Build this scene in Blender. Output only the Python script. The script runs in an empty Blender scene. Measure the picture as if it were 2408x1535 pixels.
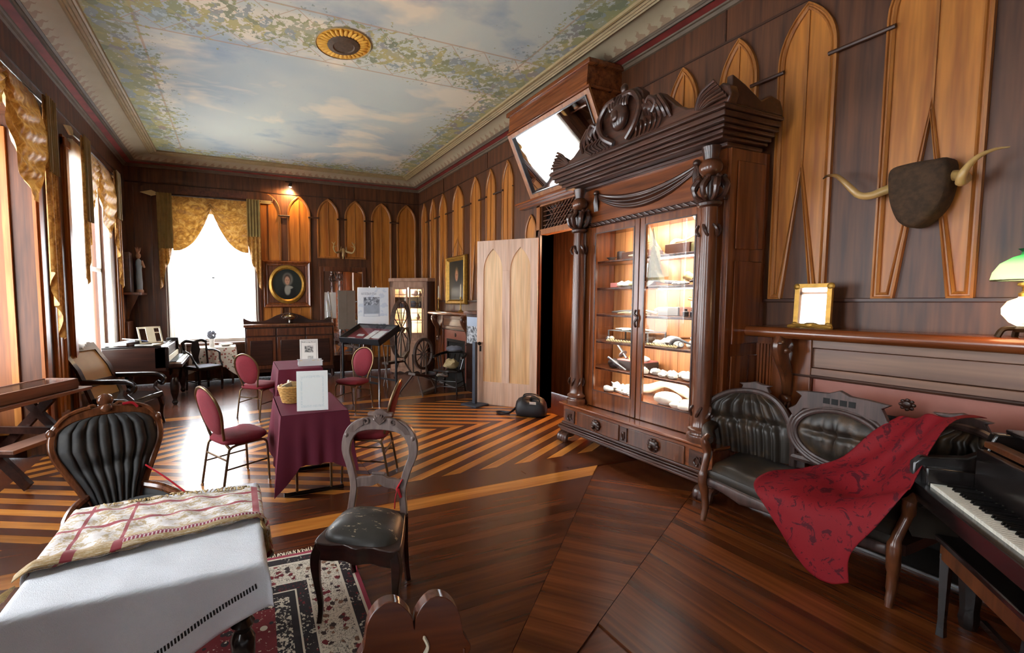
import bpy, bmesh, math, random
from math import sin, cos, pi, radians as rad, sqrt
from mathutils import Vector, Matrix
random.seed(7)
S = bpy.context.scene
cy = S.cycles; cy.use_light_tree = False; cy.max_bounces = 5; cy.diffuse_bounces = 3; cy.glossy_bounces = 4; cy.transmission_bounces = 4; cy.transparent_max_bounces = 10; cy.caustics_reflective = False; cy.caustics_refractive = False; cy.adaptive_threshold = .03
COL = S.collection
# ---------------------------------------------------------------- camera
cd = bpy.data.cameras.new('camera'); cam = bpy.data.objects.new('camera', cd); COL.objects.link(cam); S.camera = cam
CH = 1.68
def _cam():
    yaw, pit, rol = .3851, -.0645, .00425
    f = Vector((sin(yaw)*cos(pit), cos(yaw)*cos(pit), sin(pit)))
    r = Vector((cos(yaw), -sin(yaw), 0)); d = f.cross(r)
    r2 = cos(rol)*r+sin(rol)*d; d2 = -sin(rol)*r+cos(rol)*d
    M = Matrix((r2, -d2, -f)).transposed().to_4x4(); M.translation = Vector((0, 0, CH))
    cam.matrix_world = M
    cd.sensor_fit = 'HORIZONTAL'; cd.sensor_width = 36; cd.lens = 1041/2408*36
    cd.shift_x = (1204-980.3)/2408; cd.shift_y = (774-767.5)/2408
    cd.clip_start = .02; cd.clip_end = 200
_cam()
# ---------------------------------------------------------------- world, daylight, exposure
W = bpy.data.worlds.new('overcast_sky'); S.world = W; W.use_nodes = True
bg = W.node_tree.nodes['Background']; bg.inputs[0].default_value = (.91, .955, 1, 1); bg.inputs[1].default_value = 13.0
def portal(loc, rot, sx, sy):
    l = bpy.data.lights.new('daylight_portal', 'AREA'); l.shape = 'RECTANGLE'; l.size = sx; l.size_y = sy
    l.cycles.is_portal = True
    o = bpy.data.objects.new('daylight_portal', l); o.location = loc; o.rotation_euler = rot; COL.objects.link(o)
WINS_L = [(-1.75, -.85), (1.75, 2.75), (4.15, 6.0), (7.1, 8.8)]     # left-wall window openings (y0,y1)
for a, b in WINS_L: portal((-2.95 if a == 4.15 else -2.4, (a+b)/2, 2.0), (0, -pi/2, 0), 3.4, b-a+.2)
portal((-.46, 10.8, 2.15), (-pi/2, 0, 0), 1.7, 3.2)
vs = S.view_settings; vs.view_transform = 'Standard'; vs.look = 'None'; vs.exposure = .65; vs.gamma = 1; vs.use_curve_mapping = False
# ---------------------------------------------------------------- mesh builder
class MB:
    def __init__(s): s.v = []; s.f = []; s.uv = {}
    def add(s, vs, fs):
        n = len(s.v); s.v += [tuple(p) for p in vs]; s.f += [tuple(i+n for i in f) for f in fs]; return s
    def box(s, x0, x1, y0, y1, z0, z1):
        return s.add([(x, y, z) for z in (z0, z1) for y in (y0, y1) for x in (x0, x1)],
                     [(0, 2, 3, 1), (4, 5, 7, 6), (0, 1, 5, 4), (2, 6, 7, 3), (0, 4, 6, 2), (1, 3, 7, 5)])
    def obox(s, c, size, R=None):
        R = R or Matrix.Identity(3); c = Vector(c); h = Vector(size)*.5
        return s.add([c+R@Vector((x*h.x, y*h.y, z*h.z)) for z in (-1, 1) for y in (-1, 1) for x in (-1, 1)],
                     [(0, 2, 3, 1), (4, 5, 7, 6), (0, 1, 5, 4), (2, 6, 7, 3), (0, 4, 6, 2), (1, 3, 7, 5)])
    def bar(s, a, b, w, h, up=(0, 0, 1)):            # rectangular bar from a to b
        a, b = Vector(a), Vector(b); t = (b-a).normalized(); u = Vector(up); x = t.cross(u)
        if x.length < 1e-4: x = t.cross(Vector((1, 0, 0)))
        x.normalize(); y = x.cross(t); R = Matrix((x, t, y)).transposed()
        return s.obox((a+b)/2, (w, (b-a).length, h), R)
    def tube(s, pts, r, n=8, closed=False, caps=True, flat=1, up=None):
        P = [Vector(p) for p in pts]; m = len(P); rr = r if hasattr(r, '__len__') else [r]*m
        T = [((P[(i+1) % m]-P[i-1]) if closed else (P[min(i+1, m-1)]-P[max(i-1, 0)])).normalized() for i in range(m)]
        u = Vector(up) if up else Vector((0, 0, 1))
        if abs(T[0].dot(u)) > .95 and not up: u = Vector((1, 0, 0))
        vs = []; nrm = (u-T[0]*u.dot(T[0])).normalized()
        for i in range(m):
            if up: nrm = Vector(up)
            nrm = (nrm-T[i]*nrm.dot(T[i])).normalized(); b = T[i].cross(nrm)
            for k in range(n):
                a = 2*pi*k/n; vs.append(P[i]+nrm*(cos(a)*rr[i])+b*(sin(a)*rr[i]*flat))
        fs = []
        for i in range(m if closed else m-1):
            j = (i+1) % m
            for k in range(n): fs.append((i*n+k, i*n+(k+1) % n, j*n+(k+1) % n, j*n+k))
        if caps and not closed: fs += [tuple(range(n-1, -1, -1)), tuple((m-1)*n+k for k in range(n))]
        return s.add(vs, fs)
    def cyl(s, a, b, r, r2=None, n=12): return s.tube([a, b], [r, r if r2 is None else r2], n)
    def lathe(s, prof, c=(0, 0, 0), n=16, R=None, sy=1):
        c = Vector(c); R = R or Matrix.Identity(3); m = len(prof)
        vs = [c+R@Vector((r*cos(2*pi*k/n), sy*r*sin(2*pi*k/n), z)) for r, z in prof for k in range(n)]
        fs = [(i*n+k, i*n+(k+1) % n, (i+1)*n+(k+1) % n, (i+1)*n+k) for i in range(m-1) for k in range(n)]
        if prof[0][0] > 1e-5: fs.append(tuple(range(n-1, -1, -1)))
        if prof[-1][0] > 1e-5: fs.append(tuple((m-1)*n+k for k in range(n)))
        return s.add(vs, fs)
    def sphere(s, c, r, n=12, m=8, R=None):
        r = r if hasattr(r, '__len__') else (r, r, r); R = R or Matrix.Identity(3); c = Vector(c)
        vs = [c+R@Vector((0, 0, -r[2]))]+[c+R@Vector((r[0]*sin(pi*i/m)*cos(2*pi*k/n), r[1]*sin(pi*i/m)*sin(2*pi*k/n), -r[2]*cos(pi*i/m))) for i in range(1, m) for k in range(n)]+[c+R@Vector((0, 0, r[2]))]
        fs = [(0, 1+(k+1) % n, 1+k) for k in range(n)]
        for i in range(m-2): fs += [(1+i*n+k, 1+i*n+(k+1) % n, 1+(i+1)*n+(k+1) % n, 1+(i+1)*n+k) for k in range(n)]
        L = len(vs)-1; o = 1+(m-2)*n; fs += [(o+k, o+(k+1) % n, L) for k in range(n)]
        return s.add(vs, fs)
    def prism(s, poly, d0, d1, plane='xz'):
        f = {'xz': lambda p, d: (p[0], d, p[1]), 'yz': lambda p, d: (d, p[0], p[1]), 'xy': lambda p, d: (p[0], p[1], d)}[plane]
        n = len(poly); A = sum(poly[i-1][0]*poly[i][1]-poly[i][0]*poly[i-1][1] for i in range(n))
        if (A < 0) != (plane == 'xz'): poly = poly[::-1]
        return s.add([f(p, d0) for p in poly]+[f(p, d1) for p in poly],
                     [tuple(range(n-1, -1, -1)), tuple(range(n, 2*n))]+[(i, (i+1) % n, n+(i+1) % n, n+i) for i in range(n)])
    def grid(s, fn, nu, nv, cu=False, uv=None):
        o = len(s.v); mu = nu if cu else nu+1
        s.v += [tuple(fn(i/nu, j/nv)) for j in range(nv+1) for i in range(mu)]
        s.f += [(o+j*mu+i, o+j*mu+(i+1) % mu, o+(j+1)*mu+(i+1) % mu, o+(j+1)*mu+i) for j in range(nv) for i in range(nu)]
        if uv:
            for j in range(nv+1):
                for i in range(mu): s.uv[o+j*mu+i] = uv(i/nu, j/nv)
        return s
    def build(s, name, mat, parent=None, smooth=True, ang=40, bev=0, solid=0, sub=0, label=None):
        me = bpy.data.meshes.new(name); me.from_pydata(s.v, [], s.f); me.validate()
        if s.uv:
            L = me.uv_layers.new(name='UVMap')
            for lp in me.loops: L.data[lp.index].uv = s.uv.get(lp.vertex_index, (0, 0))
        o = bpy.data.objects.new(name, me); COL.objects.link(o)
        if mat: me.materials.append(M[mat] if isinstance(mat, str) else mat)
        if smooth:
            me.polygons.foreach_set('use_smooth', [True]*len(me.polygons)); me.set_sharp_from_angle(angle=rad(ang))
        if parent: o.parent = parent
        if solid: m = o.modifiers.new('s', 'SOLIDIFY'); m.thickness = solid; m.offset = 0
        if sub: m = o.modifiers.new('u', 'SUBSURF'); m.levels = m.render_levels = sub
        if bev: m = o.modifiers.new('b', 'BEVEL'); m.width = bev; m.segments = 2; m.limit_method = 'ANGLE'; m.angle_limit = rad(40)
        if label: o['label'] = label
        return o
def tag(o, label, cat, group=None):
    o['label'] = label; o['category'] = cat
    if group: o['group'] = group
    return o
def struct(o): o['kind'] = 'structure'; return o
def thing(name, label, cat, loc=(0, 0, 0), rz=0, group=None):
    o = bpy.data.objects.new(name, None); COL.objects.link(o); o.empty_display_size = .1
    o.location = loc; o.rotation_euler = (0, 0, rz); return tag(o, label, cat, group)
def place(o, loc, rz=0, rot=None):
    o.location = loc; o.rotation_euler = rot or (0, 0, rz); return o
def dup(root, loc, rz=0, label=None, scale=None):
    kids = {}
    for o in COL.objects:
        if o.parent: kids.setdefault(o.parent, []).append(o)
    def cp(o, par):
        c = o.copy(); COL.objects.link(c); c.parent = par
        for k in kids.get(o, []): cp(k, c)
        return c
    r = cp(root, None); r.location = loc; r.rotation_euler = (0, 0, rz)
    if label: r['label'] = label
    if scale: r.scale = scale
    return r
def rframe(m, w, h, prof, cz=0):                       # mitred rectangular frame in the xz plane: prof (inset, y)
    for k in range(4):
        sg = [(-1, -1), (1, -1), (1, 1), (-1, 1)]; a, b = sg[k], sg[(k+1) % 4]; n = len(prof)-1
        def fn(u, v):
            d, y = prof[int(round(v*n))]; p = [((s[0])*(w-d), y, cz+s[1]*(h-d)) for s in (a, b)]; return tuple(lerp(p[0][i], p[1][i], u) for i in range(3))
        m.grid(fn, 1, n)
    return m
def rotm(rx=0, ry=0, rz=0): return (Matrix.Rotation(rz, 3, 'Z')@Matrix.Rotation(ry, 3, 'Y')@Matrix.Rotation(rx, 3, 'X'))
def lerp(a, b, t): return a+(b-a)*t
def interp(tab, t):                                   # piecewise-linear table lookup
    for (t0, a), (t1, b) in zip(tab, tab[1:]):
        if t <= t1: return lerp(a, b, (t-t0)/(t1-t0) if t1 > t0 else 0)
    return tab[-1][1]
def spline(pts, n=6, closed=False):                   # Catmull-Rom
    P = [Vector(p) for p in pts]; m = len(P); out = []
    for i in range(m if closed else m-1):
        p0 = P[i-1] if (i or closed) else P[0]; p1 = P[i]; p2 = P[(i+1) % m]; p3 = P[(i+2) % m] if (closed or i+2 < m) else P[-1]
        for k in range(n):
            t = k/n; out.append(.5*((2*p1)+(p2-p0)*t+(2*p0-5*p1+4*p2-p3)*t*t+(3*p1-p0-3*p2+p3)*t**3))
    if not closed: out.append(P[-1])
    return out
# ---------------------------------------------------------------- materials
M = {}
def srgb(r, g, b): return tuple(((c/255+.055)/1.055)**2.4 if c > 10 else c/255/12.92 for c in (r, g, b))+(1,)
class NT:
    def __init__(s, name):
        m = bpy.data.materials.new(name); m.use_nodes = True; s.m = m; s.t = m.node_tree; s.N = s.t.nodes; s.b = s.N['Principled BSDF']; M[name] = m
    def n(s, typ, **kw):
        x = s.N.new('ShaderNode'+typ)
        for k, v in kw.items():
            if k.startswith('i_'):
                k2 = k[2:]; x.inputs[int(k2) if k2.isdigit() else k2].default_value = v
            else: setattr(x, k, v)
        return x
    def l(s, a, b): s.t.links.new(a, b)
    def ramp(s, fac, stops, interp='LINEAR'):
        r = s.n('ValToRGB'); r.color_ramp.interpolation = interp; e = r.color_ramp.elements
        while len(e) < len(stops): e.new(.5)
        for x, (p, c) in zip(e, stops): x.position = p; x.color = c
        s.l(fac, r.inputs[0]); return r.outputs[0]
    def mix(s, fac, a, b, typ='MIX'):
        x = s.n('MixRGB', blend_type=typ)
        for k, q in ((0, fac), (1, a), (2, b)):
            if hasattr(q, 'links'): s.l(q, x.inputs[k])
            else: x.inputs[k].default_value = q
        return x.outputs[0]
    def math(s, op, a, b=0.0, c=0.0):
        x = s.n('Math', operation=op)
        for k, q in enumerate((a, b, c)):
            if hasattr(q, 'links'): s.l(q, x.inputs[k])
            else: x.inputs[k].default_value = q
        return x.outputs[0]
    def coords(s, kind='Object', scale=(1, 1, 1), rot=(0, 0, 0), loc=(0, 0, 0)):
        tc = s.n('TexCoord'); mp = s.n('Mapping'); mp.inputs['Scale'].default_value = scale; mp.inputs['Rotation'].default_value = rot; mp.inputs['Location'].default_value = loc
        s.l(tc.outputs[kind], mp.inputs[0]); return mp.outputs[0]
    def noise(s, vec, scale=5, detail=4, rough=.55, out='Fac', dist=0):
        x = s.n('TexNoise', i_Scale=scale, i_Detail=detail, i_Roughness=rough, i_Distortion=dist); s.l(vec, x.inputs['Vector']); return x.outputs[out]
    def bump(s, h, strength=.3, dist=.01):
        x = s.n('Bump', i_Strength=strength, i_Distance=dist); s.l(h, x.inputs['Height']); s.l(x.outputs[0], s.b.inputs['Normal'])
    def fin(s, col=None, rough=None, metal=0, spec=None, coat=0, sheen=0):
        if col is not None:
            if hasattr(col, 'links'): s.l(col, s.b.inputs['Base Color'])
            else: s.b.inputs['Base Color'].default_value = col
        if rough is not None:
            if hasattr(rough, 'links'): s.l(rough, s.b.inputs['Roughness'])
            else: s.b.inputs['Roughness'].default_value = rough
        s.b.inputs['Metallic'].default_value = metal
        if spec is not None: s.b.inputs['Specular IOR Level'].default_value = spec
        if coat: s.b.inputs['Coat Weight'].default_value = coat; s.b.inputs['Coat Roughness'].default_value = .12
        if sheen: s.b.inputs['Sheen Weight'].default_value = sheen
        return s.m
def wood(name, dark, light, axis='Z', scale=1.0, rough=.38, var=.25, coat=0, bump=0, mid=None):
    t = NT(name); sc = [14*scale]*3; sc['XYZ'.index(axis)] = .9*scale
    v = t.coords('Object', sc); oi = t.n('ObjectInfo'); vv = t.n('VectorMath', operation='ADD')
    rs = t.n('VectorMath', operation='SCALE', i_Scale=40.0); cb = t.n('CombineXYZ')
    for k in range(3): t.l(oi.outputs['Random'], cb.inputs[k])
    t.l(cb.outputs[0], rs.inputs[0]); t.l(v, vv.inputs[0]); t.l(rs.outputs[0], vv.inputs[1])
    n1 = t.noise(vv.outputs[0], 1.5, 2, .6); n2 = t.noise(vv.outputs[0], 7, 0, .5)
    c = t.ramp(n1, [(.28, dark), (.5, mid or tuple((a+b)/2 for a, b in zip(dark, light))), (.72, light)])
    c = t.mix(.25, c, t.ramp(n2, [(.35, (.45, .45, .45, 1)), (.65, (1, 1, 1, 1))]), 'MULTIPLY')
    hv = t.n('HueSaturation'); t.l(c, hv.inputs['Color']); t.l(t.math('MULTIPLY_ADD', oi.outputs['Random'], var, 1-var/2), hv.inputs['Value'])
    if bump: t.bump(n2, bump, .004)
    return t.fin(hv.outputs[0], rough, coat=coat)
def plain(name, col, rough=.5, metal=0, var=.1, nscale=8, spec=None, coat=0, bump=0, sheen=0):
    t = NT(name); v = t.coords('Object'); n = t.noise(v, nscale, 2)
    c = t.mix(1, col, t.ramp(n, [(.3, (1-var,)*3+(1,)), (.7, (1+var*.3,)*3+(1,))]), 'MULTIPLY')
    if bump: t.bump(t.noise(v, nscale*6, 3), bump, .003)
    return t.fin(c, rough, metal, spec, coat, sheen)
def emit(name, col, strength):
    t = NT(name); t.b.inputs['Base Color'].default_value = col; t.b.inputs['Emission Color'].default_value = col; t.b.inputs['Emission Strength'].default_value = strength; t.m.cycles.emission_sampling = 'NONE'; return t.m
def glassy(name, tint=(1, 1, 1, 1), refl=.08, rough=.0):
    t = NT(name); tr = t.n('BsdfTransparent'); tr.inputs[0].default_value = tint; g = t.n('BsdfGlossy', i_Roughness=rough)
    f = t.n('LayerWeight', i_Blend=.25); mx = t.n('MixShader'); t.l(t.math('MULTIPLY_ADD', f.outputs['Fresnel'], .25, refl), mx.inputs[0]); t.l(tr.outputs[0], mx.inputs[1]); t.l(g.outputs[0], mx.inputs[2])
    t.l(mx.outputs[0], t.N['Material Output'].inputs[0]); return t.m
wood('wall_wood', srgb(60, 33, 19), srgb(108, 64, 37), 'Z', .8, .46, 0)
wood('frieze_wood', srgb(62, 30, 20), srgb(108, 58, 36), 'Y', .6, .42, .2)
wood('arch_wood', srgb(150, 84, 28), srgb(200, 128, 52), 'Z', .7, .4, .18)
wood('arch_trim', srgb(142, 82, 32), srgb(186, 122, 60), 'Z', 1, .36, .12)
wood('bar_wood', srgb(48, 26, 16), srgb(78, 44, 28), 'Y', 1, .4)
wood('floor_dark', srgb(60, 27, 13), srgb(98, 50, 26), 'X', .55, .25, .4)
wood('floor_light', srgb(160, 96, 38), srgb(204, 134, 60), 'X', .55, .25, .22)
wood('floor_red', srgb(72, 32, 15), srgb(118, 62, 29), 'X', .55, .25, .6)
wood('mahogany', srgb(84, 40, 18), srgb(138, 74, 36), 'Z', .9, .24, .15, coat=.3)
wood('mahogany_h', srgb(84, 40, 18), srgb(142, 76, 38), 'Y', .9, .24, .15, coat=.3)
wood('carved_dark', srgb(44, 24, 17), srgb(84, 50, 36), 'Y', 1.2, .3, .15, coat=.2)
wood('walnut', srgb(64, 33, 19), srgb(116, 66, 39), 'Z', 1, .28, .15, coat=.3)
wood('dark_wood', srgb(34, 20, 16), srgb(64, 38, 30), 'X', 1, .3, .2, coat=.2)
wood('lit_back_wood', srgb(88, 70, 64), srgb(128, 108, 100), 'Z', 1.2, .38, .1)  # chair back wood, greyed to paint in the light it reflects
wood('mantel_wood', srgb(96, 60, 42), srgb(146, 104, 76), 'Y', .5, .34, .1)
wood('case_wood', srgb(140, 84, 46), srgb(206, 142, 88), 'Z', .6, .4, .3)
wood('pine_door', srgb(196, 152, 122), srgb(224, 190, 166), 'Z', .45, .4, .08)
wood('pine_panel', srgb(206, 154, 100), srgb(236, 196, 146), 'Z', .4, .4, .08)
wood('old_pine', srgb(160, 118, 94), srgb(196, 156, 130), 'Z', .7, .45, .1)
wood('settee_wood', srgb(52, 38, 34), srgb(88, 66, 60), 'Z', 1.2, .38, .1)
wood('wheel_wood', srgb(66, 50, 42), srgb(106, 84, 72), 'Z', 1.4, .55, .15)
wood('black_wood', srgb(16, 13, 12), srgb(34, 27, 25), 'X', 1, .22, .1, coat=.3)
wood('bench_wood', srgb(96, 64, 50), srgb(140, 100, 82), 'X', .8, .45, .15)
# ================================================================ the room
RW, FW, LW, BW, ZC, ZW = 4.30, 10.42, -2.0, -2.6, 4.53, 4.42
# ---- floor: boards laid as nested lozenges, with mitred borders
def clip(poly, a, b, c):                               # keep a*x+b*y<=c
    out = []
    for i in range(len(poly)):
        p, q = poly[i-1], poly[i]; dp = a*p[0]+b*p[1]-c; dq = a*q[0]+b*q[1]-c
        if (dp <= 0) != (dq <= 0): t = dp/(dp-dq); out.append((p[0]+(q[0]-p[0])*t, p[1]+(q[1]-p[1])*t))
        if dq <= 0: out.append(q)
    return out
base = struct(MB().box(-3.3, RW+1.6, BW, FW+.4, -.12, -.012).build('floor', 'floor_dark', smooth=False))
def plank(poly, mat, ang=0.0):
    if len(poly) < 3: return
    area = abs(sum(poly[i-1][0]*poly[i][1]-poly[i][0]*poly[i-1][1] for i in range(len(poly))))/2
    if area < .004: return
    c = (sum(p[0] for p in poly)/len(poly), sum(p[1] for p in poly)/len(poly)); ca, sa = cos(-ang), sin(-ang)
    g = [(p[0]-c[0], p[1]-c[1]) for p in poly]; k = 1-.0012/max(.05, sqrt(area))
    g = [((x*ca-y*sa)*k, (x*sa+y*ca)*k) for x, y in g]
    o = MB().prism(g, -.012, random.uniform(-.0004, .0004), 'xy').build('plank', mat, base, smooth=False)
    o.location = (c[0], c[1], 0); o.rotation_euler = (0, 0, ang)
FX0, FX1, FYC = LW, RW, 5.2
SL, ST = .503, .1035                                   # lozenge slope, board step
XC = (FX0+FX1)/2
def lozenge(y0, y1):
    yc = (y0+y1)/2
    for i in range(31):
        for sx in (-1, 1):
            for sy in (-1, 1):
                p = [(XC, yc), (XC+sx*3.3, yc), (XC+sx*3.3, yc+sy*2.2), (XC, yc+sy*2.2)]
                p = clip(p, sx*SL, sy, i*ST+ST+sx*SL*XC+sy*yc); p = clip(p, -sx*SL, -sy, -(i*ST+sx*SL*XC+sy*yc))
                p = clip(p, 0, sy, sy*(y1 if sy > 0 else y0)); p = clip(p, sx, 0, sx*(FX1 if sx > 0 else FX0))
                plank(p, 'floor_light' if i % 2 else 'floor_dark', -sx*sy*math.atan(SL))
lozenge(3.75, 6.65)
def rows(y0, y1, n, mat, x0=FX0, x1=FX1):
    h = (y1-y0)/n
    for i in range(n):
        a = y0+i*h; xs = [x0]+([random.uniform(x0+.8, x1-.8)] if n > 1 else [])+[x1]
        for q, r in zip(xs, xs[1:]): plank([(q, a), (r, a), (r, a+h), (q, a+h)], mat)
rows(3.40, 3.75, 4, 'floor_dark'); rows(6.65, 7.0, 4, 'floor_dark')
plank([(FX0, 3.22), (3.12, 3.22), (3.36, 3.40), (FX0, 3.40)], 'floor_light')
plank([(FX0, 7.0), (FX1, 7.0), (FX1, 7.18), (FX0, 7.18)], 'floor_light')
rows(7.18, 8.3, 9, 'floor_dark')
A0, A1 = (3.36, 3.40), (1.28, 1.78)                    # diagonal band: left edge, right edge
B0, B1 = (3.62, 2.58), (1.70, 1.69)
def side(p, a, b): return (b[1]-a[1], -(b[0]-a[0]), (b[1]-a[1])*a[0]-(b[0]-a[0])*a[1])
la, lb = side(None, A0, A1), side(None, B0, B1)
for i in range(18):                                    # long boards left of the band, running across the room
    y = 3.22-.098*(i+1); p = [(FX0, y), (4.3, y), (4.3, y+.098), (FX0, y+.098)]
    p = clip(p, -la[0], -la[1], -la[2])
    if i % 3 == 1: 
        c = random.uniform(.3, 1.2); plank(clip(p, 1, 0, c), 'floor_dark'); plank(clip(p, -1, 0, -c), 'floor_dark')
    else: plank(p, 'floor_dark')
for i in range(27):                                    # short cross boards inside the band
    d = 2.42+i*.142; p = [(0, 0), (5, 0), (5, 5), (0, 5)]
    p = clip(p, 1, 1, d+.142); p = clip(p, -1, -1, -d); p = clip(p, la[0], la[1], la[2]); p = clip(p, -lb[0], -lb[1], -lb[2]); p = clip(p, 1, 0, 4.3); p = clip(p, 0, 1, 3.75)
    plank(p, 'floor_red', -pi/4)
for i in range(26):                                    # boards right of the band, running up the room
    x = 4.3-.1*(i+1); p = [(x, -.2), (x+.1, -.2), (x+.1, 3.4), (x, 3.4)]
    plank(clip(p, lb[0], lb[1], lb[2]), 'floor_red', pi/2)
# ---- walls
def wallslab(name, boxes, mat='wall_wood'):
    m = MB()
    for b in boxes: m.box(*b)
    return struct(m.build(name, mat, smooth=False))
DY0, DY1, DZ = 4.48, 5.56, 2.68                        # doorway in the right wall
wr = wallslab('wall_right', [(RW, RW+.22, BW, DY0, 0, ZC+.1), (RW, RW+.22, DY1, FW+.3, 0, ZC+.1), (RW, RW+.22, DY0, DY1, 3.12, ZC+.1)])
WX0, WX1, WZ0, WZ1 = -1.28, .37, .80, 3.62
wf = wallslab('wall_far', [(LW-.3, WX0, FW, FW+.3, 0, ZC+.1), (WX1, RW+.3, FW, FW+.3, 0, ZC+.1), (WX0, WX1, FW, FW+.3, 0, WZ0), (WX0, WX1, FW, FW+.3, WZ1, ZC+.1)])
bl = []; ys = [BW]
for a, b in WINS_L:
    bl.append((LW-.3, LW, ys[-1], a, 0, ZC+.1)); ys.append(b)
    bl.append((LW-.3, LW, a, b, 3.62, ZC+.1))
    if a != 4.15: bl.append((LW-.3, LW, a, b, 0, .78))
bl.append((LW-.3, LW, ys[-1], FW+.3, 0, ZC+.1))
wl = wallslab('wall_left', bl)
wood('jamb_wood', srgb(104, 54, 18), srgb(140, 80, 32), 'Z', .7, .5, .1)
# deep bay behind the second window from the corner
bay = wallslab('wall_bay', [(-2.85, LW-.3, 6.0, 6.15, 0, 3.7), (-2.85, LW-.3, 4.0, 4.15, 0, 3.7), (-2.85, LW-.3, 4.15, 6.0, 3.62, 3.7), (-2.85, -2.75, 4.15, 6.0, 0, .7)], 'wall_wood')
MB().box(-2.72, -2.24, 5.985, 5.999, .3, 3.5).build('jamb_panel', 'jamb_wood', bay, smooth=False)
m = MB()
for z in (.28, 3.5): m.box(-2.74, -2.22, 5.97, 5.999, z-.02, z+.02)
for x in (-2.74, -2.22): m.box(x-.03, x+.03, 5.97, 5.999, .28, 3.5)
m.build('jamb_frame', 'arch_trim', bay, smooth=False)
wb = wallslab('wall_back', [(LW-.3, RW+.3, BW-.2, BW, 0, ZC+.1)])
# ---- ceiling with a painted sky
t = NT('ceiling_paint'); P = t.coords('Object'); sx = t.n('SeparateXYZ'); t.l(P, sx.inputs[0]); X_, Y_ = sx.outputs[0], sx.outputs[1]
cl = t.noise(t.coords('Object', (.55, .85, 1)), 1.1, 4, .6, dist=.5)
sky = t.ramp(t.noise(t.coords('Object', (.5, .5, 1)), .8, 3), [(.3, srgb(158, 170, 174)), (.5, srgb(184, 188, 178)), (.7, srgb(194, 198, 184))])
sky = t.mix(t.ramp(cl, [(.52, (0, 0, 0, 1)), (.63, (.9, .9, .9, 1))]), sky, srgb(222, 208, 182))
sky = t.mix(t.ramp(t.noise(t.coords('Object', (.7, 1.1, 1), (0, 0, 0), (7, 3, 0)), 1.4, 5), [(.55, (0, 0, 0, 1)), (.68, (.75, .75, .75, 1))]), sky, srgb(138, 154, 168))
ex = t.math('SUBTRACT', 2.42, t.math('ABSOLUTE', t.math('SUBTRACT', X_, 1.2)))       # distance in from the side borders
ey = t.math('SUBTRACT', 9.8, Y_)
ed = t.math('MINIMUM', ex, ey)
bd = t.math('ABSOLUTE', t.math('SUBTRACT', Y_, 5.05))                                # distance from the cross trellis
wob = t.math('MULTIPLY', t.math('SUBTRACT', t.noise(P, 1.6, 3), .5), .9)
lw = t.n('MapRange', i_1=.05, i_2=.75, i_3=1.0, i_4=0.0); t.l(t.math('ADD', ed, wob), lw.inputs[0])
bw = t.n('MapRange', i_1=.1, i_2=.62, i_3=.82, i_4=0.0); t.l(t.math('ADD', bd, t.math('MULTIPLY', wob, .7)), bw.inputs[0])
den = t.math('MAXIMUM', lw.outputs[0], bw.outputs[0])
vo = t.n('TexVoronoi', i_Scale=9.0, i_Randomness=1.0); t.l(t.mix(.09, P, t.noise(P, 14, 2, out='Color')), vo.inputs['Vector'])
leafn = t.noise(P, 13, 3, .7)
leaf = t.math('GREATER_THAN', t.math('MULTIPLY_ADD', den, .36, leafn), .735)
lc = t.ramp(t.n('SeparateColor').outputs[0] if False else vo.outputs['Color'], [(0, srgb(98, 110, 86)), (.3, srgb(134, 138, 88)), (.55, srgb(168, 156, 88)), (.75, srgb(128, 142, 142)), (1, srgb(142, 112, 88))])
def line(expr, per, w): return t.math('LESS_THAN', t.math('ABSOLUTE', t.math('SUBTRACT', t.math('FRACT', t.math('DIVIDE', expr, per)), .5)), w)
d1 = line(t.math('ADD', X_, Y_), .42, .018); d2 = line(t.math('SUBTRACT', X_, Y_), .42, .018)
tre = t.math('MULTIPLY', t.math('MAXIMUM', d1, d2), t.math('LESS_THAN', bd, .44))
rail = t.math('LESS_THAN', t.math('ABSOLUTE', t.math('SUBTRACT', bd, .44)), .012)
rail2 = t.math('LESS_THAN', t.math('ABSOLUTE', t.math('SUBTRACT', ed, .34)), .013)
sky = t.mix(t.math('MULTIPLY', t.math('MAXIMUM', t.math('MAXIMUM', tre, rail), rail2), .6), sky, srgb(168, 128, 86))
sky = t.mix(t.math('MULTIPLY', leaf, .85), sky, lc)
t.fin(sky, .8)
struct(MB().box(LW-.3, RW+.3, BW-.2, FW+.3, ZC, ZC+.1).build('ceiling', 'ceiling_paint', smooth=False))
# ---- cornice: one moulded ring per colour band
t = NT('cornice_cream'); u = t.n('UVMap'); s2 = t.n('SeparateXYZ'); t.l(u.outputs[0], s2.inputs[0])
cell = t.math('ABSOLUTE', t.math('SUBTRACT', t.math('FRACT', t.math('MULTIPLY', s2.outputs[0], 6.5)), .5))
vv = s2.outputs[1]
mot = t.math('LESS_THAN', t.math('ADD', cell, t.math('MULTIPLY', t.math('SUBTRACT', t.noise(u.outputs[0], 60, 2), .5), .35)), t.math('MULTIPLY_ADD', vv, -1.0, .42))
t.fin(t.mix(t.math('MULTIPLY', mot, .55), t.mix(t.noise(t.coords(), 3, 4), srgb(150, 134, 106), srgb(172, 156, 128)), srgb(122, 82, 58)), .75)
plain('cornice_gold', srgb(150, 128, 88), .6, var=.2); plain('cornice_brown', srgb(98, 80, 62), .65, var=.2); plain('cornice_red', srgb(130, 44, 38), .7, var=.35, nscale=5)
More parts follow.
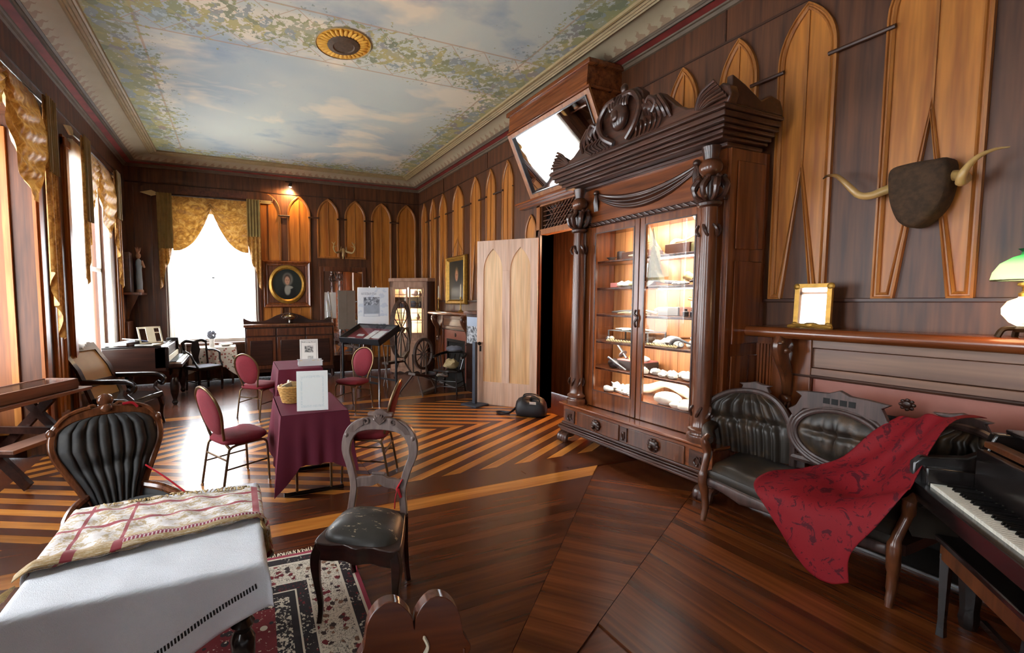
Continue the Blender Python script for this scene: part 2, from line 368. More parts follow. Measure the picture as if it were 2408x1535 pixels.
def ring(name, prof, mat):
    m = MB(); n = len(prof)-1
    cs = [(LW, BW, 1, 1), (RW, BW, -1, 1), (RW, FW, -1, -1), (LW, FW, 1, -1)]
    Ls = [RW-LW, FW-BW, RW-LW, FW-BW]
    for k in range(4):
        a, b = cs[k], cs[(k+1) % 4]
        def fn(u, v):
            i = min(int(round(v*n)), n); d, z = prof[i]
            return lerp(a[0]+a[2]*d, b[0]+b[2]*d, u), lerp(a[1]+a[3]*d, b[1]+b[3]*d, u), z
        m.grid(fn, 1, n, uv=lambda u, v: (u*Ls[k], v))
    return struct(m.build(name, mat, ang=25))
ring('trim_1', [(.0, 4.36), (.025, 4.365), (.035, 4.395), (.055, 4.40), (.06, 4.415)], 'cornice_brown')
ring('trim_2', [(.06, 4.415), (.15, 4.435)], 'cornice_red')
ring('trim_3', [(.15, 4.425), (.175, 4.42), (.185, 4.44), (.205, 4.43), (.225, 4.45), (.235, 4.44)], 'cornice_brown')
ring('trim_4', [(.235, 4.44), (.29, 4.475), (.36, 4.497), (.47, 4.507), (.52, 4.506)], 'cornice_cream')
ring('trim_5', [(.52, 4.506), (.525, 4.485), (.545, 4.48), (.555, 4.497), (.575, 4.487), (.59, 4.505), (.61, 4.495), (.63, 4.515), (.65, 4.5), (.672, 4.505), (.68, 4.531)], 'cornice_gold')
# ---- frieze strip and joints, baseboard
m = MB().box(RW-.014, RW, BW, FW, 4.055, 4.075).box(LW, RW, FW-.014, FW, 4.055, 4.075).box(LW, LW+.014, BW, FW, 4.055, 4.075)
struct(m.build('trim_6', 'bar_wood', smooth=False))
m = MB()
for y in (.4, 2.9, 7.15, 9.0): m.box(RW-.008, RW, y-.008, y+.008, 4.07, 4.37)
m.box(2.62, 2.64, FW-.01, FW, 4.07, 4.37); struct(m.build('trim_7', 'bar_wood', smooth=False))
for nm, b in (('baseboard_right', [(RW-.03, RW, DY1+.12, FW, 0, .24), (RW-.03, RW, BW, DY0-.12, 0, .24)]), ('baseboard_far', [(LW, RW, FW-.03, FW, 0, .24)]), ('baseboard_left', [(LW, LW+.03, BW, 4.15, 0, .24), (LW, LW+.03, 6.0, FW, 0, .24)])): wallslab(nm, b, 'wall_wood')
# ---- pointed-arch panels
SP, AP = 3.62, 4.04
def arch_outline(a, zb, notch=None, n=7, ap=AP, sp=SP):
    r = ap-sp; R = (a*a+r*r)/(2*a); th = math.asin(min(1, r/R)); c = a-R
    right = [(c+R*cos(th*i/n), sp+R*sin(th*i/n)) for i in range(n+1)]
    pts = [(a, zb)]+right+[(-x, z) for x, z in right[-2::-1]]+[(-a, zb)]
    if notch: w, h = notch; pts += [(-a+w, zb), (0, zb+h), (a-w, zb)]
    return pts
def arch(wall, side, c, a, zb, notch=None, bead_to=None, mat='arch_wood'):
    pl = 'yz' if side == 'R' or side == 'L' else 'xz'; sg = {'R': -1, 'F': -1, 'L': 1}[side]; w0 = {'R': RW, 'F': FW, 'L': LW}[side]
    out = [(c+x, z) for x, z in arch_outline(a, zb, notch)]
    p = MB().prism(out, w0+sg*.001, w0+sg*.008, pl).build('arched_panel', mat, wall, smooth=False)
    to3 = (lambda q, d: (w0+sg*d, q[0], q[1])) if pl == 'yz' else (lambda q, d: (q[0], w0+sg*d, q[1]))
    m = MB(); n = len(out); inn = []                   # moulding: mitred sweep inside the outline
    A = sum(out[i-1][0]*out[i][1]-out[i][0]*out[i-1][1] for i in range(n)); s = 1 if A > 0 else -1
    def off(w):
        r = []
        for i in range(n):
            p0, p1, p2 = Vector(out[i-1]), Vector(out[i]), Vector(out[(i+1) % n])
            n1 = Vector((-(p1-p0).y, (p1-p0).x)).normalized()*s; n2 = Vector((-(p2-p1).y, (p2-p1).x)).normalized()*s
            b = (n1+n2); b = b.normalized() if b.length > 1e-6 else n1; r.append(p1+b*(w/max(.35, b.dot(n1))))
        return r
    prof = [(0, .004), (.002, .03), (.014, .034), (.018, .022), (.026, .022), (.032, .03), (.044, .02), (.046, .006)]
    rings = [off(w) for w, d in prof]
    m.grid(lambda u, v: to3(rings[int(round(v*7))][int(round(u*n)) % n], prof[int(round(v*7))][1]), n, 7, cu=True)
    m.build('moulding', 'arch_trim', p, ang=30)
    zt = AP-.07; z0 = (zb+notch[1]+.03 if notch else zb+.045)
    b = MB(); q = [(c-.008, z0), (c+.008, z0), (c+.008, zt), (c-.008, zt)]; b.prism(q, w0+sg*.008, w0+sg*.02, pl); b.build('center_bead', 'arch_trim', p, smooth=False)
RY = [(10.06, .17, .3), (9.54, .17, .3), (9.0, .20, 1.68), (8.28, .245, 1.68), (7.56, .20, 1.68), (7.01, .17, .3), (6.47, .17, .3), (3.30, .17, .3), (2.76, .17, .3), (2.23, .20, 1.68), (1.51, .245, 1.68), (.79, .20, 1.68), (.25, .17, .3), (-.3, .17, .3)]
for y, a, zb in RY:
    arch(wr, 'R', y, a, zb, (.12 if a > .21 else .1, 1.2 if a > .21 else 1.02) if zb > 1 else None)
for p, q in zip(RY, RY[1:]):
    if p[0]-q[0] < 1:
        y0, y1 = q[0]+q[1], p[0]-p[1]
        MB().cyl((RW-.03, y0-.05, 3.56), (RW-.03, y1+.05, 3.56), .017, n=8).build('tie_bar', 'bar_wood', wr)
MB().box(RW-.04, RW-.005, 6.3, 6.31, 3.56, 3.575).build('tie_bar', 'bar_wood', wr)
FXS = [(.70, .255, .3), (1.35, .255, .3), (2.01, .255, 2.67), (2.65, .255, 2.67), (3.30, .255, .3), (3.95, .255, .3)]
for x, a, zb in FXS: arch(wf, 'F', x, a, zb)
for p, q in zip(FXS, FXS[1:]): MB().cyl((p[0]+p[1]-.05, FW-.03, 3.58), (q[0]-q[1]+.05, FW-.03, 3.58), .018, n=8).build('tie_bar', 'bar_wood', wf)
arch(wl, 'L', 6.55, .17, .3); arch(wl, 'L', 3.6, .17, .3); arch(wl, 'L', 9.6, .2, .3, mat='wall_wood')
# dado rails over the two mantels
for y in (8.28, 1.51): MB().box(RW-.025, RW, y-1.0, y+1.0, 1.655, 1.685).build('dado_rail', 'bar_wood', wr, bev=.005)
# ================================================================ windows, curtains, doorway, hood, mantels
plain('white_paint', srgb(226, 222, 212), .5, var=.06); glassy('window_glass', (1, 1, 1, 1), .03)
wood('casing', srgb(66, 34, 22), srgb(112, 66, 42), 'Z', 1, .35, .15)
wood('casing_light', srgb(128, 70, 30), srgb(172, 106, 52), 'Z', 1, .38, .15)
t = NT('sheer'); tr = t.n('BsdfTransparent'); tl = t.n('BsdfTranslucent'); tl.inputs[0].default_value = (.9, .88, .82, 1); df = t.n('BsdfDiffuse'); df.inputs[0].default_value = (.85, .82, .75, 1)
a1 = t.n('MixShader', i_0=.5); t.l(tl.outputs[0], a1.inputs[1]); t.l(df.outputs[0], a1.inputs[2]); a2 = t.n('MixShader')
t.l(t.math('MULTIPLY_ADD', t.noise(t.coords('Object', (1, 1, .05)), 26, 2), .5, .3), a2.inputs[0]); t.l(tr.outputs[0], a2.inputs[1]); t.l(a1.outputs[0], a2.inputs[2]); t.l(a2.outputs[0], t.N['Material Output'].inputs[0])
t = NT('gold_damask'); P = t.coords('Object'); n = t.noise(P, 9, 4, .6, dist=1.6); n2 = t.noise(P, 26, 3)
c = t.ramp(n, [(.35, srgb(128, 84, 28)), (.5, srgb(164, 114, 44)), (.62, srgb(190, 146, 74))]); t.bump(n2, .35, .006); t.fin(c, .5, sheen=.2)
t.b.inputs['Transmission Weight'].default_value = 0
tl = t.n('BsdfTranslucent'); t.l(c, tl.inputs[0]); mx = t.n('MixShader', i_0=.10); t.l(t.b.outputs[0], mx.inputs[1]); t.l(tl.outputs[0], mx.inputs[2]); t.l(mx.outputs[0], t.N['Material Output'].inputs[0])
plain('olive_cloth', srgb(134, 110, 56), .8, var=.2, sheen=.2, bump=.2)
plain('gilt_wood', srgb(196, 170, 116), .42, var=.15)
def win_frame(name, side, a0, a1, z0, z1, w0, out, rail=True):
    """sash window: a0..a1 along the wall, glass at depth w0"""
    n = struct(bpy.data.objects.new(name, None)); COL.objects.link(n)
    def bx(m, u0, u1, d0, d1, q0, q1): return m.box(d0, d1, u0, u1, q0, q1) if side == 'L' else m.box(u0, u1, d0, d1, q0, q1)
    d0, d1 = (w0, w0+.05*out); d0, d1 = min(d0, d1), max(d0, d1)
    m = MB()
    for u0, u1, q0, q1 in ((a0, a0+.06, z0, z1), (a1-.06, a1, z0, z1), (a0, a1, z0, z0+.07), (a0, a1, z1-.07, z1), (a0, a1, (z0+z1)/2-.03, (z0+z1)/2+.03))[:5 if rail else 4]: bx(m, u0, u1, d0, d1, q0, q1)
    m.build('sash_frame', 'white_paint', n, smooth=False)
    for q0, q1 in (((z0+.07, (z0+z1)/2-.03), ((z0+z1)/2+.03, z1-.07)) if rail else ((z0+.07, z1-.07),)):
        bx(MB(), a0+.06, a1-.06, w0+.02*out, w0+.026*out, q0, q1).build('window_pane', 'window_glass', n, smooth=False)
    return n
wf_n = win_frame('window_1', 'F', WX0, WX1, WZ0, WZ1, FW+.2, 1, False)
m = MB().box(-.49, -.43, FW+.17, FW+.19, 2.18, 2.2).box(-.465, -.455, FW+.17, FW+.185, 2.03, 2.2); m.box(-.56, -.36, FW+.17, FW+.185, 2.195, 2.205); m.build('sash_lock', 'dark_wood', wf_n, smooth=False)
k = 2
for a, b in WINS_L[::-1]:
    win_frame('window_%d' % k, 'L', a, b, .72 if a == 4.15 else .78, 3.62, -2.8 if a == 4.15 else (LW-.06 if a > 7 else LW-.22), -1); k += 1
# casings round the openings (part of the walls)
def casing(wall, side, a0, a1, z0, z1, mat='casing'):
    for u0, u1, q0, q1 in ((a0-.16, a0, z0, z1+.02), (a1, a1+.16, z0, z1+.02), (a0-.16, a1+.16, z1, z1+.16)):
        m = MB()
        for e, d in ((0, .03), (.035, .05), (.06, .035)):
            if u1-u0 < .3: bb = (u0+e*.9, u1-e*.9, q0, q1)
            else: bb = (u0, u1, q0+e*.9, q1-e*.9)
            if side == 'L': m.box(LW, LW+d, bb[0], bb[1], bb[2], bb[3])
            elif side == 'F': m.box(bb[0], bb[1], FW-d, FW, bb[2], bb[3])
            else: m.box(RW-d, RW, bb[0], bb[1], bb[2], bb[3])
        m.build('casing', mat, wall, smooth=False)
casing(wf, 'F', WX0, WX1, .3, WZ1)
for a, b in WINS_L: casing(wl, 'L', a, b, .3 if a != 4.15 else 0, 3.62, 'casing_light')
for x in (LW+.12, LW+.42): MB().box(x, x+.03, FW-.02, FW, .3, 4.0).build('batten', 'casing', wf, smooth=False)
MB().box(WX0-.14, WX1+.10, FW-.065, FW, .74, .80).build('window_sill', 'casing', wf, bev=.01)
MB().box(WX0-.1, WX1+.1, FW-.025, FW, .3, .62).build('apron_panel', 'casing', wf, bev=.01)
h = [(-1.72, 3.86), (-1.72, 3.98), (-1.62, 4.04), (-1.45, 4.05), (.52, 4.05), (.7, 4.02), (.8, 3.94), (.8, 3.86)]
MB().prism(h, FW-.05, FW-.001, 'xz').build('window_head', 'wall_wood', wf, smooth=False, bev=.01)
h = [(-1.12, 3.88), (-1.05, 3.96), (-.95, 3.985), (.1, 3.985), (.22, 3.95), (.28, 3.88)]
MB().prism(h, FW-.06, FW-.05, 'xz').build('head_panel', 'frieze_wood', wf, smooth=False)
# ---- curtains: pole with arrow ends, two swags, two tails, sheers
def curtain_set(name, label, W2, loc, rz, sheers=True, tail=(2.9, 1.85)):
    r = thing(name, label, 'curtain', loc, rz, 'gold swag curtains'); H = 3.82
    m = MB().cyl((-W2-.02, 0, H+.02), (W2+.02, 0, H+.02), .018, n=10); m.build('pole', 'dark_wood', r)
    m = MB().prism([(-W2-.02, H-.005), (-W2-.1, H-.03), (-W2-.3, H+.03), (-W2-.1, H+.085), (-W2-.02, H+.055)], -.015, .015, 'xz'); m.build('arrow_head', 'gilt_wood', r, bev=.004)
    m = MB()
    for dz in (0, .035): m.prism([(W2+.0, H-.02+dz), (W2+.22, H-.02+dz), (W2+.27, H-.005+dz), (W2+.22, H+.012+dz), (W2, H+.012+dz)], -.012, .012, 'xz')
    m.build('arrow_feathers', 'gilt_wood', r, bev=.003)
    for s in (-1, 1):                                   # swags
        def sw(u, v):
            x = s*lerp(W2-.25, .0, u); zb = lerp(2.72, 3.6, u**2.4); z = lerp(H, zb, v)
            y = .10*sin(pi*min(1, v*1.1))*(1-u*.6)+.030*sin((v*7-u*u*3.2)*2*pi*.8)*(1-.5*u)*min(1, v*3)*min(1, u*6)+.005*sin(u*34+v*25)
            return x, -y-.01, z
        m = MB().grid(sw, 26, 44); m.build('swag', 'gold_damask', r, ang=180)
        def ta(u, v):
            xo = s*lerp(W2-.26, W2, u); zb = lerp(*tail, u)+.06*sin(u*14); z = lerp(H+.02, zb, v)
            fl = .03+.05*v
            return xo-s*(1-u)*.02*v, -.06-.032*sin(u*3.5*2*pi)*(.6+.4*v)-.02, z
        m = MB().grid(ta, 30, 24); m.build('tail', 'gold_damask', r, ang=180)
        m = MB().grid(lambda u, v: (s*lerp(W2-.27, W2, u), -.115-.012*sin(u*9*pi), lerp(H+.03, 3.06 if s > 0 else 2.75, v)), 24, 4); m.build('valance', 'olive_cloth', r, ang=180)
        def sh(u, v):
            x0, x1 = s*(W2-.05), s*(W2-.42)
            k = max(0, v-.72)/.28
            if s > 0 and rz == 0: x0 += .32*k*k; x1 += .38*k*k
            return lerp(x0, x1, u), .05+.028*sin(u*7*2*pi), lerp(3.8, .45, v)
        if sheers: m = MB().grid(sh, 56, 20); m.build('sheer', 'sheer', r, ang=180)
    return r
curtain_set('window_curtain', 'gold swag curtain with arrow pole on the far window behind the white sheers', .97, (-.455, FW-.1, 0), 0)
curtain_set('window_curtain', 'gold swag curtain on the left window nearest the corner, above the old piano', .97, (LW+.1, 8.05, 0), pi/2)
curtain_set('window_curtain', 'gold swag curtain at the left picture edge, above the plank table', .97, (LW+.1, 5.15, 0), pi/2, False, (2.0, 1.2))
# ---- doorway: hall behind, jamb, transom grille, hood with slanting mirror
t = NT('hall_red'); t.fin(t.mix(t.noise(t.coords(), 3), srgb(168, 48, 18), srgb(196, 70, 26)), .6)
HX = 5.9
hall = wallslab('wall_hall', [(HX-.6, HX-.5, 3.6, 5.86, 0, 3.2)], 'hall_red')
wallslab('wall_hall_back', [(HX-.6, HX-.5, 5.86, 7.6, 0, 3.2), (RW+.22, HX-.5, 3.5, 3.6, 0, 3.2), (RW+.22, HX-.5, 7.6, 7.7, 0, 3.2), (RW+.22, HX-.5, 3.5, 7.7, 3.2, 3.3)])
l = bpy.data.lights.new('hall_lamp_light', 'POINT'); l.energy = 70; l.color = (1, .6, .28); l.shadow_soft_size = .06; lo = bpy.data.objects.new('hall_lamp_light', l); lo.location = (HX-.75, 5.55, 1.78); COL.objects.link(lo)
l = bpy.data.lights.new('hall_fill_light', 'POINT'); l.energy = 45; l.color = (1, .72, .45); l.shadow_soft_size = .1; lo = bpy.data.objects.new('hall_fill_light', l); lo.location = (4.95, 4.5, 2.7); COL.objects.link(lo)  # unseen fill light, added to brighten the dark door jamb
emit('bulb_warm', (1, .72, .38, 1), 14)
r = thing('wall_sconce', 'glowing wall sconce on the red hall wall seen through the doorway', 'lamp', (HX-.6, 5.55, 1.62))
MB().lathe([(.0, 0), (.03, 0), (.012, .03), (.012, .1)], (-.07, 0, 0), 10).cyl((0, 0, .02), (-.07, 0, .02), .008).build('bracket', 'carved_dark', r)
MB().sphere((-.07, 0, .15), (.035, .035, .055)).build('bulb', 'bulb_warm', r)
m = MB().box(RW-.035, RW+.22, DY1, DY1+.05, 0, 2.72).box(RW-.035, RW+.22, DY0-.05, DY0, 0, 2.72); m.build('door_jamb', 'casing', wr, smooth=False)
m = MB().box(RW-.03, RW+.1, DY0-.1, DY1+.1, 2.66, 2.74).box(RW-.03, RW+.1, DY0-.1, DY1+.1, 3.08, 3.14).box(RW-.03, RW+.1, DY1+.02, DY1+.1, 2.66, 3.1).box(RW-.03, RW+.1, DY0-.1, DY0, 2.66, 3.1); m.build('transom_frame', 'casing_light', wr, smooth=False)
m = MB()
for i in range(-8, 26):
    for sg in (-1, 1):
        y0 = DY0+i*.07; pts = [(y0, 2.74), (y0+sg*.34, 3.08)]
        (a, za), (b, zb) = pts
        if min(a, b) > DY0-.02 and max(a, b) < DY1+.03: m.bar((RW+.03+.012*sg, a, za), (RW+.03+.012*sg, b, zb), .012, .018, (1, 0, 0))
for z in (2.80, 2.87, 2.94, 3.01): m.box(RW+.02, RW+.04, DY0, DY1+.02, z-.006, z+.006)
m.build('transom_lattice', 'casing', wr, smooth=False)
MB().box(RW+.08, RW+.1, DY0, DY1+.02, 2.74, 3.08).build('transom_back', 'black_wood', wr, smooth=False)
# small arched panel beside the door head
MB().prism([(5.81+x, z) for x, z in arch_outline(.11, .3, ap=2.97, sp=2.72)], RW-.012, RW-.001, 'yz').build('arched_panel', 'arch_wood', wr, smooth=False)
o_ = arch_outline(.125, .3, ap=3.0, sp=2.72); m = MB(); m.tube([(RW-.02, 5.81+x, z) for x, z in o_], .016, 6); m.build('moulding', 'arch_trim', wr)
r = thing('mirror_hood', 'dark wooden hood over the doorway holding a big slanting mirror', 'hood', (0, 0, 0))
HY0, HY1 = 4.08, 5.71
prof = [(RW-.001, 3.19), (4.24, 3.19), (3.80, 4.10), (3.77, 4.12), (3.79, 4.42), (RW-.001, 4.42)]
m = MB().prism(prof, HY0+.03, HY1-.03, 'xz'); m.build('hood_body', 'mahogany_h', r, smooth=False)
sl = Vector((3.80-4.24, 0, 4.10-3.19)).normalized(); nn = Vector((-sl.z, 0, sl.x))
def on(u, y, d): p = Vector((4.24, y, 3.19))+sl*u+nn*d; return p
L_ = (Vector((3.80, 0, 4.10))-Vector((4.24, 0, 3.19))).length
def slab(m, u0, u1, y0, y1, d0, d1):
    vs = [on(u, y, d) for d in (d0, d1) for y in (y0, y1) for u in (u0, u1)]
    return m.add(vs, [(0, 2, 3, 1), (4, 5, 7, 6), (0, 1, 5, 4), (2, 6, 7, 3), (0, 4, 6, 2), (1, 3, 7, 5)])
m = MB()
for a in ((0, .10, HY0, HY1), (L_-.05, L_, HY0, HY1), (.10, L_-.05, HY0, HY0+.06), (.10, L_-.05, HY1-.09, HY1)): slab(m, *a, 0, .03)
m.build('mirror_frame', 'casing_light', r, smooth=False)
m = MB()
for a in ((.10, .115, HY0+.06, HY1-.09), (L_-.065, L_-.05, HY0+.06, HY1-.09), (.10, L_-.05, HY0+.06, HY0+.075), (.10, L_-.05, HY1-.105, HY1-.09)): slab(m, *a, 0, .045)
m.build('frame_bead', 'dark_wood', r, smooth=False)
t = NT('mirror_glass'); t.fin((.9, .92, .93, 1), .02, 1)
slab(MB(), .11, L_-.06, HY0+.07, HY1-.10, .002, .012).build('mirror', 'mirror_glass', r, smooth=False)
m = MB().box(3.755, RW, HY0-.02, HY1+.02, 4.36, 4.42).box(3.765, RW, HY0-.01, HY1+.01, 4.10, 4.135); m.build('hood_moulding', 'mahogany_h', r, bev=.01)
m = MB()
for z, d in ((3.10, .10), (3.13, .15), (3.155, .19)): m.box(RW-d, RW-.001, 4.40, 6.0, z, z+.035)
m.build('shelf_moulding', 'mahogany_h', r, bev=.006)
# ---- the open door leaf
dl = bpy.data.objects.new('door_1', None); COL.objects.link(dl); struct(dl); place(dl, (4.25, 5.57, 0), math.atan2(.69, -.64))
DW, DH = .955, 2.62                                    # local x along leaf from hinge, y thickness
MB().box(.02, DW-.02, -.006, .006, .03, DH-.03).build('door_core', 'pine_panel', dl, smooth=False)
yf = .026
def dpart(name, polys, mat='pine_door'):
    m = MB()
    for p in polys: m.prism(p, -yf, yf, 'xz')
    return m.build(name, mat, dl, smooth=False, bev=.003)
R_ = lambda a, b, c, d: [(a, c), (b, c), (b, d), (a, d)]
px0, px1, px2, px3 = DW*.115, DW*.445, DW*.57, DW*.89
dpart('door_stile', [R_(0, px0, .0, DH)]); dpart('door_stile', [R_(px3, DW, 0, DH)]); dpart('door_stile', [R_(px1, px2, .37, 2.14)])
dpart('door_rail', [R_(px0, px3, .0, .37)])
top = [(px0, DH), (px0, 2.14)]
for a, b in ((px0, px1), (px2, px3)):
    o_ = [(x, z) for x, z in arch_outline((b-a)/2, 2.14, ap=2.49, sp=2.14) if z >= 2.139]; o_ = sorted(set(o_)); c_ = (a+b)/2
    top += [(c_+x, z) for x, z in o_]
top += [(px3, 2.14), (px3, DH)]
tt = []
for p in top:
    if not tt or (abs(p[0]-tt[-1][0])+abs(p[1]-tt[-1][1])) > 1e-5: tt.append(p)
dpart('door_rail', [tt])
plain('dark_metal', srgb(44, 36, 30), .4, .7)
Rk = rotm(pi/2); m = MB().lathe([(.0, .0), (.012, 0), (.012, .03), (.028, .045), (.03, .06), (.018, .072), (0, .074)], (DW-.06, .022, .99), 12, rotm(-pi/2)); m.lathe([(0, 0), (.012, 0), (.012, .03), (.028, .045), (.03, .06), (.018, .072), (0, .074)], (DW-.06, -.022, .99), 12, Rk); m.build('door_knob', 'dark_metal', dl)
MB().box(DW-.075, DW-.045, -yf-.004, yf+.004, .86, .95).build('key_plate', 'dark_metal', dl, smooth=False)
# ---- mantelpieces
t = NT('hearth_tile'); t.fin(t.mix(t.noise(t.coords(), 4, 5), srgb(132, 70, 54), srgb(168, 100, 82)), .4)
plain('soot_gap_black', srgb(16, 15, 15), .8); plain('iron', srgb(40, 38, 38), .5, .5); plain('hearth_trim', srgb(150, 150, 150), .3, .6)
def mantel(label, yc):
    r = thing('fireplace_mantel', label, 'mantel', (RW, yc, 0), 0, 'fireplace mantels')           # local x negative = into the room
    H = .94
    def shelf(u, v):
        a = pi*v; return -.25-.045*sin(a) if 0 < v < 1 else -.25, lerp(-H, H, u), 1.41+.045*cos(a)
    m = MB().box(-.25, 0, -H, H, 1.365, 1.455); m.tube([(-.25, -H, 1.41), (-.25, H, 1.41)], .045, 14); m.tube([(-.25, -H, 1.41), (0, -H, 1.41)], .045, 12); m.tube([(-.25, H, 1.41), (0, H, 1.41)], .045, 12)
    m.build('shelf', 'mahogany_h', r, bev=.0)
    for z0, z1, d, mt in ((1.295, 1.365, .10, 'mantel_wood'), (1.14, 1.295, .085, 'mantel_wood'), (1.07, 1.14, .10, 'mantel_wood')):
        MB().box(-d, 0, -.66, .66, z0, z1-.003).build('board', mt, r, bev=.004)
    MB().tube([(-.10, -.66, 1.068), (-.10, .66, 1.068)], .014, 8).build('bead', 'bar_wood', r)
    for s in (-1, 1):
        MB().box(-.11, 0, s*.68-.14, s*.68+.14, 0, 1.365).build('pilaster', 'mahogany', r, bev=.006)
        m = MB()
        for i in range(4): m.box(-.125, -.11, s*(.84+.025*i)-.008, s*(.84+.025*i)+.008, .1, 1.3)
        m.box(-.11, 0, s*.88-.06, s*.88+.06, 0, 1.365); m.build('reeding', 'mahogany', r, smooth=False)
        # carved bracket: scroll, fruit, paw
        pts = spline([(-.13, 0, .90), (-.14, 0, 1.0), (-.17, 0, 1.1), (-.23, 0, 1.2), (-.26, 0, 1.3), (-.22, 0, 1.365)], 5)
        m = MB().tube([(x, s*.68, z) for x, y, z in pts], [lerp(.03, .055, i/(len(pts)-1)) for i in range(len(pts))], 10, flat=1.3, up=(0, 1, 0)); m.sphere((-.16, s*.68, .87), (.03, .045, .035)); c = m.build('bracket', 'walnut', r)
        m = MB()
        for j in range(3): m.sphere((-.25+.01*j, s*.68-.04+.04*j, 1.27-.02*(j % 2)), .03, 10, 6)
        for j in range(9): m.sphere((-.235+.01*(j//3), s*.68-.025+.025*(j % 3), 1.2-.03*(j//3)), .016, 8, 5)
        m.tube([(-.3+.02*cos(q*.5), s*.68-.03+.02*sin(q*.5), 1.33) for q in range(13)], .008, 6); m.build('carved_fruit', 'walnut', c)
        m = MB()
        for j in range(4): m.sphere((-.165, s*.68-.036+.024*j, .82), (.02, .013, .03), 8, 6)
        m.build('carved_paw', 'walnut', c)
    m = MB().box(-.07, 0, -.54, .54, .86, 1.055).box(-.07, 0, -.54, -.42, 0, .86).box(-.07, 0, .42, .54, 0, .86); m.build('tile_surround', 'hearth_tile', r, bev=.004)
    m = MB(); m.lathe([(0, 0), (.03, 0), (.022, .012), (0, .016)], (-.07, 0, .955), 8, rotm(0, -pi/2)); 
    for k in range(8): m.sphere((-.072, .032*cos(k*pi/4), .955+.032*sin(k*pi/4)), (.008, .012, .012), 8, 5)
    m.build('rosette', 'carved_dark', r)
    m = MB().box(-.075, -.03, -.42, .42, .80, .86).box(-.075, -.03, -.42, -.38, 0, .8).box(-.075, -.03, .38, .42, 0, .8); m.build('iron_frame', 'iron', r, bev=.004)
    MB().box(-.04, -.002, -.38, .38, 0, .8).build('firebox', 'soot_gap_black', r, smooth=False)
    MB().box(-.46, -.03, -.75, .75, .001, .012).build('hearth', 'soot_gap_black', r, bev=.003)
    m = MB().box(-.475, -.46, -.765, .765, .001, .016); m.build('hearth_edge', 'hearth_trim', r, smooth=False)
    return r
mantel('wide wooden fireplace mantel with carved fruit brackets behind the tufted settee', 1.51)
mantel('smaller-looking far fireplace mantel beside the corner china cabinet', 8.28)
# ---- the mirror panel and its frame on the far wall, ceiling medallion, spot lamp
r = thing('wall_mirror', 'tall mirror in a dark frame on the far wall under the small antlers', 'mirror', (2.345, FW, 0))
m = MB().box(-.55, -.46, -.05, 0, .25, 2.48).box(.46, .55, -.05, 0, .25, 2.48).box(-.46, .46, -.05, 0, 2.37, 2.48).box(-.46, .46, -.05, 0, .25, .4); m.build('frame', 'casing', r, bev=.01)
MB().box(-.46, .46, -.02, -.008, .4, 2.37).build('glass', 'mirror_glass', r, smooth=False)
t = NT('petal_yellow'); t.fin(t.mix(t.noise(t.coords(), 18, 3), srgb(196, 138, 30), srgb(226, 176, 66)), .7)
plain('bronze_grille', srgb(86, 66, 46), .6, .3, var=.3, nscale=30)
r = thing('ceiling_medallion', 'round sunflower medallion painted yellow with a brown grille on the ceiling', 'medallion', (1.18, 5.04, ZC))
m = MB()
for k in range(30):
    a = 2*pi*k/30; R0 = .29 if k % 2 else .265
    m.sphere((cos(a)*.218, sin(a)*.218, -.012), (.075 if k % 2 else .06, .024, .012), 8, 6, rotm(0, 0, a))
m.build('petals', 'petal_yellow', r)
MB().lathe([(0, -.002), (.295, -.002), (.297, -.006), (0, -.006)], n=40).build('petal_disc', 'petal_yellow', r)
MB().lathe([(.30, -.003), (.305, -.014), (.315, -.003)], n=40).build('rim', 'cornice_gold', r)
MB().lathe([(.19, -.002), (.175, -.03), (.12, -.04), (.11, -.03), (0, -.034)], n=32).build('grille', 'bronze_grille', r)
r = thing('spot_lamp', 'small lit spotlight high on the far wall beside the curtain pole', 'lamp', (1.17, FW-.14, 4.25))
MB().cyl((0, .14, .08), (0, 0, .03), .008).cyl((-.1, .14, .09), (.05, .14, .09), .012).build('arm', 'dark_metal', r)
MB().lathe([(.0, .05), (.03, .045), (.045, -.04), (.042, -.04), (.028, .03)], (0, 0, 0), 14, rotm(.5, 0, .4)).build('shade', 'dark_metal', r)
emit('bulb_hot', (1, .85, .6, 1), 60); MB().sphere((0, .012, -.03), .032).build('bulb', 'bulb_hot', r)
l = bpy.data.lights.new('spot_lamp_light', 'SPOT'); l.energy = 70; l.color = (1, .62, .25); l.spot_size = 2.4; l.spot_blend = .7; l.shadow_soft_size = .03
lo = bpy.data.objects.new('spot_lamp_light', l); lo.location = (1.2, FW-.2, 4.19); lo.rotation_euler = (.35, .35, 0); COL.objects.link(lo)
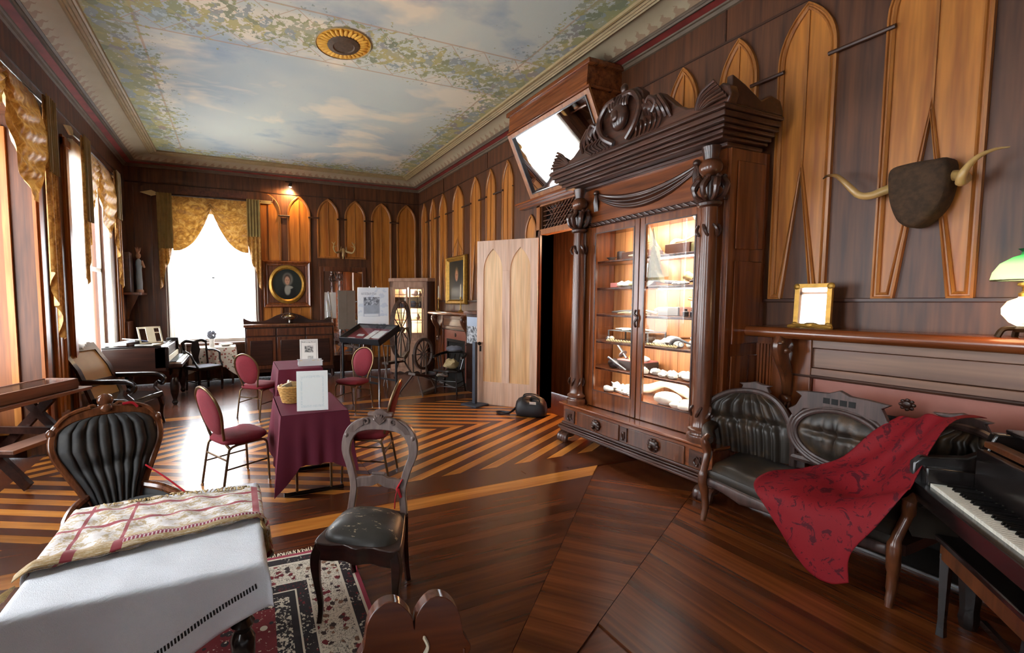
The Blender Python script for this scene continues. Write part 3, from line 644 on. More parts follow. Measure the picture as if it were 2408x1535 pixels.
# ================================================================ the great display cabinet (local -x faces the room)
YC = 3.30
glassy('case_glass', (.97, .97, .97, 1), .004)
r = thing('display_cabinet', 'huge carved mahogany display cabinet with glass doors and ball-topped columns', 'cabinet', (RW-.03, YC, 0)); CAB = r
def steps(m, y, prof):                                # stacked stepped mouldings (front x, half y, z0, z1)
    for x, hy, z0, z1 in prof: m.box(x, -.13, -hy, hy, z0, z1)
    return m
steps(MB(), 0, [(-.70, .93, .125, .155), (-.715, .945, .155, .185), (-.70, .93, .185, .205), (-.685, .915, .205, .235)]).build('base_moulding', 'carved_dark', r, bev=.008)
b = MB().box(-.67, -.13, -.90, .90, .12, .43).build('base', 'mahogany_h', r, bev=.005)
steps(MB(), 0, [(-.685, .915, .425, .44), (-.71, .94, .44, .465)]).build('base_ledge', 'mahogany_h', r, bev=.008)
for y0, y1 in ((-.66, -.06), (.06, .66)):
    d = MB().box(-.685, -.66, y0, y1, .235, .40).build('drawer', 'walnut', r, bev=.006)
    m = MB().sphere((-.70, (y0+y1)/2, .318), (.028, .05, .055), 12, 8)
    for k in range(10): a = k*pi/5; m.sphere((-.70, (y0+y1)/2+.045*cos(a), .318+.048*sin(a)), (.015, .018, .018), 8, 5)
    m.sphere((-.735, (y0+y1)/2, .305), (.018, .018, .022), 8, 6); m.build('lion_head_pull', 'carved_dark', d)
for y, w in ((-.78, .075), (.78, .075), (0, .04)):
    m = MB().box(-.683, -.66, y-w, y+w, .245, .39)
    m.tube(spline([(-.686, y-w*.5, .28), (-.69, y, .34), (-.686, y+w*.4, .30), (-.69, y, .265), (-.686, y-w*.4, .35)], 5), .008, 6); m.build('carved_tablet', 'carved_dark', r)
for y in (-.86, .86):
    m = MB().sphere((-.62, y, .09), (.075, .07, .05), 12, 8)
    for k in range(4): m.tube(spline([(-.63, y-.05+.033*k, .11), (-.70, y-.054+.036*k, .085), (-.72, y-.057+.038*k, .03), (-.715, y-.057+.038*k, .004)], 3), [.024, .024, .026, .026, .027, .027, .026, .024, .022, .012], 8)
    m.build('paw_foot', 'carved_dark', r)
    MB().box(-.12, -.02, y-.05, y+.05, 0, .13).build('rear_foot', 'carved_dark', r, bev=.01)
# carcass
for s in (-1, 1):
    sd = MB().box(-.50, 0, s*.82-.025, s*.82+.025, .465, 2.92).build('side', 'mahogany', r, bev=.004)
    for z0, z1 in ((.58, 1.2), (1.3, 2.0), (2.1, 2.82)): MB().box(-.42, -.07, s*.852-.006, s*.852+.006, z0, z1).build('side_panel', 'mahogany', sd, bev=.012)
for i in range(11): y = -.79+i*.1436; MB().box(-.03, -.008, y, y+.141, .6, 2.5).build('back_board', 'case_wood', r, smooth=False)
MB().box(-.49, -.0, -.8, .8, .465, .64).build('floor_box', 'mahogany_h', r, smooth=False)
MB().box(-.49, 0, -.8, .8, 2.47, 2.92).build('top_box', 'mahogany_h', r, smooth=False)
SH = [2.12, 1.82, 1.52, 1.215, .91]
for z in SH:
    sh = MB().box(-.43, -.03, -.795, .795, z-.028, z-.002).build('shelf', 'walnut', r, bev=.006)
# doors
for s in (-1, 1):
    y0, y1 = sorted((s*.005, s*.79)); d = bpy.data.objects.new('door', None); COL.objects.link(d); d.parent = r
    gi, go = s*.07 , s*.60
    m = MB().box(-.53, -.49, *sorted((s*.004, s*.062)), .47, 2.49).box(-.53, -.49, *sorted((s*.588, s*.655)), .47, 2.49).box(-.53, -.49, *sorted((s*.062, s*.588)), .47, .655).box(-.53, -.49, *sorted((s*.062, s*.588)), 2.42, 2.49)
    m.build('door_frame', 'mahogany', d, bev=.004)
    MB().box(-.512, -.508, *sorted((s*.06, s*.59)), .65, 2.425).build('pane', 'case_glass', d, smooth=False)
    m = MB()
    for q in (.066, .584): m.box(-.535, -.528, *sorted((s*(q-.006), s*(q+.006))), .655, 2.42)
    for z in (.658, 2.417): m.box(-.535, -.528, *sorted((s*.066, s*.584)), z-.006, z+.006)
    m.build('glazing_bead', 'carved_dark', d, smooth=False)
MB().box(-.53, -.45, -.82, -.655, .465, 2.5).build('stile', 'mahogany', r, bev=.004); MB().box(-.53, -.45, .655, .82, .465, 2.5).build('stile', 'mahogany', r, bev=.004)
m = MB().tube(spline([(-.55, 0, 1.58), (-.56, .015, 1.54), (-.55, -.012, 1.5), (-.56, .01, 1.45), (-.55, 0, 1.40)], 4), [.004]+[.012]*15+[.004], 8); m.build('carved_knob', 'carved_dark', r)
# frieze with carved swag
MB().box(-.54, 0, -.83, .83, 2.5, 2.545).build('frieze_band', 'carved_dark', r, bev=.008)
m = MB()
for i in range(24): y = -.8+i*.0685; m.tube([(-.545, y, 2.505), (-.553, y+.03, 2.523), (-.545, y+.06, 2.54)], .006, 5)
m.build('band_carving', 'carved_dark', r)
MB().box(-.52, 0, -.82, .82, 2.545, 2.92).build('frieze', 'mahogany_h', r, smooth=False)
def sag(u, v):
    y = lerp(-.58, .58, u); w = (1-(2*u-1)**2); zt = 2.86-.10*w; zb = 2.80-.20*w
    return -.53-.035*w*sin(pi*v)-.012*sin(v*5*pi)*w, y, lerp(zt, zb, v)
m = MB().grid(sag, 30, 20); m.build('carved_swag', 'carved_dark', r, ang=60)
for y in (-.58, .58):
    m = MB(); m.sphere((-.545, y, 2.86), .03, 10, 6)
    for k in range(4): m.tube([(-.545, y, 2.85), (-.55, y-.02+.013*k, 2.76), (-.54, y-.025+.016*k, 2.66)], [.012, .014, .004], 6)
    m.build('carved_tassel', 'carved_dark', r)
# columns
for s in (-1, 1):
    y = s*.755; x = -.615
    c = MB().lathe([(.105, .465), (.105, .49), (.11, .505), (.105, .525), (.085, .53), (.082, .545), (.098, .555), (.098, .575), (.08, .585), (.072, .6), (.068, .66), (.07, 1.2), (.062, 2.2), (.06, 2.46)], (x, y, 0), 24).build('column', 'walnut', r)
    for zz, zs in ((.68, 1), (2.30, -1)):
        m = MB()
        for k in range(6):
            a = k*pi/3; m.tube(spline([(x+.07*cos(a), y+.07*sin(a), zz), (x+.085*cos(a+.3), y+.085*sin(a+.3), zz+.05*zs), (x+.07*cos(a+.6), y+.07*sin(a+.6), zz+.10*zs)], 4), [.006]+[.012]*7+[.004], 6)
        m.build('leaf_carving', 'carved_dark', c)
    m = MB().lathe([(.06, 2.44), (.085, 2.455), (.09, 2.475), (.07, 2.49), (.05, 2.5), (.045, 2.56), (.06, 2.62), (.075, 2.68), (.03, 2.7)], (x, y, 0), 20)
    for k in range(8):
        a = k*pi/4+.2
        m.tube(spline([(x+.05*cos(a), y+.05*sin(a), 2.50), (x+.10*cos(a), y+.10*sin(a), 2.53), (x+.12*cos(a), y+.12*sin(a), 2.60), (x+.09*cos(a+.2), y+.09*sin(a+.2), 2.66), (x+.11*cos(a+.3), y+.11*sin(a+.3), 2.69)], 4), [.02]*8+[.028]*5+[.02]*3+[.008], 7)
    m.build('capital', 'carved_dark', c)
    MB().sphere((x, y, 2.765), (.085, .085, .08), 20, 12).build('ball', 'walnut', c)
    MB().cyl((x, y, 2.83), (x, y, 2.93), .05, .07).build('neck', 'carved_dark', c)
# cornice
steps(MB(), 0, [(-.58, .86, 2.915, 2.95), (-.70, .90, 2.95, 2.975), (-.735, .925, 2.975, 3.01), (-.76, .95, 3.01, 3.04), (-.80, .975, 3.04, 3.075), (-.82, .99, 3.075, 3.12), (-.85, 1.01, 3.12, 3.15), (-.84, 1.0, 3.15, 3.165)]).build('cornice', 'carved_dark', r, bev=.008)
# carved crest
half = [(1.0, 0), (1.02, .06), (1.0, .13), (.95, .17), (.90, .14), (.85, .08), (.76, .06), (.66, .09), (.56, .16), (.47, .26), (.40, .33), (.33, .335), (.27, .30), (.24, .33), (.22, .42), (.16, .48), (.06, .50)]
crest = half+[(-y, z) for y, z in half[::-1]]
MB().prism([(y, 3.16+z) for y, z in crest], -.80, -.70, 'yz').build('crest', 'carved_dark', r, bev=.012)
for s in (-1, 1):
    m = MB()
    for k in range(6):                                  # fluted shell ends
        m.tube(spline([(-.80, s*(.80-.012*k), 3.19+.002*k), (-.83, s*(.90-.02*k), 3.20+.02*k), (-.82, s*(1.0-.02*k), 3.21+.03*k)], 4), [.012]*8+[.016], 6)
    m.build('shell_end', 'carved_dark', r); m = MB()
    for k in range(6):
        q = k/5                                          # sweeping gadroons on the shoulders
        m.tube(spline([(-.80, s*(.52-.05*k), 3.24+.02*k), (-.84, s*(.50-.045*k), 3.33+.015*k), (-.83, s*(.42-.04*k), 3.45+.005*k)], 4), [.018]*9, 6)
        m.tube(spline([(-.80, s*(.16+.045*k), 3.19), (-.835, s*(.20+.05*k), 3.25), (-.81, s*(.17+.05*k), 3.31)], 4), [.012]*9, 6)
    m.build('crest_carving', 'carved_dark', r); m = MB()
    m.tube(spline([(-.82, s*.08, 3.2), (-.85, s*.2, 3.3), (-.85, s*.24, 3.45), (-.84, s*.16, 3.58), (-.84, s*.05, 3.6)], 5), .028, 8)
    m.tube(spline([(-.82, s*.28, 3.40), (-.85, s*.34, 3.46), (-.84, s*.40, 3.40), (-.83, s*.36, 3.33)], 5), .022, 8)
    m.build('crest_carving', 'carved_dark', r)
m = MB()
m.sphere((-.84, 0, 3.42), (.06, .10, .13), 14, 10); m.sphere((-.89, 0, 3.42), (.03, .04, .06), 12, 8)
MB().sphere((-.78, 0, 3.69), (.035, .035, .05), 10, 8).build('crest_finial', 'carved_dark', r)
m.build('cartouche', 'carved_dark', r); m = MB()
for k in range(7): m.tube(spline([(-.82, -.12+.04*k, 3.62), (-.86, -.105+.035*k, 3.55), (-.85, -.09+.03*k, 3.5)], 3), .016, 6)
m.build('crest_carving', 'carved_dark', r)
m = MB()
for s in (-1, 1): MB().prism([(-.12, 3.16), (-.75, 3.16), (-.75, 3.38), (-.6, 3.33), (-.4, 3.24), (-.28, 3.30), (-.16, 3.28), (-.12, 3.2)], s*.97-.025, s*.97+.025, 'xz').build('side_crest', 'carved_dark', r, bev=.01)
# interior strip lights above the right-hand bays (they light the shelves in the photograph)
emit('strip_glow', (1, .98, .94, 1), 7)
for z in (2.465, SH[0]-.03, SH[1]-.03):
    m = MB().box(-.40, -.37, -.70, -.12, z-.012, z-.002); m.build('strip_light', 'strip_glow', r, smooth=False)
    l = bpy.data.lights.new('case_light', 'AREA'); l.shape = 'RECTANGLE'; l.size = .04; l.size_y = 1.1; l.energy = 14 if z > 2.2 else 10; l.color = (1, .95, .87)
    lo = bpy.data.objects.new('case_light', l); lo.location = (RW-.03-.385, YC-.08, z-.02); lo.rotation_euler = (0, rad(-38), 0); COL.objects.link(lo)
l = bpy.data.lights.new('case_light', 'AREA'); l.shape = 'RECTANGLE'; l.size = .04; l.size_y = 1.2; l.energy = 8; l.color = (1, .95, .87)
for z in (SH[2], SH[3], SH[4]):
    lo = bpy.data.objects.new('case_light', l); lo.location = (RW-.03-.40, YC, z-.035); lo.rotation_euler = (0, rad(-38), 0); COL.objects.link(lo)
# ---------------------------------------------------------------- contents of the cabinet
plain('stone_grey', srgb(178, 174, 166), .8, var=.25, nscale=18, bump=.3); plain('stone_pale', srgb(206, 200, 186), .8, var=.2, nscale=14, bump=.3); plain('bone', srgb(206, 190, 156), .6, var=.25, nscale=10)
plain('steel', srgb(150, 150, 152), .32, .8, var=.2); plain('brass', srgb(176, 140, 70), .35, .8); plain('leather_dk', srgb(52, 40, 36), .5); plain('cream_paper', srgb(226, 216, 190), .7, var=.08); plain('white_card', srgb(238, 238, 234), .6, var=.03)
plain('brown_box', srgb(96, 56, 36), .45, var=.2); plain('olive_box', srgb(132, 122, 72), .5); plain('velvet_pink', srgb(196, 120, 112), .8); plain('pewter', srgb(132, 130, 126), .35, .6); plain('straw', srgb(184, 148, 96), .75, var=.3, nscale=40, bump=.4); plain('rope', srgb(196, 172, 124), .8, var=.3, nscale=60); plain('hide', srgb(186, 170, 130), .8, var=.2); plain('navy_white', srgb(120, 128, 160), .5, var=.6, nscale=60)
def it(name, label, mat, m, y, z, x=-.24, cat=None, group=None, rz=0, **kw):
    if cat == 'stone' and not group: group = 'stones in the display cabinet'
    o = m.build(name, mat, **kw); place(o, (RW-.03+x, YC+y, z), rz); tag(o, label, cat or name.split('_')[-1], group); return o
def rock(sx, sy, sz, seed, n=10, m=7, rough=.22):
    rn = random.Random(seed); q = MB(); q.sphere((0, 0, sz*.8), (sx, sy, sz), n, m)
    q.v = [(x*(1+rn.uniform(-rough, rough)), y*(1+rn.uniform(-rough, rough)), max(.0, z*(1+rn.uniform(-rough, rough)*.7))) for x, y, z in q.v]; return q
TOP, S2, S3, S4, S5, BOT = 2.12, 1.82, 1.52, 1.215, .91, .64
bk = thing('woven_basket', 'little tan wicker basket with a hoop handle on the top cabinet shelf', 'basket', (RW-.25, YC+.22, TOP+.075))
m = MB()
for i in range(7):
    R0 = .045+.018*i/6; m.tube([(R0*cos(a), R0*sin(a), .012+i*.016) for a in [k*pi/8 for k in range(16)]], .010, 6, closed=True)
m.lathe([(0, 0), (.048, 0), (.05, .01), (0, .01)], n=14); m.build('body', 'straw', bk)
MB().tube([(0, -.06*cos(a), .115+.10*sin(a)) for a in [k*pi/10 for k in range(11)]], .005, 6).build('handle', 'straw', bk)
it('wooden_box', 'brown wooden box under the little wicker basket', 'brown_box', MB().box(-.12, .12, -.16, .16, 0, .075), .22, TOP, cat='box', bev=.004)
it('powder_horn', 'pale powder horn lying before the brown box on the top shelf', 'bone', MB().tube([(0, -.11, .03), (0, .0, .022), (0, .11, .028)], [.022, .018, .006], 8), .15, TOP, -.39, 'horn')
it('tin_canister', 'dark round tin at the left end of the top cabinet shelf', 'leather_dk', MB().lathe([(.04, 0), (.045, .01), (.042, .1), (.03, .105), (0, .105)], n=14), .50, TOP, -.24, 'tin')
it('pewter_dish', 'small pewter dish at the left end of the top cabinet shelf', 'pewter', MB().lathe([(.02, 0), (.05, .025), (.055, .03), (.046, .026), (.0, .008)], n=14), .5, TOP, -.38, 'dish')
ch = it('bead_chain', 'silver chain hanging in front of the left door shelves', 'steel', MB(), .075, S2, -.445, 'chain') if False else None
m = MB()
for i in range(22): m.sphere((.004*(i % 2), .01*sin(i*.4), -i*.022), (.010, .012, .014), 6, 5)
m.tube([(0, 0, .012), (.04, 0, .014), (.06, 0, .006)], .006, 6)
it('bead_chain', 'grey bead chain hanging down from the top shelf near the door middle', 'steel', m, .10, TOP, -.437, 'chain')
it('pistol_case', 'dark wooden pistol case standing open on the top shelf', 'brown_box', MB().box(-.1, .1, -.13, .13, 0, .1), -.26, TOP, cat='box', bev=.004)
m = MB().tube(spline([(0, .12, .0), (0, .07, .035), (0, -.02, .03), (0, -.16, .085)], 4), [.022, .03, .03, .028, .025, .02, .016, .012, .011, .01, .009, .008, .007], 8, flat=.6)
it('flintlock_gun', 'old horn-handled gun resting on the dark pistol case', 'hide', m, -.26, TOP+.10, -.26, 'gun')
it('metal_cashbox', 'olive metal box with a dark lid edge on the top shelf', 'olive_box', MB().box(-.08, .08, -.085, .085, 0, .09), -.46, TOP, cat='box', bev=.004)
it('arched_plaque', 'cream arched plaque standing behind the olive box', 'cream_paper', MB().prism([(-.08, 0), (.08, 0), (.08, .14), (.05, .19), (0, .21), (-.05, .19), (-.08, .14)], -.008, .008, 'yz'), -.46, TOP, -.08, 'plaque')
m = MB()
for i in range(12): m.sphere((0, -.012*i, .34-.018*i-.0012*i*i), (.022, .028, .016), 8, 5, rotm(.6))
it('rattle_rope', 'braided tan plait hanging at the right end of the top shelf', 'straw', m, -.43, TOP+.02, -.36, 'plait')
it('small_clock', 'small dark round dial in the top right corner of the cabinet', 'steel', MB().lathe([(0, -.01), (.035, -.01), (.04, 0), (.035, .012), (0, .014)], (0, 0, 0), 16, rotm(0, -pi/2)), -.53, TOP+.30, -.40, 'dial')
# pale hanging garment/hide with strings
m = MB().grid(lambda u, v: (-.03*sin(pi*u)+.012*sin(v*9+u*20), lerp(-.10, .10, u)*(.35+.75*v), -.34*v+.03*sin(pi*u)), 14, 16); m.tube([(0, .0, .02), (0, .02, .12), (0, .03, .2)], [.02, .016, .004], 6)
it('hide_pouch', 'pale fringed hide pouch hanging behind the right cabinet door', 'hide', m, -.12, TOP+.06, -.455, 'pouch')
m = MB()
for i in range(14): m.tube([(0, -.02-.015*i, S2+.2-TOP), (.01, -.02-.016*i, -.05-.2), (.0, -.02-.017*i+.01*(i % 3), -.52-.03*(i % 4))], .003, 4)
# second shelf
it('copper_basin', 'big round dented metal basin leaning on the second cabinet shelf', 'pewter', MB().lathe([(0, -.04), (.09, -.035), (.135, .0), (.14, .006), (.13, .004), (.085, -.028), (0, -.032)], (0, 0, .13), 24, rotm(0, -1.25)), .24, S2, -.13, 'basin')
it('small_box', 'small reddish box at the left end of the second shelf', 'velvet_pink', MB().box(-.04, .04, -.05, .05, 0, .05), .50, S2, -.3, 'box', bev=.003)
for k, (y, lab) in enumerate(((.37, 'yellowed folded papers left of the metal basin'), (.28, 'crumpled cream cloth scrap in front of the metal basin'), (.2, 'tan folded wrapper lying before the metal basin'))):
    it('folded_paper', lab, 'cream_paper' if k != 2 else 'rope', rock(.06, .055, .032, 40+k, 7, 5, .35), y, S2, -.36, 'paper', ang=20)
it('long_knife', 'long pale bone-handled knife lying along the second shelf', 'steel', MB().tube([(0, .18, .06), (0, 0, .03), (0, -.2, .012)], [.006, .016, .018], 8, flat=.4), -.18, S2, -.36, 'knife')
it('leather_cup', 'tan leather cup tipped over on the second shelf', 'straw', MB().lathe([(.0, 0), (.035, 0), (.045, .09), (.041, .09), (.03, .008), (0, .008)], (0, 0, .05), 14, rotm(-1.1)), -.42, S2, -.3, 'cup')
it('bone_pipe', 'white knobbed bone pipe behind the leather cup', 'bone', MB().tube([(0, .05, .02), (0, -.03, .09), (0, -.05, .12)], [.008, .01, .02], 8), -.46, S2, -.2, 'pipe')
it('dark_pistol', 'small dark pistol at the right end of the second shelf', 'leather_dk', MB().tube([(0, .1, .03), (0, 0, .05), (0, -.06, .02)], [.012, .016, .02], 8), -.50, S2, -.33, 'pistol')
for k in range(4): it('arrow_head', ('first', 'second', 'third', 'fourth')[k]+' chipped grey arrow stone from the door middle, second shelf', 'stone_grey', rock(.03, .022, .014, 60+k, 7, 5), -.28-.045*k, S2, -.38-.01*(k % 2), 'stone', 'arrow stones on the second shelf', ang=20)
# third shelf
m = MB().tube(spline([(0, .3, .02), (0, .15, .03), (0, .02, .045)], 4), [.01, .014, .014, .016, .016, .014, .012, .01, .008], 8); m.tube([(0, -.03+.06*cos(a), .1+.04*sin(a)) for a in [k*pi/8 for k in range(16)]], .006, 6, closed=True)
it('iron_shears', 'old iron shears with a ring handle on the third shelf', 'pewter', m, .27, S3, -.28, 'shears')
for k in range(5):
    it('horn_spoon', ('pale horn spoon under the shears tip', 'pale horn spoon left of the ring handle', 'crossed pale horn spoon under the ring handle', 'pale horn spoon nearest the door middle', 'last pale horn spoon behind the door middle')[k]+', third shelf', 'hide', MB().tube([(0, .12, .012+.004*k), (0, 0, .02+.006*k), (0, -.12, .015)], [.004, .012, .02], 7, flat=.5), .32-.07*k, S3, -.36+.03*(k % 2), 'utensil', 'horn utensils on the third shelf', rz=.25*(k % 3)-.2)
it('long_tin_case', 'long pale tin chest on the third shelf behind the hanging strings', 'pewter', MB().box(-.06, .06, -.11, .11, 0, .085), -.12, S3, -.2, 'chest', bev=.004)
it('brown_chest', 'reddish brown chest at the right of the third shelf', 'brown_box', MB().box(-.07, .07, -.17, .17, 0, .085), -.41, S3, -.18, 'chest', bev=.004)
it('wood_rod', 'orange wooden rolling rod lying slanted on the brown chest', 'case_wood', MB().cyl((0, .14, .10), (0, -.14, .03), .016), -.44, S3+.07, -.2, 'rod')
for k, y in enumerate((-.42, -.49)): it('ink_bottle', ('dark little bottle left of its twin', 'dark little bottle nearest the right column')[k]+' on the third shelf', 'leather_dk', MB().lathe([(.024, 0), (.026, .045), (.012, .055), (.012, .07), (.018, .072), (0, .074)], n=12), y, S3, -.40, 'bottle', 'dark bottles on the third shelf')
it('candle_stub', 'thin bright candle standing on the brown chest', 'cream_paper', MB().tube([(0, 0, 0), (0, 0, .05), (0, 0, .08)], [.008, .012, .002], 8), -.32, S3+.085, -.18, 'candle')
it('pewter_pot', 'squat grey pot left of the third shelf strings', 'pewter', MB().lathe([(.03, 0), (.045, .03), (.04, .06), (.02, .075), (0, .085)], n=14), .02, S3, -.22, 'pot')
# fourth shelf
g = thing('glass_case', 'shallow glass case with a speckled white lid on the fourth shelf', 'glass case', (RW-.27, YC+.27, S4))
MB().box(-.13, .13, -.26, .26, .0, .012).build('base', 'pewter', g, smooth=False)
m = MB()
for x in (-.128, .128):
    for y in (-.258, .258): m.box(x-.006, x+.006, y-.006, y+.006, .012, .12)
m.box(-.134, .134, -.264, .264, .118, .126); m.build('frame', 'pewter', g, smooth=False)
m = MB().box(-.13, -.126, -.25, .25, .014, .118).box(-.12, .12, -.26, -.256, .014, .118); m.build('side_pane', 'case_glass', g, smooth=False)
it('flat_stones', 'white chipped stones laid out on the glass case lid', 'stone_pale', rock(.08, .2, .018, 5, 16, 6, .3), .27, S4+.127, -.27, 'stones', ang=20)
def braid(y0, y1, x, lab):
    m = MB(); n = 40
    for ph in (0, pi): m.tube([(x+.0+.008*cos(i*.9+ph), lerp(y0, y1, i/n), .012+.008*sin(i*.9+ph)) for i in range(n+1)], .009, 6)
    it('rope_length', lab, 'rope', m, 0, S4, 0, 'rope')
braid(.52, .10, -.40, 'twisted tan rope along the front of the fourth shelf, left door')
braid(.0, -.34, -.40, 'twisted tan rope along the front of the fourth shelf, right door')
for k, (y, s, mt, lab) in enumerate(((.52, .028, 'steel', 'shiny round metal ball at the left end of the fourth shelf'), (.47, .03, 'bone', 'yellowish glazed ball beside the shiny ball'), (.12, .045, 'navy_white', 'blue and white china ball on the fourth shelf near the door middle'))):
    it('round_ball', lab, mt, MB().sphere((0, 0, s), s, 14, 10), y, S4, -.38, 'ball')
rocks = [(-.08, .05, 'big pale rounded stone just right of the door middle, fourth shelf', .055), (-.17, .03, 'tall grey pointed stone on the fourth shelf', .075), (-.245, .0, 'second grey pointed stone on the fourth shelf', .06), (-.10, -.06, 'flat grey stone at the shelf front, fourth shelf', .04), (-.155, -.07, 'white bowl-shaped stone at the front of the fourth shelf', .035), (-.30, -.02, 'small white lump beside the old pistol', .032), (-.36, .04, 'round grey stone behind the old pistol', .045), (-.42, .05, 'second round grey stone behind the old pistol', .045)]
for k, (y, x, lab, s) in enumerate(rocks): it('stone_tool', lab, ('stone_pale', 'stone_grey')[k % 3 == 1], rock(s, s*1.05, s*.8, 80+k), y, S4, -.28+x*1.4, 'stone', ang=25)
m = MB().tube(spline([(0, .14, .01), (0, .12, .06), (0, .06, .085), (0, -.04, .06), (0, -.2, .02)], 4), [.014, .016, .018, .02, .02, .02, .018, .018, .016, .014, .013, .012, .011, .011, .01, .01, .01], 8); m.tube([(0, .03+.028*cos(a), .04+.024*sin(a)) for a in [k*pi/6 for k in range(12)]], .004, 5, closed=True)
it('old_pistol', 'old steel flintlock pistol propped at the right front of the fourth shelf', 'steel', m, -.40, S4, -.385, 'pistol')
it('lidded_tray', 'white-lidded grey tray at the back right of the fourth shelf', 'white_card', MB().box(-.05, .05, -.13, .13, .08, .095).box(-.045, .045, -.125, .125, 0, .08), -.42, S4, -.1, 'tray', bev=.003)
it('long_stick', 'thin orange wooden stick lying behind the stones', 'case_wood', MB().cyl((0, .25, .07), (0, -.25, .11), .007), -.25, S4, -.06, 'stick')
# fifth shelf
it('leather_pouch', 'black leather pouch leaning in the left corner of the fifth shelf', 'leather_dk', rock(.07, .10, .06, 11, 12, 8, .12), .48, S5, -.3, 'pouch', ang=60)
it('pistol_chest', 'dark leather chest lined in pink on the fifth shelf', 'leather_dk', MB().box(-.12, .12, -.17, .17, 0, .10), .26, S5, -.22, 'chest', bev=.004)
it('pink_lining', 'pink velvet pad on the dark leather chest', 'velvet_pink', MB().box(-.115, .115, -.165, .165, 0, .012), .26, S5+.10, -.22, 'pad', bev=.003)
it('navy_sword_grip', 'grey sword hilt standing tilted on the pink velvet pad', 'pewter', MB().cyl((0, .10, .19), (0, -.05, .02), .014).lathe([(0, -.004), (.05, 0), (.048, .008), (0, .004)], (0, .0, .06), 14, rotm(-.9)), .42, S5+.10, -.26, 'sword hilt')
it('steel_pistol', 'slim steel pistol leaning against the dark leather chest', 'steel', MB().tube([(0, .13, .12), (0, .0, .06), (0, -.12, .008)], [.014, .012, .009], 8), .38, S5, -.385, 'pistol')
it('brass_bracelet', 'small brass ring on the pink velvet pad', 'brass', MB().tube([(.02*sin(a)*.4, .035*cos(a), .03+.03*sin(a)) for a in [k*pi/8 for k in range(16)]], .006, 6, closed=True), .28, S5+.112, -.28, 'ring')
it('white_shell', 'bright white shell on the right of the pink velvet pad', 'white_card', rock(.05, .075, .035, 14, 10, 6, .15), .14, S5+.112, -.28, 'shell', ang=40)
lab5 = ['pale egg-shaped stone just left of the door middle', 'grey round stone at the door middle', 'dark round stone behind its grey neighbour', 'small cream ball stone', 'large rough white stone', 'rough white stone right of the large one', 'jagged white flint at the shelf front', 'wide cream stone near the right end', 'tall cream stone next to the right column', 'cream stone half hidden by the right column']
for k, (y, s) in enumerate(((.06, .05), (-.05, .05), (-.09, .04), (-.16, .034), (-.23, .055), (-.33, .055), (-.28, .04), (-.42, .06), (-.49, .055), (-.56, .045))):
    it('stone_tool', lab5[k]+', fifth shelf', ('stone_pale', 'stone_grey')[k in (1, 2)], rock(s, s*1.15, s*.75, 100+k), y, S5, -.36+.05*(k % 3), 'stone', ang=30)
# bottom
m = MB(); pts = spline([(0, .42, .05), (0, .25, .07), (-.0, .12, .09), (0, -.06, .17), (0, -.22, .16), (0, -.4, .09), (0, -.6, .05)], 5)
m.tube(pts, [interp([(0, .035), (.3, .05), (.5, .035), (.7, .06), (1, .03)], i/(len(pts)-1)) for i in range(len(pts))], 10, flat=.6)
it('jaw_bone', 'huge long animal jaw bone lying on the cabinet bottom', 'bone', m, 0, BOT, -.2, 'bone')
labb = ['white crystal cluster in the left corner of the cabinet bottom', 'pale crystal lump left of the jaw bone end', 'grey crystal lump below the jaw bone', 'small grey lump near the door middle, cabinet bottom', 'broad white boulder before the jaw bone', 'cream long bone piece at the right of the cabinet bottom', 'smooth white pebble at the front right, cabinet bottom', 'second smooth white pebble at the front right', 'third smooth pebble in the right corner, cabinet bottom', 'flat grey stone at the left front, cabinet bottom']
for k, (y, x, s, rg) in enumerate(((.46, -.28, .07, .5), (.36, -.3, .06, .5), (.28, -.34, .045, .4), (.2, -.36, .035, .3), (-.21, -.33, .10, .08), (-.42, -.3, .07, .1), (-.36, -.40, .05, .08), (-.45, -.41, .05, .08), (-.53, -.39, .05, .08), (.50, -.38, .05, .2))):
    it('mineral_stone', labb[k], ('stone_pale', 'stone_grey')[k in (2, 3, 9)], rock(s, s*1.4, s*.7, 130+k, 11, 8, rg), y, BOT, x, 'stone', ang=20 if rg > .2 else 60)
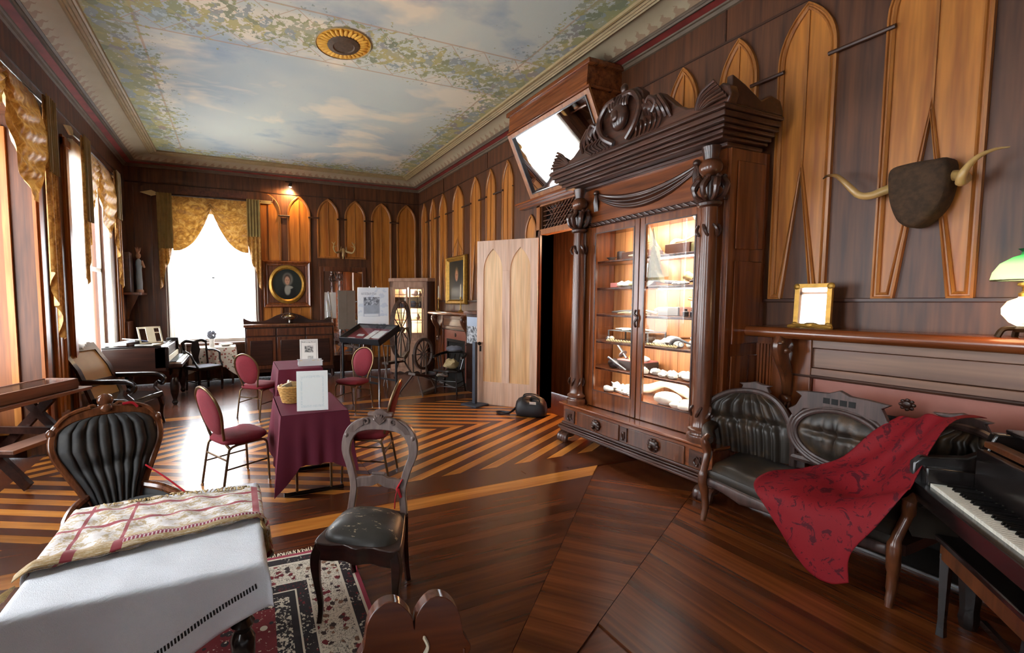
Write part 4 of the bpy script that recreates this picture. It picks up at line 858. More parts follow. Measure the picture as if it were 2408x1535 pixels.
# ================================================================ seating and tables
plain('burgundy_fabric', srgb(118, 24, 38), .9, var=.12, nscale=60, bump=.15)
t = NT('burgundy_cloth'); P = t.coords(); t.bump(t.noise(P, 300, 2), .15, .002); t.fin(t.mix(t.noise(P, 3, 3), srgb(88, 30, 46), srgb(104, 40, 56)), .9, spec=.2)
plain('bronze_tube', srgb(122, 96, 66), .32, .75, var=.15); plain('chrome', srgb(200, 200, 204), .15, 1, var=.03)
def banquet():
    r = thing('banquet_chair', 'x', 'chair', group='burgundy banquet chairs at the two small tables')
    m = MB()                                            # padded seat, rounded front
    def seat(u, v):
        a = 2*pi*u; k = [0, .55, .9, 1, 1, .96, 0][int(round(v*6))]; z = [.485, .487, .477, .455, .435, .425, .425][int(round(v*6))]
        cx, cy = cos(a), sin(a); e = 2/4.2; x = .215*abs(cx)**e*(1 if cx > 0 else -1); y = .215*abs(cy)**e*(1 if cy > 0 else -1)
        return x*k*(1-.10*(y > 0)*y/.215), y*k-.005, z+(.012*k if y < -.1 else 0)
    m.grid(seat, 32, 6, cu=True); m.build('seat', 'burgundy_fabric', r, ang=70)
    # back frame: balloon shape leaning back
    def bp(a, k=1.0):                                   # angle from bottom, returns x,z along balloon
        return
    prof = [(.12, .455), (.135, .50), (.15, .56), (.178, .63), (.20, .71), (.195, .79), (.165, .86), (.11, .91), (.05, .935), (0, .94)]
    lean = lambda z: .185+(z-.45)*.23+max(0, z-.75)*.1
    L = [(-x, lean(z), z) for x, z in prof]; Rr = [(x, lean(z), z) for x, z in prof[::-1][1:]]
    fr = spline([(-.18, .17, .40), (-.14, .18, .43)]+L+Rr+[(.14, .18, .43), (.18, .17, .40)], 3)
    MB().tube(fr, .0125, 8).build('back_frame', 'bronze_tube', r)
    cp = [(.03, .50), (.09, .515), (.145, .58), (.172, .65), (.185, .71), (.18, .79), (.15, .855), (.10, .90), (.045, .922), (0, .925)]
    ring_ = [(-x, z) for x, z in cp]+[(x, z) for x, z in cp[::-1][1:]]; n = len(ring_)
    def cush(u, v):
        x, z = ring_[int(round(u*n)) % n]; k = [0, .6, .93, 1, .93, .6, 0][int(round(v*6))]; d = [-.028, -.026, -.016, 0, .014, .022, .024][int(round(v*6))]
        zc = .72; z2 = zc+(z-zc)*k; return x*k, lean(z2)+d, z2
    MB().grid(cush, n, 6, cu=True).build('backrest', 'burgundy_fabric', r, ang=80)
    for s in (-1, 1):
        MB().tube(spline([(s*.185, -.12, .415), (s*.19, -.165, .40), (s*.192, -.185, .34), (s*.195, -.20, .0)], 5), .0115, 8).build('leg', 'bronze_tube', r)
        MB().tube(spline([(s*.185, .10, .415), (s*.19, .165, .40), (s*.192, .19, .34), (s*.195, .25, .0)], 5), .0115, 8).build('leg', 'bronze_tube', r)
        MB().tube([(s*.193, -.19, .22), (s*.193, .215, .22)], .008, 6).build('side_stretcher', 'bronze_tube', r)
        MB().tube([(s*.185, -.13, .415), (s*.185, .12, .415)], .0115, 8).build('seat_rail', 'bronze_tube', r)
    MB().tube([(-.193, .20, .30), (.193, .20, .30)], .009, 6).build('stretcher', 'bronze_tube', r); MB().tube([(-.185, -.14, .412), (.185, -.14, .412)], .0115, 6).build('front_rail', 'bronze_tube', r)
    for s in (-1, 1): MB().cyl((s*.195, -.2, 0), (s*.1945, -.199, .02), .014).build('foot_cap', 'chrome', r); MB().cyl((s*.195, .25, 0), (s*.1947, .247, .02), .014).build('foot_cap', 'chrome', r)
    return r
bc = banquet(); bc['label'] = 'burgundy oval-back chair at the left of the nearer burgundy table'; place(bc, (-.03, 4.36, 0), rad(118))
dup(bc, (1.12, 4.02, 0), rad(240), 'burgundy oval-back chair seen edge-on at the right of the nearer table')
dup(bc, (.27, 6.86, 0), rad(138), 'burgundy oval-back chair at the left of the farther table, before the sideboard')
dup(bc, (1.62, 6.62, 0), rad(-52), 'burgundy oval-back chair facing us at the right of the farther table')
# ---- small tables with burgundy cloths
def cloth_drape(w, d, top, hems, fold=.02, nf=5, seed=1):
    """rectangular cloth: perimeter ring with folds; hems = z at (x-,y-),(x+,y-),(x+,y+),(x-,y+) corners and mid sides"""
    rn = random.Random(seed); m = MB(); c = .03; per = []
    N = 24
    def edge(a, b, nx, ny):
        for i in range(N): t_ = i/N; per.append((lerp(a[0], b[0], t_), lerp(a[1], b[1], t_), nx, ny, t_))
    A = [(-w, -d), (w, -d), (w, d), (-w, d)]; Nn = [(0, -1), (1, 0), (0, 1), (-1, 0)]
    for k in range(4): edge(A[k], A[(k+1) % 4], *Nn[k])
    M_ = len(per); ph = rn.uniform(0, 6)
    def fn(u, v):
        i = int(round(u*M_)) % M_; x, y, nx, ny, t_ = per[i]; side = i//N
        h0, h1 = hems[side], hems[(side+1) % 4]; mid = hems[4+side]
        hz = mid+(max(h0, h1)*0)+((h0-mid)*max(0, 1-t_*4)**1+(h1-mid)*max(0, 1-(1-t_)*4)**1)
        corner = max(0, 1-min(t_, 1-t_)*5); px, py = (nx, ny)
        if t_ < .5: pn = Nn[side-1]; 
        else: pn = Nn[(side+1) % 4]
        dx, dy = px+pn[0]*corner, py+pn[1]*corner; L = sqrt(dx*dx+dy*dy); dx, dy = dx/L, dy/L
        q = v; z = lerp(top, hz, q); flare = q*(.02+.075*corner)+fold*q*sin(t_*nf*2*pi+ph+side)*(1-corner*.5)
        return x+dx*(flare+.008), y+dy*(flare+.008), z
    m.grid(fn, M_, 16, cu=True); m.add([(x, y, top) for x, y, *_ in per], [tuple(range(M_))]); return m
def tableset(loc, w, d, label, hems, seed, lab2):
    tb = thing('folding_table', lab2, 'table', loc, 0, 'small folding tables')
    MB().box(-w+.01, w-.01, -d+.01, d-.01, .705, .735).build('tabletop', 'mahogany_h', tb, bev=.005)
    for s in (-1, 1):
        m = MB().tube([(-w*.95, s*(d-.12), .02), (w*.95, s*(d-.12), .02)], .018, 8); m.build('foot_bar', 'black_wood', tb)
        for q in (-1, 1): MB().cyl((q*w*.55, s*(d-.12), .02), (q*w*.55, s*(d-.12), .71), .012).build('leg', 'bronze_tube', tb)
    c = cloth_drape(w+.004, d+.004, .742, hems, .014, 4, seed).build('tablecloth', 'burgundy_cloth', ang=60); place(c, loc); tag(c, label, 'tablecloth', 'burgundy tablecloths')
tableset((.585, 4.13, 0), .27, .40, 'burgundy cloth hanging low at one corner over the nearer small table', [.09, .22, .3, .3, .31, .30, .32, .16], 3, 'small folding table hidden under the nearer burgundy cloth')
tableset((.80, 6.75, 0), .29, .47, 'burgundy cloth over the farther small table before the sideboard', [.2, .2, .3, .3, .28, .28, .3, .25], 5, 'small folding table hidden under the farther burgundy cloth')
# ---- balloon-back Victorian side chair
plain('worn_leather', srgb(50, 47, 42), .45, var=.3, nscale=12, bump=.25)
t = NT('cracked_leather'); P = t.coords(); n_ = t.noise(t.coords('Object', (1, 2.2, 1)), 9, 6, .7)
t.bump(t.noise(P, 90, 3), .2, .002); t.fin(t.mix(t.ramp(n_, [(.585, (0, 0, 0, 1)), (.605, (1, 1, 1, 1))]), t.mix(t.noise(P, 6, 2), srgb(40, 38, 35), srgb(70, 66, 60)), srgb(172, 156, 128)), .4)
plain('red_ribbon', srgb(176, 20, 34), .5)
vc = thing('balloon_back_chair', 'carved wooden balloon-back chair with a cracked black leather seat', 'chair', (.63, 2.29, 0), rad(-33))
lean = lambda z: .20+(z-.45)*.16
def flat_sweep(m, pts, w, th, yf):                      # ribbon of wood in the leaning back plane: pts (x,z)
    n = len(pts); vs = []; ww = w if hasattr(w, '__len__') else [w]*n
    for i in range(n):
        p = Vector(pts[i]); q = Vector(pts[min(i+1, n-1)])-Vector(pts[max(i-1, 0)]); q.normalize(); nn_ = Vector((-q.y, q.x))
        for sgn, dd in ((1, -1), (1, 1), (-1, 1), (-1, -1)): 
            c_ = p+nn_*sgn*ww[i]/2; vs.append((c_.x, yf(c_.y)+dd*th/2, c_.y))
    fs = [(i*4+k, i*4+(k+1) % 4, (i+1)*4+(k+1) % 4, (i+1)*4+k) for i in range(n-1) for k in range(4)]+[(3, 2, 1, 0), tuple((n-1)*4+k for k in range(4))]
    return m.add(vs, fs)
hoop = spline([(-.165, .42, 0), (-.155, .5, 0), (-.15, .58, 0), (-.175, .68, 0), (-.208, .78, 0), (-.19, .87, 0), (-.13, .925, 0), (0, .945, 0), (.13, .925, 0), (.19, .87, 0), (.208, .78, 0), (.175, .68, 0), (.15, .58, 0), (.155, .5, 0), (.165, .42, 0)], 5)
nw = len(hoop); wd = [interp([(0, .04), (.25, .045), (.36, .065), (.5, .075), (.64, .065), (.75, .045), (1, .04)], i/(nw-1)) for i in range(nw)]
flat_sweep(MB(), [(p.x, p.y) for p in hoop], wd, .034, lean).build('back_hoop', 'lit_back_wood', vc, bev=.004)
m = MB()                                                # crest: carved block, volutes, shell, cap bar
m.obox((0, lean(.97), .978), (.075, .04, .03)); m.obox((0, lean(1.0), .998), (.15, .045, .016)); m.prism([(-.05, 1.005), (.05, 1.005), (.03, 1.018), (0, 1.024), (-.03, 1.018)], lean(1.0)-.015, lean(1.0)+.015, 'xz')
for k in range(7): a = rad(-60+20*k); m.tube([(0, lean(.94)-.02, .94), (.035*sin(a), lean(.97)-.026, .945+.045*cos(a)), (.045*sin(a), lean(.98)-.02, .945+.055*cos(a))], [.004, .008, .004], 6)
for s in (-1, 1):
    m.tube([(s*(.085+.022*cos(q*.55)*(1-q*.05)), lean(.95)-.02, .955+.022*sin(q*.55)*(1-q*.05)) for q in range(14)], .007, 6)
    m.prism([(s*.10, .975), (s*.165, .93), (s*.195, .885), (s*.165, .875), (s*.14, .91), (s*.10, .935)], lean(.93)-.024, lean(.93)-.012, 'xz')
    m.sphere((s*.205, lean(.87)-.005, .865), (.018, .02, .02), 8, 6)
m.build('crest_carving', 'lit_back_wood', vc)
sp = spline([(-.15, .585, 0), (-.10, .60, 0), (-.05, .605, 0), (0, .625, 0), (.05, .605, 0), (.10, .60, 0), (.15, .585, 0)], 4)
flat_sweep(MB(), [(p.x, p.y) for p in sp], [.055]*len(sp), .026, lean).obox((0, lean(.645), .652), (.08, .03, .012)).build('cross_splat', 'lit_back_wood', vc, bev=.003)
fp = [(-.17, .21), (-.205, .0), (-.225, -.19), (-.15, -.215), (-.07, -.20), (0, -.225), (.07, -.20), (.15, -.215), (.225, -.19), (.205, .0), (.17, .21)]
MB().prism([(p.x, p.y) for p in spline([(a, b, 0) for a, b in fp], 3)], .355, .445, 'xy').build('seat_frame', 'dark_wood', vc, bev=.006)
def vs_(u, v):
    a = 2*pi*u; k = [0, .35, .65, .88, .97, 1.0][int(round(v*5))]; z = [.515, .511, .498, .475, .455, .437][int(round(v*5))]
    e = 2/3.4; x = abs(cos(a))**e*(1 if cos(a) > 0 else -1); y = abs(sin(a))**e*(1 if sin(a) > 0 else -1)
    return .20*x*k*(1-.09*y), .195*y*k-.005, z
MB().grid(vs_, 32, 5, cu=True).build('seat', 'cracked_leather', vc, ang=80)
for s in (-1, 1):
    MB().tube(spline([(s*.20, -.185, .43), (s*.215, -.205, .36), (s*.21, -.205, .25), (s*.20, -.185, .10), (s*.205, -.20, .0)], 4), [.028, .03, .032, .034, .034, .033, .031, .028, .025, .023, .021, .02, .019, .018, .018, .018, .019], 4).build('leg', 'dark_wood', vc, bev=.004)
    MB().tube(spline([(s*.165, .195, .44), (s*.165, .195, .30), (s*.168, .21, .15), (s*.172, .25, 0)], 4), [.024]*5+[.022]*4+[.02]*4, 4).build('leg', 'dark_wood', vc, bev=.004)
rb = thing('red_ribbon', 'red ribbon tied to the cross rail of the balloon-back chair', 'ribbon', (.63, 2.29, 0), rad(-33))
m = MB().tube([(.13+.02*cos(a), lean(.6)+.025*sin(a)-.0, .60+.035*cos(a)) for a in [k*pi/5 for k in range(10)]], .005, 6, closed=True, flat=2)
m.build('loop', 'red_ribbon', rb); MB().tube(spline([(.125, lean(.58)-.03, .585), (.115, lean(.5)-.03, .53), (.11, lean(.5)-.03, .47)], 5), .004, 6, flat=2).build('tail', 'red_ribbon', rb); MB().tube(spline([(.13, lean(.58)-.03, .585), (.14, lean(.5)-.03, .56), (.15, lean(.5)-.035, .54)], 5), .004, 6, flat=2).build('tail', 'red_ribbon', rb)
# ---- tufted upholstery helper
t = NT('black_velvet'); P = t.coords(); t.bump(t.noise(P, 60, 3), .15, .003); t.fin(t.mix(t.ramp(t.noise(P, 5, 4), [(.5, (0, 0, 0, 1)), (.75, (.6, .6, .6, 1))]), srgb(28, 27, 26), srgb(78, 72, 66)), .65, sheen=.15)
t = NT('olive_leather'); P = t.coords(); t.bump(t.noise(P, 80, 3), .15, .002); t.fin(t.mix(t.ramp(t.noise(P, 7, 5, .65), [(.5, (0, 0, 0, 1)), (.78, (.75, .75, .75, 1))]), srgb(44, 37, 30), srgb(104, 76, 48)), .42)
wood('chair_frame', srgb(74, 38, 22), srgb(134, 80, 48), 'Z', 1, .25, .1, coat=.4)
# ---- lady's chair behind the covered table
lc = thing('tufted_lady_chair', 'low wooden chair with a tall channel-tufted black back and carved crest', 'chair', (-.66, 3.10, 0), rad(24)); lc.scale = (.88,)*3
ll = lambda z: .27+(z-.42)*.30
out = spline([(-.15, .40, 0), (-.17, .47, 0), (-.20, .56, 0), (-.27, .70, 0), (-.335, .85, 0), (-.325, .98, 0), (-.25, 1.05, 0), (-.13, 1.085, 0), (0, 1.10, 0), (.13, 1.085, 0), (.25, 1.05, 0), (.325, .98, 0), (.335, .85, 0), (.27, .70, 0), (.20, .56, 0), (.17, .47, 0), (.15, .40, 0)], 4)
n = len(out); wd = [interp([(0, .05), (.2, .045), (.35, .05), (.5, .075), (.65, .05), (.8, .045), (1, .05)], i/(n-1)) for i in range(n)]
flat_sweep(MB(), [(p.x, p.y) for p in out], wd, .055, ll).build('back_frame', 'chair_frame', lc, bev=.012)
m = MB()
m.sphere((0, ll(1.16), 1.165), (.055, .03, .05), 12, 8); m.sphere((0, ll(1.12)-.03, 1.11), (.04, .02, .035), 10, 6)
for s in (-1, 1):
    m.tube([(s*(.085+.035*cos(q*.5)*(1-q*.04)), ll(1.12)-.012, 1.11+.035*sin(q*.5)*(1-q*.04)) for q in range(14)], .013, 7)
    m.tube(spline([(s*.1, ll(1.1)-.015, 1.13), (s*.18, ll(1.1)-.015, 1.115), (s*.26, ll(1.06)-.015, 1.08), (s*.31, ll(1.0)-.015, 1.03)], 4), .016, 7)
    m.sphere((s*.335, ll(.98), .985), (.03, .035, .035), 10, 6)
m.build('crest_carving', 'chair_frame', lc)
half_w = lambda z: interp([(.40, .13), (.47, .15), (.56, .18), (.70, .25), (.85, .315), (.98, .30), (1.04, .24), (1.075, .12), (1.085, .03)], z)
def tuft(u, v):
    z = lerp(.42, 1.075, v); w = half_w(z); x = lerp(-w, w, u); ch = abs(sin((u*8)*pi)); 
    sag_ = exp_(-((z-.72)/.05)**2)
    ed = min(1, 8*min(u, 1-u)); ed2 = min(1, 10*(1-v)); 
    d = (.020+.035*ch**.6)*ed*ed2-.028*sag_*ed
    return x, ll(z)-.015-max(-.005, d), z
exp_ = math.exp
MB().grid(tuft, 96, 40).build('backrest', 'black_velvet', lc, ang=180)
MB().grid(lambda u, v: (lerp(-1, 1, u)*half_w(lerp(.42, 1.075, v)), ll(lerp(.42, 1.075, v))+.02, lerp(.42, 1.075, v)), 8, 12).build('back_cover', 'black_velvet', lc, ang=180)
def ls(u, v):
    a = 2*pi*u; k = [0, .5, .85, .97, 1.0, 1][int(round(v*5))]; z = [.47, .468, .458, .44, .42, .36][int(round(v*5))]; e = 2/3
    return .30*k*abs(cos(a))**e*(1 if cos(a) > 0 else -1), .30*k*abs(sin(a))**e*(1 if sin(a) > 0 else -1)-.02, z
MB().grid(ls, 32, 5, cu=True).build('seat', 'black_velvet', lc, ang=80)
MB().lathe([(.30, .30), (.315, .31), (.315, .365), (.30, .37)], (0, -.02, 0), 32).build('seat_rail', 'chair_frame', lc)
for s in (-1, 1):
    a_ = MB().tube(spline([(s*.17, ll(.52), .52), (s*.27, .18, .50), (s*.34, .0, .475), (s*.36, -.15, .455), (s*.33, -.27, .44), (s*.30, -.29, .40)], 5), [.03]*10+[.026]*10+[.022]*6, 8).build('hip_arm', 'chair_frame', lc)
    MB().grid(lambda u, v: tuple(Vector(spline([(s*.17, ll(.50)-.02, .5), (s*.27, .16, .485), (s*.33, -.0, .465), (s*.34, -.15, .45)], 6)[int(round(u*18))])+Vector((-s*.03*sin(pi*v), 0, -.10*v))), 18, 6).build('arm_pad', 'black_velvet', lc, ang=180)
    MB().tube(spline([(s*.22, -.24, .36), (s*.24, -.28, .28), (s*.22, -.26, .12), (s*.24, -.29, 0)], 4), [.03]*4+[.025]*4+[.018]*5, 8).build('leg', 'chair_frame', lc)
    MB().tube(spline([(s*.17, .24, .36), (s*.18, .30, .2), (s*.19, .38, 0)], 4), .022, 8).build('leg', 'chair_frame', lc)
rb = thing('red_lanyard', 'red lanyard slung across the tufted lady chair', 'lanyard', (-.66, 3.10, 0), rad(24)); rb.scale = (.88,)*3
MB().tube(spline([(.1, ll(1.1)-.03, 1.125), (.16, ll(1.1)-.035, 1.128), (.20, ll(1.07)-.03, 1.09)], 5), .010, 6, flat=.5).build('knot', 'red_ribbon', rb)
MB().tube(spline([(.20, ll(.66)-.05, .66), (.27, .14, .60), (.34, -.02, .525), (.37, -.15, .49), (.36, -.24, .47)], 5), .007, 6).build('cord', 'red_ribbon', rb)
# ---- crest of the chair right below the camera
cc = thing('scroll_back_chair', 'reddish wooden chair at the bottom edge showing only its scrolled crest', 'chair', (.335, .735, 0), rad(-12)); cc.scale = (.72, 1, 1)
yl = lambda z: .20+(z-.45)*.16
q_ = spline([(-.20, .80, 0), (-.175, .835, 0), (-.16, .89, 0), (-.12, .925, 0), (-.06, .93, 0), (-.01, .895, 0), (.0, .86, 0), (.01, .895, 0), (.06, .93, 0), (.12, .925, 0), (.16, .89, 0), (.175, .835, 0), (.20, .80, 0), (.15, .77, 0), (.08, .78, 0), (0, .765, 0), (-.08, .78, 0), (-.15, .77, 0)], 4, closed=True)
m = MB(); pr = [(p.x, p.y) for p in q_]; nn = len(pr)
m.add([(x, yl(z)-.016, z) for x, z in pr]+[(x, yl(z)+.016, z) for x, z in pr], [tuple(range(nn)), tuple(range(2*nn-1, nn-1, -1))]+[(i, nn+i, nn+(i+1) % nn, (i+1) % nn) for i in range(nn)])
wood('red_wood', srgb(62, 26, 12), srgb(108, 52, 26), 'X', 1, .22, .1, coat=.5)
m.build('crest_rail', 'red_wood', cc, ang=50, bev=.006)
MB().tube(spline([(.03, yl(.84)-.017, .845), (.045, yl(.82)-.018, .82), (.03, yl(.80)-.017, .80)], 5), [.001]+[.006]*9+[.001], 6).build('carved_slot', 'cream_paper', cc)
for s in (-1, 1):
    MB().tube([(s*.165, .23, 0), (s*.17, .2, .44), (s*.175, yl(.8), .80)], .018, 8).build('stile', 'red_wood', cc); MB().tube([(s*.18, -.19, 0), (s*.18, -.19, .43)], [.014, .02], 8).build('leg', 'red_wood', cc)
    MB().tube([(s*.055, yl(.46), .45), (s*.06, yl(.77), .785)], .012, 8).build('spindle', 'red_wood', cc)
MB().box(-.21, .21, -.22, .21, .42, .455).build('seat', 'red_wood', cc, bev=.012)
# ================================================================ covered table, rug, settee, pianos
RX0, RX1, RY0, RY1 = -1.05, .62, .55, 2.95
t = NT('rug_pile'); P = t.coords('Object'); s3 = t.n('SeparateXYZ'); t.l(P, s3.inputs[0])
ex = t.math('SUBTRACT', (RX1-RX0)/2, t.math('ABSOLUTE', s3.outputs[0])); ey = t.math('SUBTRACT', (RY1-RY0)/2, t.math('ABSOLUTE', s3.outputs[1])); e_ = t.math('MINIMUM', ex, ey)
vor = t.n('TexVoronoi', i_Scale=24.0); t.l(P, vor.inputs['Vector']); vor2 = t.n('TexVoronoi', i_Scale=16.0); t.l(P, vor2.inputs['Vector'])
nz = t.noise(P, 55, 3, .6)
cream, navy, red, pink = srgb(204, 194, 176), srgb(34, 28, 32), srgb(112, 26, 34), srgb(150, 52, 72)
flow = t.mix(t.math('LESS_THAN', t.math('ADD', vor.outputs['Distance'], t.math('MULTIPLY', t.math('SUBTRACT', nz, .5), .8)), .40), cream, t.ramp(vor.outputs['Color'], [(.0, srgb(60, 44, 42)), (.35, red), (.55, srgb(128, 92, 70)), (.8, srgb(140, 56, 60))], 'CONSTANT'))
flow = t.mix(t.math('LESS_THAN', t.math('ABSOLUTE', t.math('SUBTRACT', nz, .5)), .018), flow, navy)
dark = t.mix(t.math('GREATER_THAN', nz, .6), navy, t.ramp(vor2.outputs['Color'], [(0, cream), (.4, red), (.7, cream)], 'CONSTANT'))
fld = t.mix(t.math('LESS_THAN', vor2.outputs['Distance'], .3), red, t.ramp(vor2.outputs['Color'], [(.0, navy), (.45, red), (.6, cream), (.8, red)], 'CONSTANT'))
fld = t.mix(t.math('GREATER_THAN', nz, .64), fld, cream)
def band(lo, col, prev): return t.mix(t.math('GREATER_THAN', e_, lo), prev, col)
c = band(.025, cream, pink); c = band(.04, dark, c); c = band(.10, cream, c); c = band(.115, flow, c); c = band(.30, cream, c); c = band(.31, dark, c); c = band(.375, cream, c); c = band(.385, navy, c); c = band(.42, t.mix(t.math('GREATER_THAN', nz, .53), navy, cream), c); c = band(.50, fld, c)
t.bump(t.noise(P, 400, 2), .3, .003); t.fin(c, .95)
rg = thing('floral_rug', 'red, navy and cream floral rug under the covered table', 'rug', ((RX0+RX1)/2, (RY0+RY1)/2, 0), rad(-2))
a, b = (RX1-RX0)/2, (RY1-RY0)/2
MB().box(-a, a, -b, b, .002, .012).build('pile', 'rug_pile', rg, smooth=False)
m = MB()
for i in range(170): x = lerp(-a, a, i/169); m.tube([(x, b, .008), (x+random.uniform(-.006, .006), b+.03, .006), (x+random.uniform(-.012, .012), b+random.uniform(.04, .06), .004)], .0025, 4)
m.build('fringe', 'cream_paper', rg)['kind'] = 'stuff'
# ---- table, white cloth, shawl
tb = thing('pedestal_table', 'dark table with turned legs under the white tablecloth', 'table', (-.31, 2.0, 0))
TW, TD, TZ = .365, .37, .745
tp = [(-TW+.10, TD), (-TW, TD-.1), (-TW, -TD), (TW, -TD), (TW, TD)]
MB().prism(tp, .70, TZ, 'xy').build('tabletop', 'dark_wood', tb, bev=.006)
MB().box(-TW+.03, TW-.03, -TD+.04, TD-.05, .60, .70).build('apron', 'dark_wood', tb, smooth=False)
for x in (-1, 1):
    for y in (-1, 1): MB().lathe([(.02, 0), (.028, .03), (.02, .06), (.03, .2), (.042, .34), (.045, .42), (.028, .45), (.045, .48), (.03, .5), (.04, .52), (.04, .62)], (x*(TW-.07), y*(TD-.09), 0), 12).build('leg', 'black_wood', tb)
t = NT('white_linen'); P = t.coords(); wv = t.noise(P, 7, 5, .6); t.bump(t.mix(.3, t.noise(t.coords('Object', (1, 2.5, 1), (0, 0, .5)), 11, 3, .7), t.noise(P, 300, 1)), .5, .008); t.fin(t.mix(wv, srgb(214, 218, 226), srgb(232, 234, 238)), .8, sheen=.1)
def lin_out(x, y): return x, y
def cl(name, fn, nu, nv, mat, parent=None, ang=60, solid=.0015): return MB().grid(fn, nu, nv).build(name, mat, parent, ang=ang, solid=solid)
wc = thing('white_tablecloth', 'white linen tablecloth with drawn-thread hem on the foreground table', 'tablecloth', (-.31, 2.0, 0))
ZT = TZ+.004
def profile_drop(s, over, rnd=.02):                      # s distance beyond edge -> (out, drop)
    if s <= 0: return s, 0
    q = rnd*pi/2
    if s < q: a_ = s/rnd; return rnd*sin(a_), rnd*(1-cos(a_))
    return rnd+.06*(s-q), rnd+(s-q)*.995
def hemd(u): return lerp(.62, .13, u)
def linen(u, v):
    x = lerp(-TW-.30, TW+.03+.05*max(0, 1-v*4.5), u); y = lerp(-TD-hemd(u), TD+.16, v)
    ox = max(0, abs(x)-TW)*(1 if x > 0 else -1); oy = max(0, abs(y)-TD)*(1 if y > 0 else -1)
    dx, zx = profile_drop(abs(ox), 0); dy, zy = profile_drop(abs(oy), 0)
    px = (x-ox)+(dx if x > 0 else -dx)*(1 if ox else 0); py = (y-oy)+(dy if y > 0 else -dy)*(1 if oy else 0)
    z = ZT-zx-zy*(1-.75*min(1, abs(ox)/.15)) if abs(ox) > abs(oy) else ZT-zy-zx*(1-.75*min(1, abs(oy)/.15))
    if ox and oy: k = min(abs(ox), abs(oy)); px += (1 if x > 0 else -1)*k*.25; py += (1 if y > 0 else -1)*k*.25
    hang = ZT-z
    w = .014*hang/.3
    if abs(oy) > .02: py += w*sin(x*16+1)*(1 if y > 0 else -1)*1.3
    if abs(ox) > .02: px += w*sin(y*17)*(1 if x > 0 else -1)*1.3
    return px, py, max(z, .2)+.0015*sin(x*31+y*17)*sin(y*23)*(hang < .01)
wl_ = MB().grid(linen, 92, 96).build('cloth', 'white_linen', wc, ang=180, solid=.001)
# drawn-thread hem: slots along the near and right borders as little dark gaps set in raised thread rows
m = MB(); m2 = MB()
def lp(u, off): return Vector(linen(u, off/(2*TD+hemd(u)+.16)))
def hemrow(pts_fn, n):
    for i in range(n):
        p = pts_fn(i/n); q = pts_fn((i+.55)/n); tdir = (q-p)
        if tdir.length < 1e-5: continue
        dn = pts_fn((i+.27)/n, .018)-pts_fn((i+.27)/n, 0); nr = tdir.cross(dn).normalized()
        if nr.z < 0 and abs(nr.z) > .3: nr = -nr
        if nr.dot(Vector((.2, -1, .3))) < 0: nr = -nr
        m.add([p+nr*.002, q+nr*.002, q+dn+nr*.002, p+dn+nr*.002], [(0, 1, 2, 3)])
hemrow(lambda t_, o=0: lp(lerp(.12, .93, t_), .075+o), 90)
m.build('drawn_threads', 'soot_gap_black', wc)['kind'] = 'stuff'
t = NT('paisley_shawl'); u = t.n('UVMap'); s2 = t.n('SeparateXYZ'); t.l(u.outputs[0], s2.inputs[0]); uu, vv = s2.outputs[0], s2.outputs[1]
P = t.coords('UV', (1, 1, 1)); n1 = t.noise(P, 34, 4, .65, dist=1.2); n2 = t.noise(P, 10, 2)
white, tan, redc = srgb(226, 220, 216), srgb(190, 166, 124), srgb(158, 62, 70)
c = t.mix(t.ramp(n1, [(.47, (0, 0, 0, 1)), (.53, (1, 1, 1, 1))]), white, tan)
plainz = t.math('LESS_THAN', n2, .44); c = t.mix(plainz, c, white)
def stripe(x, at, w): return t.math('LESS_THAN', t.math('ABSOLUTE', t.math('SUBTRACT', x, at)), w)
for at, w in ((.16, .008), (.36, .008), (.95, .012)): c = t.mix(stripe(uu, at, w), c, redc)
for at, w in ((.12, .012), (.56, .020), (.86, .022)): c = t.mix(stripe(vv, at, w), c, redc)
t.bump(n1, .5, .006); t.fin(c, .85, sheen=.2)
t = NT('shawl_reverse'); P = t.coords('UV'); u = t.n('UVMap'); s2 = t.n('SeparateXYZ'); t.l(u.outputs[0], s2.inputs[0]); uu, vv = s2.outputs[0], s2.outputs[1]
n1 = t.noise(P, 22, 5, .7, dist=1.5); c = t.mix(t.ramp(n1, [(.52, (0, 0, 0, 1)), (.56, (1, 1, 1, 1))]), srgb(166, 134, 84), srgb(206, 192, 164))
for at, w in ((.18, .022), (.36, .022)): c = t.mix(stripe(uu, at, w), c, srgb(136, 34, 44))
key = t.math('MULTIPLY', stripe(vv, .42, .13), t.math('GREATER_THAN', uu, .38)); gk = t.math('GREATER_THAN', t.math('FRACT', t.math('ADD', t.math('MULTIPLY', uu, 60), t.math('MULTIPLY', t.math('GREATER_THAN', vv, .5), .5))), .6)
c = t.mix(key, c, t.mix(gk, srgb(140, 34, 62), srgb(210, 190, 190))); t.fin(c, .85, sheen=.2)
sh = thing('fringed_shawl', 'cream and red woven shawl with fringe folded over the white tablecloth', 'shawl', (-.31, 2.0, 0))
ZS = ZT+.006
def wr_(x, y): return .004*sin(x*24+y*9)*sin(y*21-x*7)+.0035*sin(x*53+y*31)+.004*sin((x*.6-y)*60)*.5
